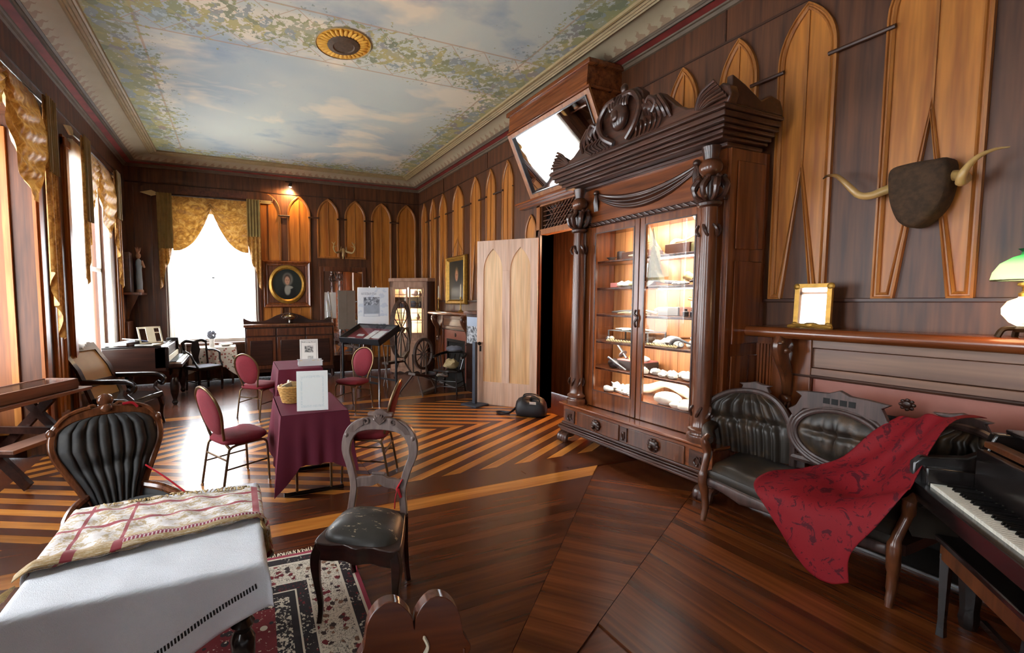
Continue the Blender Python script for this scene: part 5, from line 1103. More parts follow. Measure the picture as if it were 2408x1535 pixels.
# fold line runs from near-left to mid-right; cloth covers everything beyond it
def fold(x): return lerp(-.17, -.06, (x+TW)/(2*TW))
def shawl(u, v):
    x = lerp(-TW-.07, TW+.035, u); y0 = fold(min(max(x, -TW), TW)); y = lerp(y0, TD-.01-.12*max(0, u-.35), v)
    if x < -TW+.1 and y > TD-.1-(x+TW)*-1+0: y = min(y, TD-.02)
    ex_ = abs(x)-TW; z = ZS+.004+wr_(x, y)
    if ex_ > -.0:
        d_, dr = profile_drop(ex_, 0); x = (TW+d_+.008)*(1 if x > 0 else -1); z = ZS+.004-dr
    return x, y, z+.01*math.exp(-((v)/.06)**2)
MB().grid(shawl, 80, 60, uv=lambda u, v: (u, v)).build('cloth', 'paisley_shawl', sh, ang=180, solid=.0015)
def flap(u, v):                                          # turned-back edge, reverse side up
    x = lerp(-TW-.05, TW+.02, u); y0 = fold(min(max(x, -TW), TW)); wdt = .055+.05*sin(pi*min(1, u*1.05))*(1-.3*u)
    y = y0-.004+wdt*v; z = ZS+.020+.012*sin(pi*v)+.004*sin(u*50)*v+.004*sin(u*17)
    if x < -TW: z -= .6*(-TW-x)
    if x > TW: z -= .8*(x-TW)
    return x, y, z
MB().grid(flap, 80, 10, uv=lambda u, v: (u, v)).build('turned_edge', 'shawl_reverse', sh, ang=180, solid=.0015)
m = MB(); rn = random.Random(3)
def strand(x, y, z, dx, dy, L, drop=0):
    m.tube(spline([(x, y, z), (x+dx*L*.5+rn.uniform(-.008, .008), y+dy*L*.5+rn.uniform(-.008, .008), z+.004-drop*L*.3), (x+dx*L+rn.uniform(-.015, .015), y+dy*L+rn.uniform(-.015, .015), z-.002-drop*L)], 3), [.0028]*6+[.001], 4)
for i in range(60): x = lerp(.0, TW-.02, rn.random()); strand(x, TD-.02-.12*max(0, (x+TW)/(2*TW)-.35), ZS+.008, rn.uniform(-.4, .4), .7, .045)
for i in range(40): x = lerp(-TW+.05, 0, rn.random()); strand(x, TD-.05, ZS+.008, rn.uniform(-.5, .2), .6, .04)
for i in range(50): y = lerp(-.28, -.20, rn.random()); strand(-TW-.03, y, ZS-.01, -.8, -.4+rn.uniform(-.4, .4), .06, .7)
for i in range(40): y = lerp(-.10, .0, rn.random()); strand(TW+.012, y, ZS-.002, .35, rn.uniform(-.4, .3), .09, 1.3)
m.build('fringe', 'rope', sh)['kind'] = 'stuff'
def corner(u, v): x = TW+.026+.018*sin(v*9+u*5); y = lerp(-.12, .04, u)*(1-.5*v); return x+.02*v, y-.03*v, ZS-.01-.17*v*(1-.3*abs(u-.5))
MB().grid(corner, 16, 18, uv=lambda u, v: (.85+.15*v, .8+.2*u)).build('hanging_corner', 'paisley_shawl', sh, ang=180, solid=.0015)
# ---- tufted settee (local -x faces the room)
st = thing('tufted_settee', 'low Victorian settee in tufted olive-brown leather with oval middle back', 'sofa', (3.90, 1.70, 0))
def ssf(u): return -.60-.06*sin(pi*u)-.05*(abs(u-.5) < .0)                     # front x over width parameter
def seat(u, v):
    y = lerp(-.62, .62, u); xf = -.66-.03*cos((u-.5)*2*pi); x = lerp(-.05, xf, v); ed = min(1, 7*min(u, 1-u)); 
    fz = .0 if v < .85 else -.10*((v-.85)/.15)**2
    return x, y*(1-.20*v), .43+.035*sin(pi*min(1, v*1.02))*ed+fz-.012*abs(sin(u*2*pi))**8
MB().grid(seat, 40, 18).build('seat', 'olive_leather', st, ang=70)
def frail(u, v):
    y = lerp(-.50, .50, u); xf = -.665-.03*cos((u-.5)*2*pi); zb = .245+.035*abs(cos((u)*2*pi)); return xf-.01*sin(pi*v), y, lerp(.335, zb, v)
MB().grid(frail, 40, 5).build('front_rail', 'settee_wood', st, ang=60, solid=.02)
def drop(u, v): y = lerp(-.505, .505, u); return -.655-.03*cos((u-.5)*2*pi)-.006*sin(pi*v), y, lerp(.39, .33, v)
MB().grid(drop, 40, 4).build('seat_band', 'olive_leather', st, ang=60)
MB().box(-.62, -.05, -.56, .56, .30, .36).build('seat_box', 'dark_wood', st, smooth=False)
def endback(s):
    yo = s*.55
    ctr = [(s*.27, .42), (s*.27, .60), (s*.30, .75), (s*.36, .86), (s*.45, .925), (s*.58, .94), (s*.70, .91), (s*.79, .83), (s*.82, .72), (s*.80, .6), (s*.78, .42)]
    sp_ = spline([(0, a_, b_) for a_, b_ in ctr], 4); n_ = len(sp_)
    xb = lambda y, z: -.02-.10*max(0, (abs(y)-.5)/.3)**2*1.6+(.10*(z-.42)*-.3)
    fl_ = [(p.y, p.z) for p in sp_]
    MB().tube([(xb(y, z)-.02, y, z) for y, z in fl_], .022, 8).build('back_frame', 'settee_wood', st)
    cen = (s*.545, .66)
    def tf(u, v):
        k = v; i = int(round(u*(n_-1))); y, z = fl_[i]; y2, z2 = lerp(cen[0], y, k), lerp(cen[1]*.75+.2, z, k)
        return y2, z2
    def pad(u, v):
        z = lerp(.43, .925, v); w0 = interp([(.43, .0), (.6, .0), (.75, .03), (.86, .09), (.925, .22)], z); w1 = interp([(.43, .51), (.6, .53), (.72, .55), (.83, .52), (.91, .43), (.925, .38)], z)
        y = s*(.27+lerp(w0, w1, u)); ed = min(1, 6*min(u, 1-u))*min(1, 9*(1-v)); ph = 7 if z > .68 else 9
        row = abs(sin((u*ph)*pi))**.6; ln = math.exp(-((z-.70)/.03)**2)
        d = (.03+.04*row)*ed-.04*ln*ed
        return xb(y, z)-.02-d, y, z
    MB().grid(pad, 60, 34).build('backrest', 'olive_leather', st, ang=180)
    MB().grid(lambda u, v: (xb(pad(u, v)[1], pad(u, v)[2])+.012, pad(u, v)[1], pad(u, v)[2]), 16, 10).build('back_cover', 'olive_leather', st, ang=180)
    m = MB(); m.prism([(s*.44, .945), (s*.46, .985), (s*.43, 1.0), (s*.50, 1.005), (s*.55, 1.02), (s*.60, 1.005), (s*.67, .99), (s*.64, .975), (s*.66, .93)], -.055, -.02, 'yz'); m.build('crest', 'settee_wood', st, bev=.006)
    # arm: padded roll and scrolled post
    MB().tube(spline([(-.15, s*.79, .62), (-.28, s*.75, .62), (-.42, s*.67, .61), (-.55, s*.57, .60)], 5), [.042]*14+[.038, .034], 10).build('arm_pad', 'olive_leather', st)
    MB().grid(lambda u, v: (lerp(-.1, -.56, u), s*(lerp(.79, .56, u)+.06*sin(pi*u)-.03*sin(pi*v)), lerp(.60, .40, v)), 12, 6).build('arm_side', 'olive_leather', st, ang=180)
    MB().tube(spline([(-.56, s*.57, .63), (-.61, s*.56, .60), (-.59, s*.55, .53), (-.61, s*.54, .46), (-.65, s*.53, .38), (-.66, s*.53, .31), (-.64, s*.525, .22), (-.63, s*.52, .10), (-.645, s*.52, .03), (-.65, s*.52, 0)], 4), [.022]*4+[.03]*5+[.024]*4+[.024]*4+[.03]*8+[.024]*4+[.02]*4+[.017]*4, 10).build('arm_post_leg', 'walnut', st)
    MB().tube([(-.06, s*.70, .4), (-.02, s*.72, .2), (.02, s*.74, 0)], .024, 8).build('rear_leg', 'walnut', st)
endback(1); endback(-1)
def oval(u, v):
    a_ = 2*pi*u; k = v; y = .235*k*cos(a_); z = .715+.175*k*sin(a_); ed = (1-k**4); row = abs(sin((y+.235)/.47*6*pi))**.6; ln = math.exp(-((z-.735)/.022)**2)
    return -.07-.05*ed*(.5+.5*row)+.03*ln*ed, y, z
MB().grid(oval, 64, 14, cu=True).build('oval_backrest', 'olive_leather', st, ang=180)
m = MB()
for q, rr in ((0, .016), (.026, .012), (.048, .018)): m.tube([(-.075+q*.4, (.245+q)*cos(k*pi/20), .715+(.185+q)*sin(k*pi/20)) for k in range(40)], rr, 8, closed=True)
m.build('oval_frame', 'settee_wood', st)
m = MB().prism([(-.26, .80), (-.30, .86), (-.25, .90), (-.22, .97), (-.26, 1.0), (-.15, 1.015), (-.06, 1.02), (0, 1.05), (.06, 1.02), (.15, 1.015), (.26, 1.0), (.22, .97), (.25, .90), (.30, .86), (.26, .80), (.2, .88), (0, .915), (-.2, .88)], -.075, -.04, 'yz'); m.box(-.055, -.02, -.03, .03, .43, .56); m.build('oval_crest', 'settee_wood', st, bev=.005)
m = MB()
for k in range(4): m.box(-.0775, -.074, -.09+.047*k, -.09+.047*k+.036, .945, .985)
m.build('crest_piercings', 'soot_gap_black', st, smooth=False)  # black blocks paint the dark of openings onto the solid crest
MB().tube([(-.04, -.27, .50), (-.04, .27, .50)], .03, 8).build('back_rail', 'settee_wood', st)
# ---- red brocade throw over the settee and the piano corner
t = NT('red_brocade'); P = t.coords(); n1 = t.noise(P, 11, 5, .6, dist=2.2); t.bump(t.noise(P, 250, 2), .2, .002)
t.fin(t.mix(t.ramp(n1, [(.56, (0, 0, 0, 1)), (.60, (1, 1, 1, 1))]), t.mix(t.noise(P, 2, 2), srgb(118, 12, 28), srgb(128, 16, 22)), srgb(74, 6, 20)), .7, spec=.25)
def bez(P_, t_): 
    q = [Vector(p) for p in P_]
    while len(q) > 1: q = [a_.lerp(b_, t_) for a_, b_ in zip(q, q[1:])]
    return q[0]
rows_ = [[(3.86, 1.06, 1.0), (3.80, 1.20, .98), (3.86, 1.32, .95), (3.88, 1.42, .92)],
         [(3.62, 1.10, 1.0), (3.68, 1.22, .90), (3.74, 1.36, .82), (3.80, 1.50, .80)],
         [(3.44, 1.12, .88), (3.54, 1.30, .72), (3.66, 1.46, .63), (3.72, 1.62, .60)],
         [(3.27, 1.13, .68), (3.42, 1.36, .52), (3.52, 1.56, .505), (3.60, 1.78, .51)],
         [(3.20, 1.12, .655), (3.30, 1.40, .49), (3.36, 1.62, .485), (3.40, 1.88, .49)],
         [(3.15, 1.20, .44), (3.17, 1.42, .43), (3.17, 1.62, .43), (3.17, 1.84, .44)],
         [(3.13, 1.30, .24), (3.12, 1.42, .25), (3.13, 1.57, .27), (3.14, 1.72, .30)],
         [(3.12, 1.30, .09), (3.11, 1.38, .035), (3.12, 1.47, .035), (3.13, 1.56, .10)]]
def throw(u, v):
    cols = [bez([r_[k] for r_ in rows_], 0) for k in range(1)] if False else None
    f = v*(len(rows_)-1); i = min(int(f), len(rows_)-2); t_ = f-i
    def rowp(r_, uu): 
        g = uu*3; j = min(int(g), 2); s_ = g-j; q = [Vector(p) for p in r_]; p0 = q[j-1] if j else q[0]*2-q[1]; p3 = q[j+2] if j < 2 else q[3]*2-q[2]
        return .5*((2*q[j])+(q[j+1]-p0)*s_+(2*p0-5*q[j]+4*q[j+1]-p3)*s_*s_+(3*q[j]-p0-3*q[j+1]+p3)*s_**3)
    R0 = [rowp(rows_[min(max(i+k, 0), len(rows_)-1)], u) for k in (-1, 0, 1, 2)]
    p = .5*((2*R0[1])+(R0[2]-R0[0])*t_+(2*R0[0]-5*R0[1]+4*R0[2]-R0[3])*t_*t_+(3*R0[1]-R0[0]-3*R0[2]+R0[3])*t_**3)
    fo = .022*sin(u*9+v*3)*max(0, sin(pi*v))+.018*sin(u*15-v*5)*(1-v)+.012*sin(u*5+v*11)
    return p.x-fo*.7, p.y, p.z+fo*.7+.012
MB().grid(throw, 48, 70).build('throw', 'red_brocade', None, ang=180, solid=.003)
th = bpy.data.objects['throw']; th.name = 'red_throw'; tag(th, 'crimson brocade throw draped from the piano across the settee to the floor', 'throw')
# ---- grand piano at the right edge: local x along keyboard (bass to treble), y away from the player
gp = thing('grand_piano', 'black grand piano with its keyboard at the right picture edge', 'piano', (3.40, 1.16, 0), math.atan2(-.604, -.797))
PW, PD = 1.44, 1.02
MB().box(.04, PW-.04, .03, PD, .62, .68).build('key_bed', 'black_wood', gp, bev=.004)
MB().box(.0, PW, -.03, .03, .615, .705).build('key_slip', 'black_wood', gp, bev=.006)
ck = [(-.03, .615), (-.03, .80), (.0, .84), (.08, .85), (.16, .86), (.22, .90), (.24, .97), (.25, 1.0), (PD, 1.0), (PD, .615)]
for x0 in (0, PW-.10):
    w_ = .10 if x0 == 0 else .10
    MB().prism([(a_, b_) for a_, b_ in ck], x0, x0+.055 if x0 == 0 else x0+.10, 'yz').build('cheek', 'black_wood', gp, bev=.008)
MB().box(.055, .11, -.0, .17, .68, .80).build('key_block', 'black_wood', gp, bev=.006)
MB().box(.11, PW-.11, .165, .20, .70, .93).build('fallboard', 'black_wood', gp, bev=.006)
MB().box(.055, PW-.1, .21, .26, .93, .96).build('music_rail', 'walnut', gp, bev=.004)
pp = [(0, .25), (PW, .25), (PW, PD-.35), (PW-.35, PD-.1), (.9, PD-.02), (0, PD)]
MB().prism(pp, .66, .70, 'xy').build('soundboard', 'brass', gp, smooth=False)
MB().prism([(PW-.04, .25), (PW, .25), (PW, PD-.35), (PW-.04, PD-.35)], .68, 1.0, 'xy').build('rim', 'black_wood', gp, smooth=False)
MB().prism([(0, PD-.04), (.9, PD-.06), (.9, PD-.02), (0, PD)], .68, 1.0, 'xy').build('rim', 'black_wood', gp, smooth=False)
MB().prism([(0, .30), (.75, .30), (.72, .45), (.62, .60), (.5, .7), (.35, PD-.06), (0, PD)], 1.0, 1.02, 'xy').build('lid', 'black_wood', gp, bev=.005)
plain('ivory', srgb(232, 228, 214), .3, var=.04); plain('ebony', srgb(14, 13, 13), .25)
kw = (PW-.23)/52
wk = MB().box(0, kw-.0012, 0, .148, .68, .722).box(0, kw-.0012, -.004, 0, .70, .722); o0 = wk.build('white_key', 'ivory', gp, bev=.0015); o0.location = (.115, .018, 0)
bkm = MB().add([(0, 0, .72), (.010, 0, .72), (.010, .095, .72), (0, .095, .72), (.001, .006, .736), (.009, .006, .736), (.009, .095, .736), (.001, .095, .736)], [(0, 1, 5, 4), (1, 2, 6, 5), (2, 3, 7, 6), (3, 0, 4, 7), (4, 5, 6, 7)]); b0 = bkm.build('black_key', 'ebony', gp, smooth=False); b0.location = (.115+kw-.005, .065, 0)
first = True
for k in range(1, 52): o = o0.copy(); COL.objects.link(o); o.location = (.115+k*kw, .018, 0)
for k in range(51):
    if (k % 7) in (1, 4): continue
    if k == 0: continue
    o = b0.copy(); COL.objects.link(o); o.location = (.115+(k+1)*kw-.005, .065, 0)
for x, y in ((.12, .18), (PW-.12, .18), (.55, PD-.12)): MB().lathe([(.03, 0), (.04, .05), (.035, .1), (.05, .3), (.06, .55), (.05, .62)], (x, y, 0), 8).build('leg', 'black_wood', gp)
m = MB().cyl((.66, .35, .12), (.66, .35, .64), .015).cyl((.78, .35, .12), (.78, .35, .64), .015).box(.60, .84, .28, .40, .09, .14); m.build('pedal_lyre', 'black_wood', gp)
for k in range(3): MB().box(.65+.05*k, .68+.05*k, .12, .3, .06, .075).build('pedal', 'brass', gp, bev=.003)
pb = thing('piano_bench', 'dark piano bench tucked under the grand piano keyboard', 'bench', (3.215, 1.02, 0), math.atan2(-.604, -.797))
MB().box(0, .78, .0, .34, .475, .505).build('top', 'black_wood', pb, bev=.006)
MB().box(.02, .76, .015, .325, .39, .475).build('box', 'walnut', pb, bev=.003)
for x in (.035, .745):
    for y in (.035, .305): MB().tube([(x, y, .42), (x, y, .08), (x, y, 0)], [.024, .016, .02], 4).build('leg', 'black_wood', pb)
MB().box(.03, .75, .16, .18, .10, .13).build('stretcher', 'black_wood', pb, smooth=False)
# ================================================================ far end of the room and small things
plain('silver', srgb(190, 186, 178), .18, 1, var=.08); plain('black_metal', srgb(26, 27, 32), .45, .4); plain('slate_metal', srgb(62, 68, 80), .5, .3); plain('antler', srgb(178, 148, 96), .5, var=.3); plain('gold_leaf', srgb(176, 132, 54), .4, .6, var=.3, nscale=20)
# sideboard
sb = thing('sideboard', 'long dark sideboard with a shaped splashback under the oval portrait', 'sideboard', (1.065, FW-.075, 0))
MB().box(-.93, .93, -.45, 0, .16, 1.13).build('body', 'dark_wood', sb, bev=.005)
MB().box(-.96, .96, -.48, 0, 1.13, 1.19).build('top', 'walnut', sb, bev=.012)
bp_ = spline([(-.95, 1.19, 0), (-.95, 1.31, 0), (-.90, 1.29, 0), (-.80, 1.25, 0), (-.62, 1.24, 0), (-.45, 1.27, 0), (-.25, 1.37, 0), (0, 1.42, 0), (.25, 1.37, 0), (.45, 1.27, 0), (.62, 1.24, 0), (.80, 1.25, 0), (.90, 1.29, 0), (.95, 1.31, 0), (.95, 1.19, 0)], 3)
MB().prism([(p.x, p.y) for p in bp_], -.05, -.01, 'xz').build('splashback', 'dark_wood', sb, bev=.006)
for x0, x1 in ((-.9, -.32), (-.29, .29), (.32, .9)):
    MB().box(x0, x1, -.47, -.45, .95, 1.10).build('drawer', 'walnut', sb, bev=.006)
    d = MB().box(x0, x1, -.465, -.45, .24, .92).build('door', 'walnut', sb, bev=.006); MB().box(x0+.07, x1-.07, -.475, -.464, .32, .85).build('door_panel', 'dark_wood', d, bev=.012)
for x in (-.9, .9): MB().lathe([(.03, 0), (.045, .05), (.035, .1), (.05, .17)], (x, -.4, 0), 10).build('foot', 'dark_wood', sb); MB().lathe([(.03, 0), (.045, .05), (.035, .1), (.05, .17)], (x, -.06, 0), 10).build('foot', 'dark_wood', sb)
tu = thing('silver_tureen', 'silver lidded tureen with two handles on the sideboard', 'tureen', (1.07, FW-.30, 1.19))
MB().lathe([(.07, 0), (.075, .012), (.03, .03), (.028, .06), (.09, .085), (.125, .12), (.13, .15)], n=24).build('bowl', 'silver', tu)
MB().lathe([(.132, .15), (.12, .165), (.08, .195), (.03, .21), (.012, .215), (.02, .23), (0, .245)], n=24).build('lid', 'silver', tu)
for s in (-1, 1): MB().tube([(s*(.12+.045*sin(a)), 0, .11+.04*(1-cos(a))) for a in [k*pi/8 for k in range(9)]], .008, 6).build('handle', 'silver', tu)
# painted portraits: flat procedural pictures
def portrait_mat(name, bgc, skin, robe, hair, cx=.5, bonnet=None, collar=None):
    t = NT(name); u = t.n('TexCoord'); s_ = t.n('SeparateXYZ'); t.l(u.outputs['Generated'], s_.inputs[0]); X, Z = s_.outputs[0], s_.outputs[2]
    wob = t.math('MULTIPLY', t.math('SUBTRACT', t.noise(u.outputs['Generated'], 12, 3), .5), .03)
    def ell(x, z, a, b):
        q = t.math('ADD', t.math('POWER', t.math('ABSOLUTE', t.math('DIVIDE', t.math('SUBTRACT', X, x), a)), 2), t.math('POWER', t.math('ABSOLUTE', t.math('DIVIDE', t.math('SUBTRACT', Z, z), b)), 2))
        r_ = t.n('MapRange', i_1=.6, i_2=1.35, i_3=.95, i_4=0.0); t.l(t.math('ADD', q, wob), r_.inputs[0]); return r_.outputs[0]
    c = t.mix(t.noise(u.outputs['Generated'], 4, 3), bgc, tuple(x*1.5 for x in bgc[:3])+(1,))
    c = t.mix(ell(cx, .08, .34, .33), c, robe)
    if collar: c = t.mix(ell(cx, .32, .10, .16), c, collar); c = t.mix(ell(cx+.06, .40, .12, .05), c, collar)
    if bonnet: c = t.mix(ell(cx+.01, .66, .17, .20), c, bonnet)
    c = t.mix(ell(cx, .66, .115, .165), c, hair); c = t.mix(ell(cx-.005, .615, .085, .135), c, skin)
    for dx in (-.035, .03): c = t.mix(ell(cx+dx, .635, .018, .012), c, srgb(70, 44, 34))
    c = t.mix(ell(cx, .55, .025, .008), c, srgb(140, 70, 60)); c = t.mix(ell(cx, .595, .012, .03), c, tuple(x*.8 for x in skin[:3])+(1,))
    t.fin(c, .35); return name
portrait_mat('lady_painting', srgb(34, 38, 34), srgb(186, 140, 110), srgb(24, 24, 24), srgb(60, 42, 32), .5, srgb(112, 108, 98), srgb(150, 146, 134))
portrait_mat('man_painting', srgb(40, 38, 30), srgb(180, 124, 92), srgb(34, 32, 28), srgb(110, 84, 52), .5, None, None)
pt = thing('oval_portrait', 'portrait of a lady in a white bonnet in a gold oval and square wooden frame', 'painting', (1.065, FW-.02, 2.06))
m = rframe(MB(), .52, .52, [(0, 0), (0, -.05), (.02, -.075), (.05, -.06), (.07, -.035), (.1, -.045), (.115, -.025)]); m.build('outer_frame', 'mahogany', pt, bev=.006)
MB().box(-.44, .44, -.025, 0, -.44, .44).build('mat_board', 'casing', pt, smooth=False)
MB().lathe([(.31, 0), (.33, .03), (.35, .045), (.375, .035), (.40, .02), (.405, 0)], (0, -.025, 0), 40, rotm(pi/2), sy=1.08).build('oval_frame', 'gold_leaf', pt)
MB().prism([(.325*cos(k*pi/20), .35*sin(k*pi/20)) for k in range(40)], -.03, -.026, 'xz').build('canvas', 'lady_painting', pt, smooth=False)
pm = thing('man_portrait', 'portrait of a man in a gilt frame above the far mantel', 'painting', (RW-.02, 8.29, 1.60), rad(-90))
MB().box(-.36, .36, -.02, 0, .08, .92).build('canvas', 'man_painting', pm, smooth=False)
m = rframe(MB(), .44, .5, [(0, 0), (0, -.04), (.02, -.075), (.04, -.06), (.06, -.07), (.085, -.04), (.10, -.02)], .5); m.build('frame', 'gold_leaf', pm, bev=.006)
MB().tube([(-.3, -.01, 1.0), (0, -.006, 1.35), (.3, -.01, 1.0)], .003, 5).build('hanging_wire', 'dark_metal', pm)
plain('wax', srgb(236, 226, 196), .5)
for y, lab in ((8.86, 'brass candlestick with a white candle left of the man portrait'), (7.82, 'brass candlestick with a white candle right of the man portrait')):
    c = thing('candlestick', lab, 'candlestick', (RW-.19, y, 1.456), 0, 'brass candlesticks')
    MB().lathe([(.055, 0), (.058, .012), (.03, .025), (.012, .05), (.011, .14), (.018, .155), (.010, .17), (.010, .25), (.02, .262), (.018, .29), (0, .29)], n=14).build('stick', 'brass', c)
    MB().lathe([(.011, .285), (.010, .53), (.003, .545), (0, .56)], n=10).build('candle', 'wax', c)
an = thing('deer_antlers', 'small pale deer antlers mounted above the tall mirror', 'antlers', (2.34, FW-.02, 2.72))
MB().tube(spline([(0, -.03, -.05), (0, -.06, .03), (0, -.06, .12), (0, -.03, .18)], 4), [.012]*3+[.03]*4+[.045]*4+[.03]*2, 10).build('skull', 'antler', an)
for s in (-1, 1):
    m = MB().tube(spline([(s*.03, -.05, .14), (s*.10, -.10, .10), (s*.20, -.16, .08), (s*.25, -.17, .18), (s*.22, -.14, .28), (s*.19, -.12, .33)], 4), [.022]*8+[.018]*6+[.012]*5+[.005]*2, 8)
    for a_, b_ in (((s*.07, -.08, .12), (s*.06, -.12, .22)), ((s*.24, -.17, .2), (s*.15, -.17, .24)), ((s*.235, -.15, .26), (s*.28, -.13, .32))): m.tube([a_, b_], [.014, .004], 6)
    m.build('antler', 'antler', an)
# corner china cabinet
kc = thing('china_cabinet', 'pale pine corner china cabinet with lit glazed doors', 'cabinet', (3.66, 9.55, 0), math.atan2(-.36, .80))
W_ = .43
MB().box(-W_, W_, 0, .05, .04, .82).build('lower_front', 'old_pine', kc, bev=.004)
for s in (-1, 1):
    d = MB().box(*sorted((s*.01, s*(W_-.07))), -.018, 0, .14, .76).build('cupboard_door', 'old_pine', kc, bev=.006)
    for k in range(3): MB().box(*sorted((s*(.04+.10*k), s*(.12+.10*k))), -.024, -.017, .2, .70).build('door_board', 'old_pine', d, bev=.006)
sc = [(-W_, .10), (-W_, .04), (-.3, .0), (-.2, .05), (-.1, .01), (0, .06), (.1, .01), (.2, .05), (.3, .0), (W_, .04), (W_, .10)]
MB().prism(sc, -.01, .03, 'xz').build('scalloped_base', 'old_pine', kc)
m = MB().box(-W_, -W_+.08, 0, .05, .82, 2.12).box(W_-.08, W_, 0, .05, .82, 2.12).box(-W_, W_, 0, .05, .82, .90).box(-W_, W_, 0, .05, 1.98, 2.12); m.build('face_frame', 'old_pine', kc, bev=.004)
m = MB().prism([(-W_-.02, -.03), (W_+.02, -.03), (W_+.33, .28), (-.05, .7), (-W_-.05, .42)], 2.12, 2.2, 'xy'); m.build('top', 'old_pine', kc, bev=.01)
MB().prism([(W_, 0), (W_+.02, .0), (W_+.30, .30), (W_+.28, .32)], .04, 2.12, 'xy').build('side', 'walnut', kc, smooth=False)
MB().prism([(-W_, 0), (-W_+.02, .0), (-W_+.0, .44), (-W_-.02, .44)], .04, 2.12, 'xy').build('side', 'walnut', kc, smooth=False)
plain('cream_inside', srgb(232, 214, 170), .6)
MB().prism([(-W_+.03, .36), (W_-.03, .30), (W_-.03, .32), (-W_+.03, .38)], .85, 2.1, 'xy').build('back_panel', 'cream_inside', kc, smooth=False)
for z in (.9, 1.22, 1.5, 1.75): MB().prism([(-W_+.03, .04), (W_-.03, .04), (W_-.03, .30), (-W_+.03, .36)], z, z+.018, 'xy').build('shelf', 'old_pine', kc, smooth=False)
for s in (-1, 1):
    x0, x1 = sorted((s*.015, s*(W_-.085))); d = bpy.data.objects.new('glazed_door', None); COL.objects.link(d); d.parent = kc
    m = MB().box(x0, x0+.04, -.02, .02, .90, 1.98).box(x1-.04, x1, -.02, .02, .90, 1.98).box(x0, x1, -.02, .02, .90, .94).box(x0, x1, -.02, .02, 1.94, 1.98); m.build('door_frame', 'old_pine', d, bev=.003)
    m = MB().box((x0+x1)/2-.006+s*.03, (x0+x1)/2+.006+s*.03, -.012, .012, .94, 1.94)
    for z in (1.17, 1.40, 1.62, 1.82): m.box(x0+.04, x1-.04, -.012, .012, z-.006, z+.006)
    m.build('glazing_bars', 'casing', d, smooth=False); MB().box(x0+.04, x1-.04, -.002, .002, .94, 1.94).build('pane', 'case_glass', d, smooth=False)
l = bpy.data.lights.new('china_light', 'POINT'); l.energy = 9; l.color = (1, .88, .68); l.shadow_soft_size = .05; lo = bpy.data.objects.new('china_light', l); lo.parent = kc; lo.location = (0, .16, 1.96); COL.objects.link(lo)
l2 = l.copy(); lo = bpy.data.objects.new('china_light', l2); lo.parent = kc; lo.location = (0, .12, 1.46); COL.objects.link(lo)
l3 = l.copy(); l3.energy = 8; lo = bpy.data.objects.new('china_light', l3); lo.parent = kc; lo.location = (0, .12, 1.16); COL.objects.link(lo)
plain('china_white', srgb(228, 226, 222), .2, var=.15, nscale=25); plain('china_blue', srgb(150, 160, 180), .25, var=.5, nscale=40)
ca, sa = cos(kc.rotation_euler.z), sin(kc.rotation_euler.z)
def kpos(x, y, z): return (3.66+x*ca-y*sa, 9.55+x*sa+y*ca, z)
pl = lambda R0: MB().lathe([(0, .0), (R0*.6, .004), (R0, .018), (R0*.98, .022), (R0*.6, .01), (0, .006)], (0, 0, R0), 20, rotm(-pi/2+.25))
for x, z, R0, lab in ((-.14, 1.768, .10, 'white plate on the top shelf of the china cabinet, left door'), (.14, 1.768, .08, 'white plate on the top shelf of the china cabinet, right door'), (-.16, 1.518, .08, 'small white plate on the middle shelf of the china cabinet, left door'), (.1, 1.518, .08, 'patterned plate on the middle shelf of the china cabinet, right door')):
    o = pl(R0).build('china_plate', 'china_white' if R0 != .08 else 'china_blue'); place(o, kpos(x, .18, z), kc.rotation_euler.z); tag(o, lab, 'plate', 'plates in the china cabinet')
for k, (x, z, lab) in enumerate(((.26, 1.768, 'dark jug on the top shelf of the china cabinet'), (.27, 1.518, 'dark jug on the middle shelf of the china cabinet'), (-.05, 1.238, 'pale teapot on the lower shelf of the china cabinet, left door'), (.22, 1.238, 'cup stand on the lower shelf of the china cabinet, right door'))):
    o = MB().lathe([(.025, 0), (.045, .03), (.05, .06), (.03, .10), (.022, .12), (.03, .14), (0, .14)], n=14).build('china_jug', 'china_white' if k == 2 else 'pewter'); place(o, kpos(x, .16, z)); tag(o, lab, 'jug', 'jugs in the china cabinet')
# slanted exhibit case
xc = thing('exhibit_case', 'black slanted exhibit case on thin legs before the white poster', 'display case', (1.885, 7.31, 0), rad(-63))
Rt = rotm(math.atan2(.22, .48)); cc0 = Vector((0, .25, 1.11))
def cb(m, x0, x1, y0, y1, z0, z1): return m.obox(cc0+Rt@Vector(((x0+x1)/2, (y0+y1)/2, (z0+z1)/2)), (x1-x0, y1-y0, z1-z0), Rt)
m = MB(); cb(m, -.5, .5, -.27, .27, -.06, -.045); cb(m, -.5, -.48, -.27, .27, -.06, .05); cb(m, .48, .5, -.27, .27, -.06, .05); cb(m, -.5, .5, -.27, -.25, -.06, .05); cb(m, -.5, .5, .25, .27, -.06, .05); m.build('case_body', 'black_metal', xc, bev=.003)
cb(MB(), -.48, .48, -.25, .25, -.044, -.03).build('velvet_lining', 'burgundy_fabric', xc, smooth=False)
cb(MB(), -.485, .485, -.255, .255, .04, .044).build('glass_top', 'case_glass', xc, smooth=False)
for x in (-.46, .46):
    for y in (.05, .45): MB().box(x-.014, x+.014, y-.014, y+.014, 0, .98 if y < .2 else 1.14).build('leg', 'black_metal' if (x < 0 or y > .2) else 'chrome', xc, smooth=False)
MB().box(-.46, .46, .04, .06, .30, .33).box(-.46, .46, .44, .46, .30, .33).build('rail', 'black_metal', xc, smooth=False)
rn = random.Random(5)
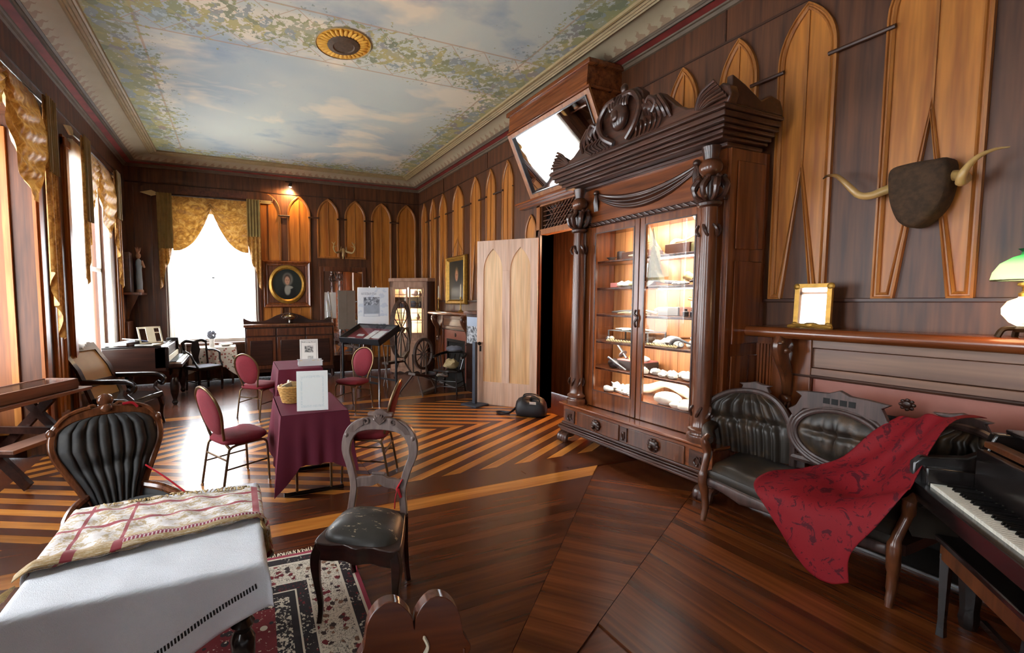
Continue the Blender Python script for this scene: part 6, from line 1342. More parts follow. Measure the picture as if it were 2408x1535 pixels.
t = NT('printed_card'); u = t.n('TexCoord'); br = t.n('TexBrick'); sq = t.math('GREATER_THAN', t.math('FRACT', t.math('MULTIPLY', t.n('SeparateXYZ').outputs[1], 1)), .5)
P = t.coords('Object', (1, 60, 1)); wv_ = t.n('TexWave', i_Scale=1.0); wv_.bands_direction = 'Y'; t.l(P, wv_.inputs[0])
t.fin(t.mix(t.ramp(wv_.outputs[0], [(.7, (0, 0, 0, 1)), (.85, (.28, .28, .28, 1))]), srgb(228, 226, 220), srgb(90, 90, 90)), .6)
for k, (x, y, w, h, lab) in enumerate(((-.33, -.17, .09, .05, 'small white card at the left front of the exhibit case'), (-.2, -.02, .08, .03, 'narrow white card in the middle of the exhibit case'), (.04, .0, .06, .17, 'tall white text card in the exhibit case'), (.0, -.19, .09, .05, 'white card at the front edge of the exhibit case'), (.22, .04, .09, .13, 'framed grey document in the exhibit case'), (.38, .19, .05, .05, 'white card at the back right of the exhibit case'), (.26, -.19, .07, .04, 'white card at the right front of the exhibit case'))):
    o = MB().box(-w, w, -h, h, 0, .006).build('caption_card', 'printed_card', smooth=False); p = cc0+Rt@Vector((x, y, -.028)); c_, s_ = cos(rad(-63)), sin(rad(-63))
    o.matrix_world = Matrix.Translation((1.885+p.x*c_-p.y*s_, 7.31+p.x*s_+p.y*c_, p.z))@(Matrix.Rotation(rad(-63), 3, 'Z')@Rt).to_4x4(); tag(o, lab, 'card', 'cards in the exhibit case')
# poster board behind the case
t = NT('poster_print'); u = t.n('TexCoord'); s_ = t.n('SeparateXYZ'); t.l(u.outputs['Generated'], s_.inputs[0]); X, Z = s_.outputs[0], s_.outputs[2]
def rect(x0, x1, z0, z1): return t.math('MULTIPLY', t.math('MULTIPLY', t.math('GREATER_THAN', X, x0), t.math('LESS_THAN', X, x1)), t.math('MULTIPLY', t.math('GREATER_THAN', Z, z0), t.math('LESS_THAN', Z, z1)))
nz = t.noise(u.outputs['Object'], 9, 3); ph = t.ramp(t.noise(u.outputs['Object'], 24, 3, .7), [(.35, srgb(60, 64, 74)), (.5, srgb(150, 156, 168)), (.65, srgb(222, 228, 236))])
c = t.mix(t.math('GREATER_THAN', nz, .55), srgb(240, 246, 252), srgb(222, 232, 244)); c = t.mix(rect(0, 1, 0, .28), c, srgb(250, 252, 255))
c = t.mix(rect(.17, .72, .27, .77), c, srgb(205, 212, 224)); c = t.mix(rect(.185, .70, .345, .765), c, ph); c = t.mix(rect(.185, .70, .345, .56), c, t.mix(nz, srgb(150, 158, 172), srgb(190, 198, 210)))
c = t.mix(rect(.2, .66, .28, .335), c, srgb(238, 242, 248)); c = t.mix(t.math('MULTIPLY', rect(.58, .95, .01, .075), t.math('GREATER_THAN', nz, .47)), c, srgb(70, 80, 100))
for zz in (.86, .83): c = t.mix(t.math('MULTIPLY', rect(.1, .6, zz, zz+.018), t.math('GREATER_THAN', t.noise(u.outputs['Generated'], 60, 2), .5)), c, srgb(120, 130, 150))
t.fin(c, .5)
po = thing('poster_easel', 'white exhibit poster with a grey photograph on an easel behind the black case', 'poster', (2.37, 8.02, 0), rad(-6))
MB().box(-.285, .285, -.012, .012, 1.19, 1.92).build('poster', 'poster_print', po, smooth=False)
MB().box(-.295, .295, -.008, .016, 1.18, 1.93).build('edge', 'white_card', po, smooth=False)
for x in (-.2, .2): MB().cyl((x*1.4, .05, 0), (x*.3, .03, 1.95), .011).build('leg', 'chrome', po)
MB().cyl((0, .4, 0), (0, .04, 1.7), .011).build('leg', 'chrome', po); MB().box(-.28, .28, -.03, .02, 1.165, 1.185).build('ledge', 'chrome', po, smooth=False)
plain('grey_board', srgb(122, 112, 100), .8, var=.08)
pq = thing('display_screen', 'plain grey-brown back of a folding display screen left of the white poster', 'screen', (1.87, 8.05, 0), rad(4))
MB().box(-.165, .0, -.008, .008, 1.16, 1.87).build('board', 'grey_board', pq, smooth=False); MB().box(.004, .165, -.008, .008, 1.16, 1.87).build('board', 'grey_board', pq, smooth=False)
for x in (-.12, .12): MB().cyl((x, .03, 0), (x, .02, 1.8), .011).build('leg', 'chrome', pq)
# great wheel and small wheel
def wheel(m, c, R0, Rm, rim=.022, rw=.045, spokes=12, hub=.04):
    C_ = Vector(c)
    n = 40
    for k in range(n):
        a0, a1 = 2*pi*k/n, 2*pi*(k+1)/n
    def fn(u, v):
        a = 2*pi*u; q = [(R0-rim, -rw), (R0, -rw), (R0, rw), (R0-rim, rw), (R0-rim, -rw)][int(round(v*4))]
        return C_+Rm@Vector((q[0]*cos(a), q[1], q[0]*sin(a)))
    m.grid(fn, n, 4, cu=True)
def spokes(par, c, R0, Rm, ns, mat):
    C_ = Vector(c)
    for k in range(ns):
        a = 2*pi*k/ns; MB().tube([C_+Rm@Vector((.03*cos(a), 0, .03*sin(a))), C_+Rm@Vector((R0*.5*cos(a), 0, R0*.5*sin(a))), C_+Rm@Vector((R0*cos(a), 0, R0*sin(a)))], [.008, .012, .007], 6).build('spoke', mat, par)
gw = thing('great_wheel', 'tall old spinning wheel with wool hung on it by the china cabinet', 'spinning wheel', (3.18, 8.72, 0), rad(51))
I3 = Matrix.Identity(3); w0 = MB(); wheel(w0, (0, 0, 1.08), .60, I3, .02, .045); w_ = w0.build('rim', 'wheel_wood', gw, ang=50); spokes(w_, (0, 0, 1.08), .585, I3, 12, 'wheel_wood')
MB().lathe([(.025, -.08), (.05, -.05), (.05, .05), (.025, .08)], (0, 0, 1.08), 12, rotm(pi/2)).build('hub', 'wheel_wood', gw)
MB().tube([(0, .12, .42), (0, .12, 1.14)], .028, 8).cyl((0, .14, 1.08), (0, -.06, 1.08), .014).build('wheel_post', 'wheel_wood', gw)
MB().obox((-.1, .12, .40), (1.1, .14, .05), rotm(0, .08)).build('table', 'wheel_wood', gw, bev=.006)
for x, y, x2, y2 in ((.35, .08, .48, -.12), (.35, .16, .48, .34), (-.55, .12, -.72, .12)): MB().tube([(x, y, .40), (x2, y2, 0)], [.02, .016], 8).build('leg', 'wheel_wood', gw)
MB().tube([(-.52, .12, .42), (-.52, .1, .80)], .018, 8).cyl((-.52, .0, .78), (-.52, .22, .78), .01).build('spindle_post', 'wheel_wood', gw)
plain('wool', srgb(164, 152, 136), .9, var=.3, nscale=30)
yw = thing('wool_hank', 'grey wool hank looped over the great wheel hub', 'wool', (3.18, 8.72, 0), rad(51)); rn = random.Random(8)
m = MB()
for k in range(9): o_ = rn.uniform(-.02, .02); m.tube(spline([(o_, -.09, 1.11), (.10+o_, -.12, 1.02+.01*k), (.2+o_, -.11, .85+.01*k), (.22+o_*2, -.10, .62), (.1, -.10, .50+.012*k), (-.12+o_, -.1, .44+.01*k)], 4), .011, 5)
for k in range(5): o_ = rn.uniform(-.02, .02); m.tube(spline([(o_, -.09, 1.11), (-.2, -.13, 1.06+.012*k), (-.36+o_, -.12, 1.0+.01*k), (-.37, -.11, .8), (-.36+o_, -.1, .55)], 4), .011, 5)
m.build('strands', 'wool', yw)
fw_ = thing('flax_wheel', 'small dark spinning wheel on three splayed legs before the wooden chair', 'spinning wheel', (3.13, 7.48, 0), rad(30))
w0 = MB(); wheel(w0, (.05, 0, .70), .295, I3, .05, .022); w_ = w0.build('rim', 'wheel_wood', fw_, ang=50); spokes(w_, (.05, 0, .70), .25, I3, 12, 'wheel_wood')
MB().lathe([(.02, -.05), (.035, -.03), (.035, .03), (.02, .05)], (.05, 0, .70), 12, rotm(pi/2)).build('hub', 'wheel_wood', fw_)
MB().obox((0, 0, .30), (.62, .16, .045), rotm(0, .22)).build('bench', 'wheel_wood', fw_, bev=.005)
for y in (-.06, .06): MB().tube([(.05, y, .28), (.05, y, .72)], .014, 8).build('upright', 'wheel_wood', fw_)
for a_, b_ in (((.24, .0, .26), (.40, -.02, .0)), ((-.2, .05, .34), (-.34, .26, 0)), ((-.2, -.05, .34), (-.34, -.28, 0))): MB().tube([a_, b_], [.018, .014], 8).build('leg', 'wheel_wood', fw_)
MB().tube([(-.25, 0, .34), (-.28, 0, .72)], .014, 8).build('distaff_post', 'wheel_wood', fw_); MB().bar((-.3, -.2, .05), (.35, -.1, .05), .09, .015).build('treadle', 'wheel_wood', fw_)
o = MB().tube([(.10*cos(a), .05*sin(a), .03+.02*sin(2*a)) for a in [k*pi/8 for k in range(16)]], .022, 6, closed=True).build('wool_skein', 'wool'); place(o, (3.42, 7.22, .30)); tag(o, 'cream wool skein hanging beside the small spinning wheel', 'wool')
# low wooden armchair with things on it
wa = thing('captain_chair', 'low dark wooden armchair with spindles beside the far fireplace', 'chair', (3.58, 7.22, 0), rad(-48))
MB().prism([(p.x, p.y) for p in spline([(-.22, -.22, 0), (.22, -.22, 0), (.24, 0, 0), (.18, .22, 0), (-.18, .22, 0), (-.24, 0, 0)], 3, True)], .40, .44, 'xy').build('seat', 'black_wood', wa, bev=.008)
MB().tube(spline([(-.27, -.16, .66), (-.27, .05, .67), (-.2, .24, .70), (0, .29, .72), (.2, .24, .70), (.27, .05, .67), (.27, -.16, .66)], 4), .026, 8, flat=.7).build('arm_bow', 'black_wood', wa)
for k in range(9): a = pi*k/8; MB().tube([(.21*cos(a), .17*sin(a)-.02, .44), (.26*cos(a), .25*sin(a)+.02, .68)], .009, 6).build('spindle', 'black_wood', wa)
for s in (-1, 1):
    MB().tube([(s*.18, -.18, .40), (s*.21, -.21, 0)], [.02, .015], 8).build('leg', 'black_wood', wa); MB().tube([(s*.17, .18, .40), (s*.21, .24, 0)], [.02, .015], 8).build('leg', 'black_wood', wa)
    MB().cyl((s*.195, -.2, .2), (s*.195, .21, .2), .009).build('stretcher', 'black_wood', wa); MB().cyl((s*.2, -.2, .12), (s*.2, .21, .12), .009).build('stretcher', 'black_wood', wa)
MB().cyl((-.195, -.2, .24), (.195, -.2, .24), .009).build('stretcher', 'black_wood', wa); MB().cyl((-.195, -.2, .14), (.195, -.2, .14), .009).build('stretcher', 'black_wood', wa)
plain('bonnet_grey', srgb(120, 122, 134), .8, var=.3)
o = rock(.16, .14, .06, 21, 14, 8, .12).build('grey_bonnet', 'bonnet_grey', ang=60); place(o, (3.72, 7.33, .735)); tag(o, 'grey cloth bonnet laid over the wooden armchair back', 'bonnet')
o = rock(.14, .12, .09, 22, 12, 8, .3).build('tan_bundle', 'rope', ang=50); place(o, (3.60, 7.20, .445)); tag(o, 'tan cloth bundle on the wooden armchair seat', 'bundle')
# post, bag, narrow stand with a picture sign
ps = thing('barrier_post', 'slim dark grey barrier post with a square foot before the open door', 'post', (3.50, 6.17, 0), rad(20))
MB().box(-.03, .03, -.03, .03, .03, 1.02).build('post', 'slate_metal', ps, bev=.004); MB().box(-.16, .16, -.16, .16, 0, .025).build('foot', 'slate_metal', ps, bev=.006)
plain('black_nylon', srgb(24, 24, 28), .5, var=.2, bump=.3, nscale=10)
bgp = thing('black_bag', 'black shoulder bag with a strap on the floor by the open door', 'bag', (3.93, 5.28, 0), rad(-40))
def bagf(u, v):
    a = 2*pi*u; k = [0, .8, 1, 1.02, .95, .8, .55, 0][int(round(v*7))]; z = [.0, .0, .03, .10, .17, .22, .245, .25][int(round(v*7))]; e = 2/3.2
    return .22*k*abs(cos(a))**e*(1 if cos(a) > 0 else -1)*(1+.03*sin(7*a)), .13*k*abs(sin(a))**e*(1 if sin(a) > 0 else -1), z*(1+.10*sin(2*a+1)+.05*sin(5*a))
MB().grid(bagf, 32, 7, cu=True).build('body', 'black_nylon', bgp, ang=60)
for y in (-.07, .07): MB().tube(spline([(-.12, y, .22), (-.10, y, .29), (.0, y*.7, .31), (.10, y, .28), (.13, y, .2)], 4), .010, 6).build('handle', 'black_nylon', bgp)
MB().tube(spline([(-.2, -.05, .12), (-.30, -.10, .04), (-.42, -.08, .015), (-.50, .02, .012), (-.42, .06, .014), (-.3, .0, .02)], 5), .016, 6, flat=.35).build('strap', 'black_nylon', bgp)
MB().obox((.03, -.115, .205), (.09, .006, .05), rotm(.6)).build('label_tag', 'white_card', bgp, smooth=False)
ns = thing('wooden_stand', 'dark wooden stand with a grey picture sign half hidden by the open door', 'stand', (4.08, 6.98, 0), rad(-90))
MB().box(-.28, .28, -.15, .15, 0, 1.43).build('body', 'dark_wood', ns, bev=.006); MB().box(-.32, .32, -.19, .17, 1.43, 1.49).build('top', 'walnut', ns, bev=.01)
t = NT('sign_photo'); u = t.n('TexCoord'); s_ = t.n('SeparateXYZ'); t.l(u.outputs['Generated'], s_.inputs[0]); t.fin(t.mix(t.math('GREATER_THAN', s_.outputs[2], .66), t.ramp(t.noise(u.outputs['Object'], 22, 3, .7), [(.4, srgb(50, 52, 58)), (.6, srgb(210, 212, 216))]), srgb(170, 182, 200)), .5)
MB().box(-.22, .22, -.165, -.15, .90, 1.38).build('picture_sign', 'sign_photo', ns, smooth=False)
# near table: basket of papers, blank sign; far table: photo sign, tray
o = thing('framed_sign', 'plain white sign board standing on the nearer burgundy table', 'sign', (.575, 3.80, .744), rad(-9))
Rs = rotm(rad(-9)); 
t = NT('pale_print'); u = t.n('TexCoord'); s_ = t.n('SeparateXYZ'); t.l(u.outputs['Generated'], s_.inputs[0]); X, Z = s_.outputs[0], s_.outputs[2]
bx_ = t.math('MAXIMUM', t.math('DIVIDE', t.math('ABSOLUTE', t.math('SUBTRACT', X, .5)), .37), t.math('DIVIDE', t.math('ABSOLUTE', t.math('SUBTRACT', Z, .48)), .40))
ln = t.math('MULTIPLY', t.math('LESS_THAN', t.math('ABSOLUTE', t.math('SUBTRACT', bx_, .93)), .07), t.math('GREATER_THAN', t.noise(u.outputs['Generated'], 34, 3), .48))
t.fin(t.mix(t.math('MULTIPLY', ln, .5), srgb(244, 248, 244), srgb(206, 222, 224)), .5)
MB().obox((0, .03, .17), (.262, .008, .335), Rs).build('board', 'pale_print', o, smooth=False); MB().obox((0, .035, .005), (.262, .07, .008)).build('foot', 'white_card', o, smooth=False)
bk = thing('paper_basket', 'honey wicker basket filled with papers beside the white sign', 'basket', (.44, 4.20, .746))
m = MB()
for i in range(8):
    R0 = .065+.030*i/7; m.tube([(R0*1.15*cos(a), R0*sin(a), .012+i*.017+.003*sin(a*12+i*pi)) for a in [k*pi/16 for k in range(32)]], .010, 6, closed=True)
m.lathe([(0, 0), (.07, 0), (.075, .012), (0, .012)], n=20); m.build('weave', 'gilt_wood', bk); 
plain('wicker', srgb(196, 148, 78), .5, var=.3, nscale=60); bk.children[0].data.materials[0] = M['wicker']
MB().tube([(.108*cos(a), .095*sin(a), .148+.004*sin(a*14)) for a in [k*pi/16 for k in range(32)]], .013, 8, closed=True).build('rim', 'wicker', bk)
for k, (x, y, rz_, lab) in enumerate(((-.035, .0, .3, 'cream folded leaflet at the left in the wicker basket'), (.02, .01, -.5, 'tan folded leaflet at the right in the wicker basket'), (.0, .03, .9, 'white folded leaflet at the back of the wicker basket'))):
    q = MB().obox((0, 0, .10), (.10, .012, .14), rotm(.5-.3*k, .35*(k-1), rz_)).build('folded_leaflet', ('cream_paper', 'straw', 'white_card')[k], smooth=False); place(q, (.44+x, 4.20+y, .77)); tag(q, lab, 'leaflet', 'leaflets in the wicker basket')
t = NT('fort_print'); u = t.n('TexCoord'); s_ = t.n('SeparateXYZ'); t.l(u.outputs['Generated'], s_.inputs[0]); X, Z = s_.outputs[0], s_.outputs[2]
ph = t.ramp(t.noise(u.outputs['Object'], 40, 3, .7), [(.4, srgb(50, 50, 50)), (.6, srgb(200, 198, 194))])
c = t.mix(rect(.08, .92, .06, .94), srgb(222, 220, 214), srgb(120, 118, 112)); c = t.mix(rect(.095, .905, .07, .93), c, srgb(230, 228, 222))
c = t.mix(rect(.26, .74, .40, .70), c, ph); c = t.mix(rect(.42, .74, .10, .24), c, t.mix(.4, ph, srgb(230, 228, 222))); t.fin(c, .5)
o = thing('photo_sign', 'white sign with a small dark photograph on the farther table', 'sign', (.98, 6.72, .744), rad(-6))
MB().obox((0, .03, .20), (.265, .01, .33), Rs).build('board', 'fort_print', o, smooth=False); MB().obox((0, .03, .02), (.2, .06, .04)).build('foot', 'white_card', o, smooth=False)
# lettering on the sign, as flat text
cu = bpy.data.curves.new('sign_heading', 'FONT'); cu.body = 'Build a Log House'; cu.size = .028; cu.align_x = 'CENTER'; cu.extrude = .0005; so = bpy.data.objects.new('sign_heading', cu); COL.objects.link(so); so.parent = o
pz = Vector((0, .03, .20))+Rs@Vector((0, -.0062, .115)); so.location = pz; so.rotation_euler = (Rs@rotm(pi/2)).to_euler(); me_ = bpy.data.meshes.new_from_object(so); me_.materials.clear(); me_.materials.append(M['iron']); s2_ = bpy.data.objects.new('sign_heading', me_); COL.objects.link(s2_); s2_.parent = o; s2_.location = so.location; s2_.rotation_euler = so.rotation_euler; bpy.data.objects.remove(so); s2_.name = 'sign_heading'
tr_ = thing('plastic_tray', 'clear plastic tray of small pieces before the photo sign', 'tray', (.97, 6.58, .744), rad(-4))
t = NT('clear_plastic'); t.fin((.8, .8, .8, 1), .25); t.b.inputs['Alpha'].default_value = .55
m = MB().box(-.17, .17, -.10, .10, 0, .006).box(-.17, -.164, -.1, .1, 0, .075).box(.164, .17, -.1, .1, 0, .075).box(-.17, .17, -.1, -.094, 0, .075).box(-.17, .17, .094, .1, 0, .075).box(-.18, .18, -.11, -.1, .07, .078).box(-.18, .18, .1, .11, .07, .078); m.build('tray', 'clear_plastic', tr_, smooth=False)
m = MB(); rn = random.Random(4)
for k in range(70): m.obox((rn.uniform(-.14, .14), rn.uniform(-.08, .08), .012+rn.random()*.05), (.04, .008, .008), rotm(rn.uniform(-.4, .4), 0, rn.uniform(0, 6)))
m.build('small_pieces', 'rope', tr_)['kind'] = 'stuff'
# ---------------------------------------------------------------- left side
pn = thing('square_piano', 'old dark square piano loaded with papers by the left window', 'piano', (-1.93, 7.98, 0))
MB().box(0, .86, 0, 1.36, .58, .96).build('case', 'dark_wood', pn, bev=.01)
MB().box(.0, .80, .0, 1.36, .96, .985).build('lid', 'black_wood', pn, bev=.006)
MB().box(.70, .90, 1.28, 1.36, .62, 1.02).build('end_cheek', 'black_wood', pn, bev=.01); MB().box(.70, .90, .0, .05, .62, .96).build('end_cheek', 'black_wood', pn, bev=.01)
MB().box(.86, 1.08, .04, 1.32, .62, .68).build('key_bed', 'dark_wood', pn, bev=.008)
MB().box(.90, 1.06, .08, 1.28, .68, .705).build('keyboard', 'ivory', pn, bev=.004); MB().box(.87, .895, .06, 1.3, .72, .80).build('name_board', 'cream_paper', pn, smooth=False)
m = MB()
for k in range(36):
    if k % 7 not in (2, 6): m.box(.90, .99, .10+k*.0325, .115+k*.0325, .705, .718)
m.build('black_keys', 'ebony', pn, smooth=False)['kind'] = 'stuff'
for x, y in ((.1, .12), (.95, .12), (.1, 1.25), (.95, 1.25)): MB().lathe([(.025, 0), (.05, .05), (.03, .09), (.06, .2), (.07, .35), (.04, .45), (.07, .5), (.07, .6)], (x, y, 0), 10).build('leg', 'black_wood', pn)
mu = thing('music_stand', 'open cream fretwork music stand on the old square piano', 'music stand', (-1.30, 8.30, .985), rad(35))
m = MB().obox((0, 0, .02), (.34, .02, .04)); R1 = rotm(-.35)
for q in ((-.17, 0, .02, .30), (.17, 0, .02, .30)): m.obox(R1@Vector((q[0], 0, .16)), (.025, .012, .28), R1)
for z in (.03, .29): m.obox(R1@Vector((0, 0, z)), (.365, .012, .028), R1)
m.obox(R1@Vector((0, 0, .16)), (.03, .012, .28), R1); m.obox(R1@Vector((.08, 0, .2)), (.13, .012, .02), R1); m.build('frame', 'cream_paper', mu, smooth=False)
MB().obox(R1@Vector((-.0, -.016, .16)), (.13, .008, .26), R1).build('sheet_music', 'cream_paper', mu, smooth=False)
rn = random.Random(12); labs = ['white paper stack at the window end of the old piano', 'grey open booklet on the old piano', 'blue-backed booklet leaning on the old piano papers', 'loose white sheets in the middle of the old piano', 'cream folder under the music stand', 'thin grey pamphlet near the keyboard end', 'white sheet hanging over the piano lid edge']
plain('blue_paper', srgb(110, 122, 160), .7); plain('grey_paper', srgb(150, 152, 156), .7)
for k, lab in enumerate(labs):
    o = MB().obox((0, 0, .0), (.30-.02*k, .22, .035 if k < 2 else .012)).build('paper_stack', ('white_card', 'grey_paper', 'blue_paper', 'white_card', 'cream_paper', 'grey_paper', 'white_card')[k], smooth=False)
    place(o, ((-1.78, -1.62, -1.5, -1.40, -1.30, -1.24, -1.55)[k], (8.12, 8.20, 8.32, 8.14, 8.12, 8.55, 8.10)[k], (1.02, 1.05, 1.06, 1.0, 1.0, .993, 1.09)[k]), rot=(rn.uniform(-.12, .12)*(k in (2, 6)), rn.uniform(-.15, .25)*(k in (1, 2, 6)), rn.uniform(-.6, .6))); tag(o, lab, 'paper', 'papers on the old square piano')
# cane-back armchair
t = NT('cane_weave'); P = t.coords('Object', (1, 1, 1)); ck_ = t.n('TexChecker', i_Scale=90.0); t.l(P, ck_.inputs[0]); t.fin(t.mix(t.math('MULTIPLY', ck_.outputs[1], .5), t.mix(t.noise(P, 6, 3), srgb(176, 132, 70), srgb(200, 158, 94)), srgb(130, 92, 46)), .6)
ca_ = thing('cane_armchair', 'large dark armchair with a cane-panelled raked back near the old piano', 'armchair', (-1.40, 6.88, 0), rad(66))
ly = lambda z: .26+(z-.40)*.42+max(0, z-.8)*.35
def slab_back(x0, x1, z0, z1, th, name, mat):
    m = MB()
    m.grid(lambda u, v: (lerp(x0, x1, u), ly(lerp(z0, z1, v))-th/2, lerp(z0, z1, v)), 1, 8); m.grid(lambda u, v: (lerp(x1, x0, u), ly(lerp(z0, z1, v))+th/2, lerp(z0, z1, v)), 1, 8)
    for x in (x0, x1): m.grid(lambda u, v: (x, ly(lerp(z0, z1, v))+lerp(-th/2, th/2, u), lerp(z0, z1, v)), 1, 8)
    for z in (z0, z1): m.grid(lambda u, v: (lerp(x0, x1, u), ly(z)+lerp(-th/2, th/2, v), z), 1, 1)
    m.build(name, mat, ca_, ang=30)
slab_back(-.30, -.235, .30, 1.12, .045, 'stile', 'dark_wood'); slab_back(.235, .30, .30, 1.12, .045, 'stile', 'dark_wood'); slab_back(-.235, .235, 1.03, 1.13, .045, 'top_rail', 'dark_wood'); slab_back(-.235, .235, .58, .66, .04, 'mid_rail', 'dark_wood')
slab_back(-.235, .235, .66, 1.03, .012, 'cane_panel', 'cane_weave'); slab_back(-.235, .235, .44, .58, .012, 'cane_panel', 'cane_weave')
MB().box(-.29, .29, -.32, .27, .36, .44).build('seat', 'black_wood', ca_, bev=.02)
for s in (-1, 1):
    MB().tube(spline([(s*.30, ly(.66), .66), (s*.31, .1, .665), (s*.31, -.15, .67), (s*.31, -.28, .655), (s*.31, -.33, .60), (s*.31, -.29, .55), (s*.31, -.24, .575)], 5), .034, 8, flat=.8).build('arm', 'black_wood', ca_)
    MB().tube(spline([(s*.30, -.24, .56), (s*.30, -.20, .50), (s*.29, -.28, .42), (s*.29, -.30, .36)], 4), .026, 8).build('arm_support', 'dark_wood', ca_)
    MB().tube(spline([(s*.26, -.29, .36), (s*.27, -.31, .25), (s*.265, -.30, .12), (s*.27, -.33, 0)], 4), [.034]*5+[.026]*4+[.018]*4, 8).build('leg', 'dark_wood', ca_); MB().tube([(s*.26, .24, .38), (s*.27, .34, 0)], [.028, .02], 8).build('leg', 'dark_wood', ca_)
# dining armchair and cloth-covered table by the far window
da = thing('dark_armchair', 'dark carved wooden armchair before the flowered table by the window', 'armchair', (-.62, 9.28, 0), rad(35))
MB().box(-.25, .25, -.24, .22, .40, .46).build('seat', 'black_wood', da, bev=.012)
MB().grid(lambda u, v: (lerp(-.24, .24, u), lerp(-.23, .2, v), .465+.015*sin(pi*u)*sin(pi*v)), 10, 10).build('seat_pad', 'bonnet_grey', da)
for s in (-1, 1):
    MB().tube([(s*.22, .22, 0), (s*.21, .20, .45), (s*.23, .29, .92)], .02, 8).build('stile', 'black_wood', da); MB().tube([(s*.22, -.22, .42), (s*.23, -.22, .15), (s*.22, -.22, 0)], [.028, .024, .018], 8).build('leg', 'black_wood', da)
    MB().tube(spline([(s*.22, .25, .74), (s*.28, .1, .74), (s*.29, -.06, .70), (s*.26, -.12, .58), (s*.25, -.19, .50), (s*.24, -.22, .46)], 4), .02, 8).build('arm', 'black_wood', da)
MB().tube(spline([(-.25, .29, .88), (-.15, .30, .93), (0, .30, .90), (.15, .30, .93), (.25, .29, .88)], 4), .028, 8, flat=.6).build('crest_rail', 'black_wood', da)
MB().prism([(-.07, .48), (-.05, .6), (-.09, .75), (-.06, .9), (.06, .9), (.09, .75), (.05, .6), (.07, .48)], .25, .27, 'xz').build('splat', 'black_wood', da)
MB().cyl((-.21, -.1, .18), (.21, -.1, .18), .012).cyl((-.22, -.21, .18), (-.22, .21, .18), .012).cyl((.22, -.21, .18), (.22, .21, .18), .012).build('stretcher', 'black_wood', da)
t = NT('flowered_cloth'); P = t.coords(); v1 = t.n('TexVoronoi', i_Scale=17.0); t.l(P, v1.inputs[0]); t.fin(t.mix(t.math('LESS_THAN', v1.outputs[0], .34), srgb(206, 194, 176), t.ramp(v1.outputs[1], [(0, srgb(96, 104, 76)), (.4, srgb(150, 84, 70)), (.7, srgb(196, 180, 160))], 'CONSTANT')), .8)
ft = thing('window_table', 'small table hidden under the flowered cloth by the window', 'table', (-.46, 9.98, 0))
MB().box(-.40, .40, -.24, .24, .72, .75).build('top', 'dark_wood', ft, smooth=False)
for x in (-.34, .34):
    for y in (-.2, .2): MB().box(x-.02, x+.02, y-.02, y+.02, 0, .72).build('leg', 'dark_wood', ft, smooth=False)
o = cloth_drape(.405, .245, .756, [.25, .14, .25, .3, .36, .34, .36, .34], .012, 3, 9).build('flowered_cloth', 'flowered_cloth', ang=60); place(o, (-.46, 9.98, 0)); tag(o, 'pale flowered tablecloth on the table by the far window', 'tablecloth')
vs2 = thing('flower_vase', 'white vase with a round dark bouquet silhouetted in the far window', 'vase', (-.50, 10.0, .758))
MB().lathe([(.05, 0), (.055, .02), (.045, .1), (.06, .15), (.05, .16), (0, .15)], n=16).build('vase', 'china_white', vs2)
m = MB(); rn = random.Random(2)
for k in range(60):
    v = Vector((rn.gauss(0, 1), rn.gauss(0, 1), rn.gauss(0, 1))).normalized()*.075; m.sphere((v.x, v.y, .24+v.z), .022, 6, 5)
m.build('bouquet', 'bonnet_grey', vs2)['kind'] = 'stuff'
o = MB().lathe([(.06, 0), (.13, .03), (.135, .05), (.12, .045), (0, .012)], n=20).build('white_dish', 'china_white'); place(o, (-.24, 10.0, .758)); tag(o, 'white dish beside the vase in the far window', 'dish')
# corner wall cupboard with figurine
cw = thing('corner_shelf', 'dark hanging corner cupboard with a small bracket shelf, far left corner', 'shelf', (LW+.02, 9.95, 0))
MB().box(.0, .13, -.14, .16, 1.86, 2.62).build('cupboard', 'dark_wood', cw, bev=.008); MB().box(.0, .30, -.18, .42, 1.81, 1.86).build('shelf', 'walnut', cw, bev=.008)
MB().prism([(0, 1.81), (.2, 1.81), (.06, 1.5), (0, 1.3)], .13, .17, 'xz').build('bracket', 'walnut', cw); MB().box(0, .05, -.1, .4, .3, 1.3).build('lower_panel', 'casing', cw, bev=.006)
plain('figure_blue', srgb(150, 164, 176), .4); plain('figure_skin', srgb(178, 134, 106), .5)
fg = thing('figurine', 'small figurine in a pale blue robe on the corner shelf', 'figurine', (LW+.23, 10.17, 1.862))
MB().lathe([(.07, 0), (.075, .03), (.06, .06)], n=12).build('base', 'figure_skin', fg); MB().lathe([(.055, .05), (.06, .2), (.05, .45), (.06, .55), (.05, .62), (.02, .66), (0, .67)], n=14).build('robe', 'figure_blue', fg)
MB().tube([(.05, 0, .58), (.1, -.05, .5), (.07, -.07, .62)], [.025, .022, .018], 8).sphere((0, 0, .72), (.045, .045, .06), 12, 8).build('body', 'figure_skin', fg)
m = MB()
for k in range(5): m.tube([(0, 0, .76), (.03*cos(k*1.2), .03*sin(k*1.2), .82), (.05*cos(k*1.2), .05*sin(k*1.2), .88)], [.02, .012, .005], 6)
m.build('headdress', 'figure_skin', fg)
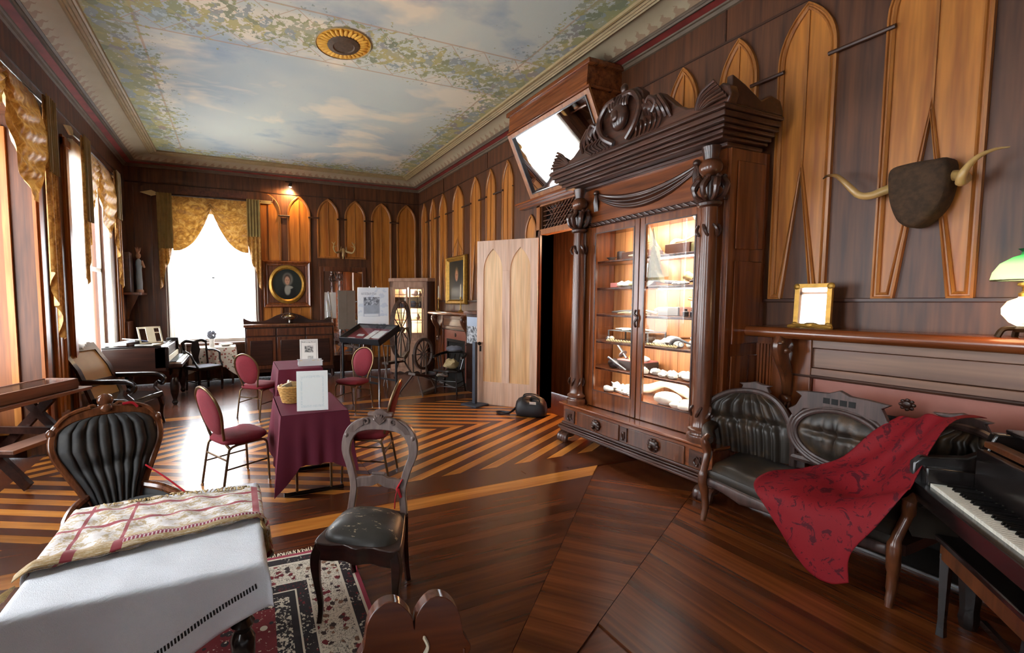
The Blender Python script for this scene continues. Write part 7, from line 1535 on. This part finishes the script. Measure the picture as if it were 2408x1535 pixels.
# plank table with attached benches, glazed case on top
pk = thing('plank_table', 'old plank table with attached benches at the left picture edge', 'table', (-2.0, 5.58, 0), rad(65))
for k in range(3): MB().box(-.75, .55, -.25+k*.162, -.25+k*.162+.158, .70, .735).build('table_plank', 'bench_wood', pk, bev=.004)
for s in (-1, 1): MB().box(-.75, .26 if s < 0 else .1, s*.50-.10, s*.50+.10, .40, .435).build('bench_plank', 'bench_wood', pk, bev=.004)
for x in (-.55, .12):
    for s in (-1, 1): MB().bar((x, s*.52, .04), (x, -s*.16, .70), .09, .04, (1, 0, 0)).build('leg', 'dark_wood', pk)
    MB().bar((x-.04, -.58, .36), (x-.04, .58, .36), .04, .07).build('cross_rail', 'dark_wood', pk)
pcs = thing('tabletop_case', 'shallow glazed wooden case lying on the plank table', 'display case', (-2.0, 5.58, .737), rad(65))
m = MB().box(-.72, .42, -.20, -.17, 0, .11).box(-.72, .42, .16, .19, 0, .11).box(.39, .42, -.20, .19, 0, .11).box(-.72, -.69, -.20, .19, 0, .11).box(-.72, .42, -.2, .19, 0, .012); m.build('case', 'bench_wood', pcs, bev=.004); MB().box(-.70, .40, -.18, .17, .10, .106).build('glass', 'case_glass', pcs, smooth=False)
for k, x in enumerate((-.1, .22)): o = MB().box(-.10, .10, -.12, .12, .014, .02).build('document', 'cream_paper', pcs, smooth=False); o.location = (x, 0, 0)
# ---------------------------------------------------------------- over the near mantel
hm = thing('longhorn_mount', 'brown hide-covered mount with two long curved horns on the right wall', 'horns', (RW-.03, 1.50, 2.36)); hm.scale = (.9, .9, .9)
plain('hide_brown', srgb(70, 48, 28), .85, var=.5, nscale=26, bump=.6)
sp2 = spline([(0, .155, .215), (0, .06, .24), (0, -.06, .235), (0, -.14, .215), (0, -.15, .05), (0, -.12, -.10), (0, -.05, -.20), (0, .02, -.235), (0, .09, -.19), (0, .14, -.06), (0, .16, .08)], 4, True)
nn = len(sp2)
def mount(u, v):
    p = sp2[int(round(u*nn)) % nn]; k, x = [(1, 0), (1, -.11), (.97, -.145), (.85, -.165), (.5, -.175), (0, -.178)][int(round(v*5))]; return x, p.y*k, p.z*k
MB().grid(mount, nn, 5, cu=True).build('mount', 'hide_brown', hm, ang=60)
t = NT('horn'); P = t.coords(); s_ = t.n('SeparateXYZ'); t.l(P, s_.inputs[0]); t.fin(t.ramp(t.math('ADD', t.math('MULTIPLY', t.math('ABSOLUTE', s_.outputs[1]), 1.6), t.math('MULTIPLY', t.noise(P, 14, 4), .25)), [(.3, srgb(168, 136, 78)), (.6, srgb(196, 158, 98)), (.95, srgb(120, 84, 44)), (1, srgb(60, 42, 28))]), .28)
hl = spline([(-.06, .12, .11), (-.09, .20, .075), (-.12, .27, .05), (-.15, .33, .07), (-.17, .40, .17), (-.16, .47, .25), (-.14, .54, .27), (-.13, .575, .255)], 4)
MB().tube(hl, [lerp(.036, .004, (i/(len(hl)-1))**1.3) for i in range(len(hl))], 12).build('horn', 'horn', hm)
hr = spline([(-.06, -.11, .11), (-.10, -.19, .09), (-.17, -.235, .05), (-.24, -.24, .02), (-.27, -.26, .08), (-.24, -.30, .16), (-.20, -.36, .20), (-.18, -.42, .20)], 4)
MB().tube(hr, [lerp(.038, .004, (i/(len(hr)-1))**1.3) for i in range(len(hr))], 12).build('horn', 'horn', hm)
gf = thing('gilt_mirror', 'small ornate gold-framed table mirror shining on the near mantel', 'mirror', (4.13, 2.03, 1.457), rad(-90-1))
Rg = rotm(rad(-1.5))
m = MB(); 
for q in ((-.105, .17, .03, .33), (.105, .17, .03, .33)): m.obox(Rg@Vector((q[0], 0, q[1])), (q[2], .025, q[3]), Rg)
for z in (.015, .325): m.obox(Rg@Vector((0, 0, z)), (.24, .025, .032), Rg)
for s in (-1, 1):
    for z in (.02, .32): m.sphere(Rg@Vector((s*.108, -.006, z)), (.026, .014, .026), 8, 6)
    m.sphere(Rg@Vector((s*.112, -.004, .23)), (.012, .01, .03), 8, 6); m.tube(spline([(0, -.02, .012), (s*.06, -.03, .018), (s*.11, -.03, .008), (s*.145, -.025, .004)], 4), [.014]*8+[.018]*4+[.010], 8)
m.sphere((0, -.02, .02), (.05, .016, .022), 10, 6); m.build('frame', 'gold_leaf', gf)
MB().obox(Rg@Vector((0, -.004, .17)), (.19, .008, .285), Rg).build('glass', 'mirror_glass', gf, smooth=False)
MB().tube([(0, .02, .25), (0, .12, 0)], .006, 6).build('strut', 'gold_leaf', gf)
ol = thing('oil_lamp', 'lit oil lamp with a green glass shade and painted globe on the mantel', 'lamp', (4.12, 1.02, 1.457))
plain('lamp_bronze', srgb(58, 46, 32), .4, .7)
m = MB().lathe([(.04, .03), (.05, .05), (.03, .065)], n=14)
for k in range(4): a = k*pi/2+.6; m.tube(spline([(.03*cos(a), .03*sin(a), .05), (.08*cos(a), .08*sin(a), .045), (.10*cos(a), .10*sin(a), .0)], 4), .014, 7)
m.build('foot', 'lamp_bronze', ol)
t = NT('lamp_globe'); P = t.coords(); c = t.mix(t.ramp(t.noise(P, 18, 4), [(.5, (0, 0, 0, 1)), (.6, (.6, .6, .6, 1))]), srgb(255, 236, 200), srgb(220, 140, 60)); t.l(c, t.b.inputs['Emission Color']); t.b.inputs['Emission Strength'].default_value = 1.6; t.fin(c, .3)
MB().lathe([(.025, .06), (.06, .085), (.088, .13), (.09, .165), (.07, .205), (.035, .225), (.03, .235)], n=20).build('globe', 'lamp_globe', ol)
MB().lathe([(.032, .23), (.035, .25), (.022, .26), (.022, .285), (.04, .295), (.038, .31)], n=14).build('burner', 'brass', ol)
t = NT('green_glass'); tr = t.n('BsdfTranslucent'); lw_ = t.n('LayerWeight'); s_ = t.n('SeparateXYZ'); t.l(t.coords(), s_.inputs[0]); cgr = t.ramp(t.math('MULTIPLY', t.math('SUBTRACT', s_.outputs[2], .3), 5), [(0, srgb(226, 244, 234)), (.55, srgb(200, 236, 218)), (.78, srgb(110, 190, 150)), (1, srgb(20, 110, 70))])  # pale lower stops paint the lamp-lit part of the shade into the colour
t.l(cgr, tr.inputs[0]); t.fin(cgr, .15); mx = t.n('MixShader', i_0=.65); t.l(t.b.outputs[0], mx.inputs[1]); t.l(tr.outputs[0], mx.inputs[2]); t.l(mx.outputs[0], t.N['Material Output'].inputs[0])
MB().lathe([(.135, .325), (.137, .33), (.13, .37), (.105, .42), (.06, .455), (.035, .465), (.03, .485), (.045, .50)], n=28).build('shade', 'green_glass', ol, solid=.003)
MB().lathe([(.018, .30), (.024, .33), (.02, .40), (.014, .53)], n=14).build('chimney', 'case_glass', ol)
MB().tube([(.135*cos(k*pi/12), .135*sin(k*pi/12), .325) for k in range(24)], .004, 6, closed=True).build('shade_ring', 'lamp_bronze', ol)
emit('lamp_flame', (1, .75, .4, 1), 18); MB().sphere((0, 0, .355), (.013, .013, .025), 10, 8).build('bulb', 'lamp_flame', ol)
l = bpy.data.lights.new('oil_lamp_light', 'POINT'); l.energy = 5; l.color = (1, .62, .28); l.shadow_soft_size = .03; lo = bpy.data.objects.new('oil_lamp_light', l); lo.parent = ol; lo.location = (0, 0, .36); COL.objects.link(lo)
l = bpy.data.lights.new('oil_lamp_globe_light', 'POINT'); l.energy = 2.5; l.color = (1, .6, .3); l.shadow_soft_size = .09; lo = bpy.data.objects.new('oil_lamp_globe_light', l); lo.parent = ol; lo.location = (-.13, .06, .16); COL.objects.link(lo)
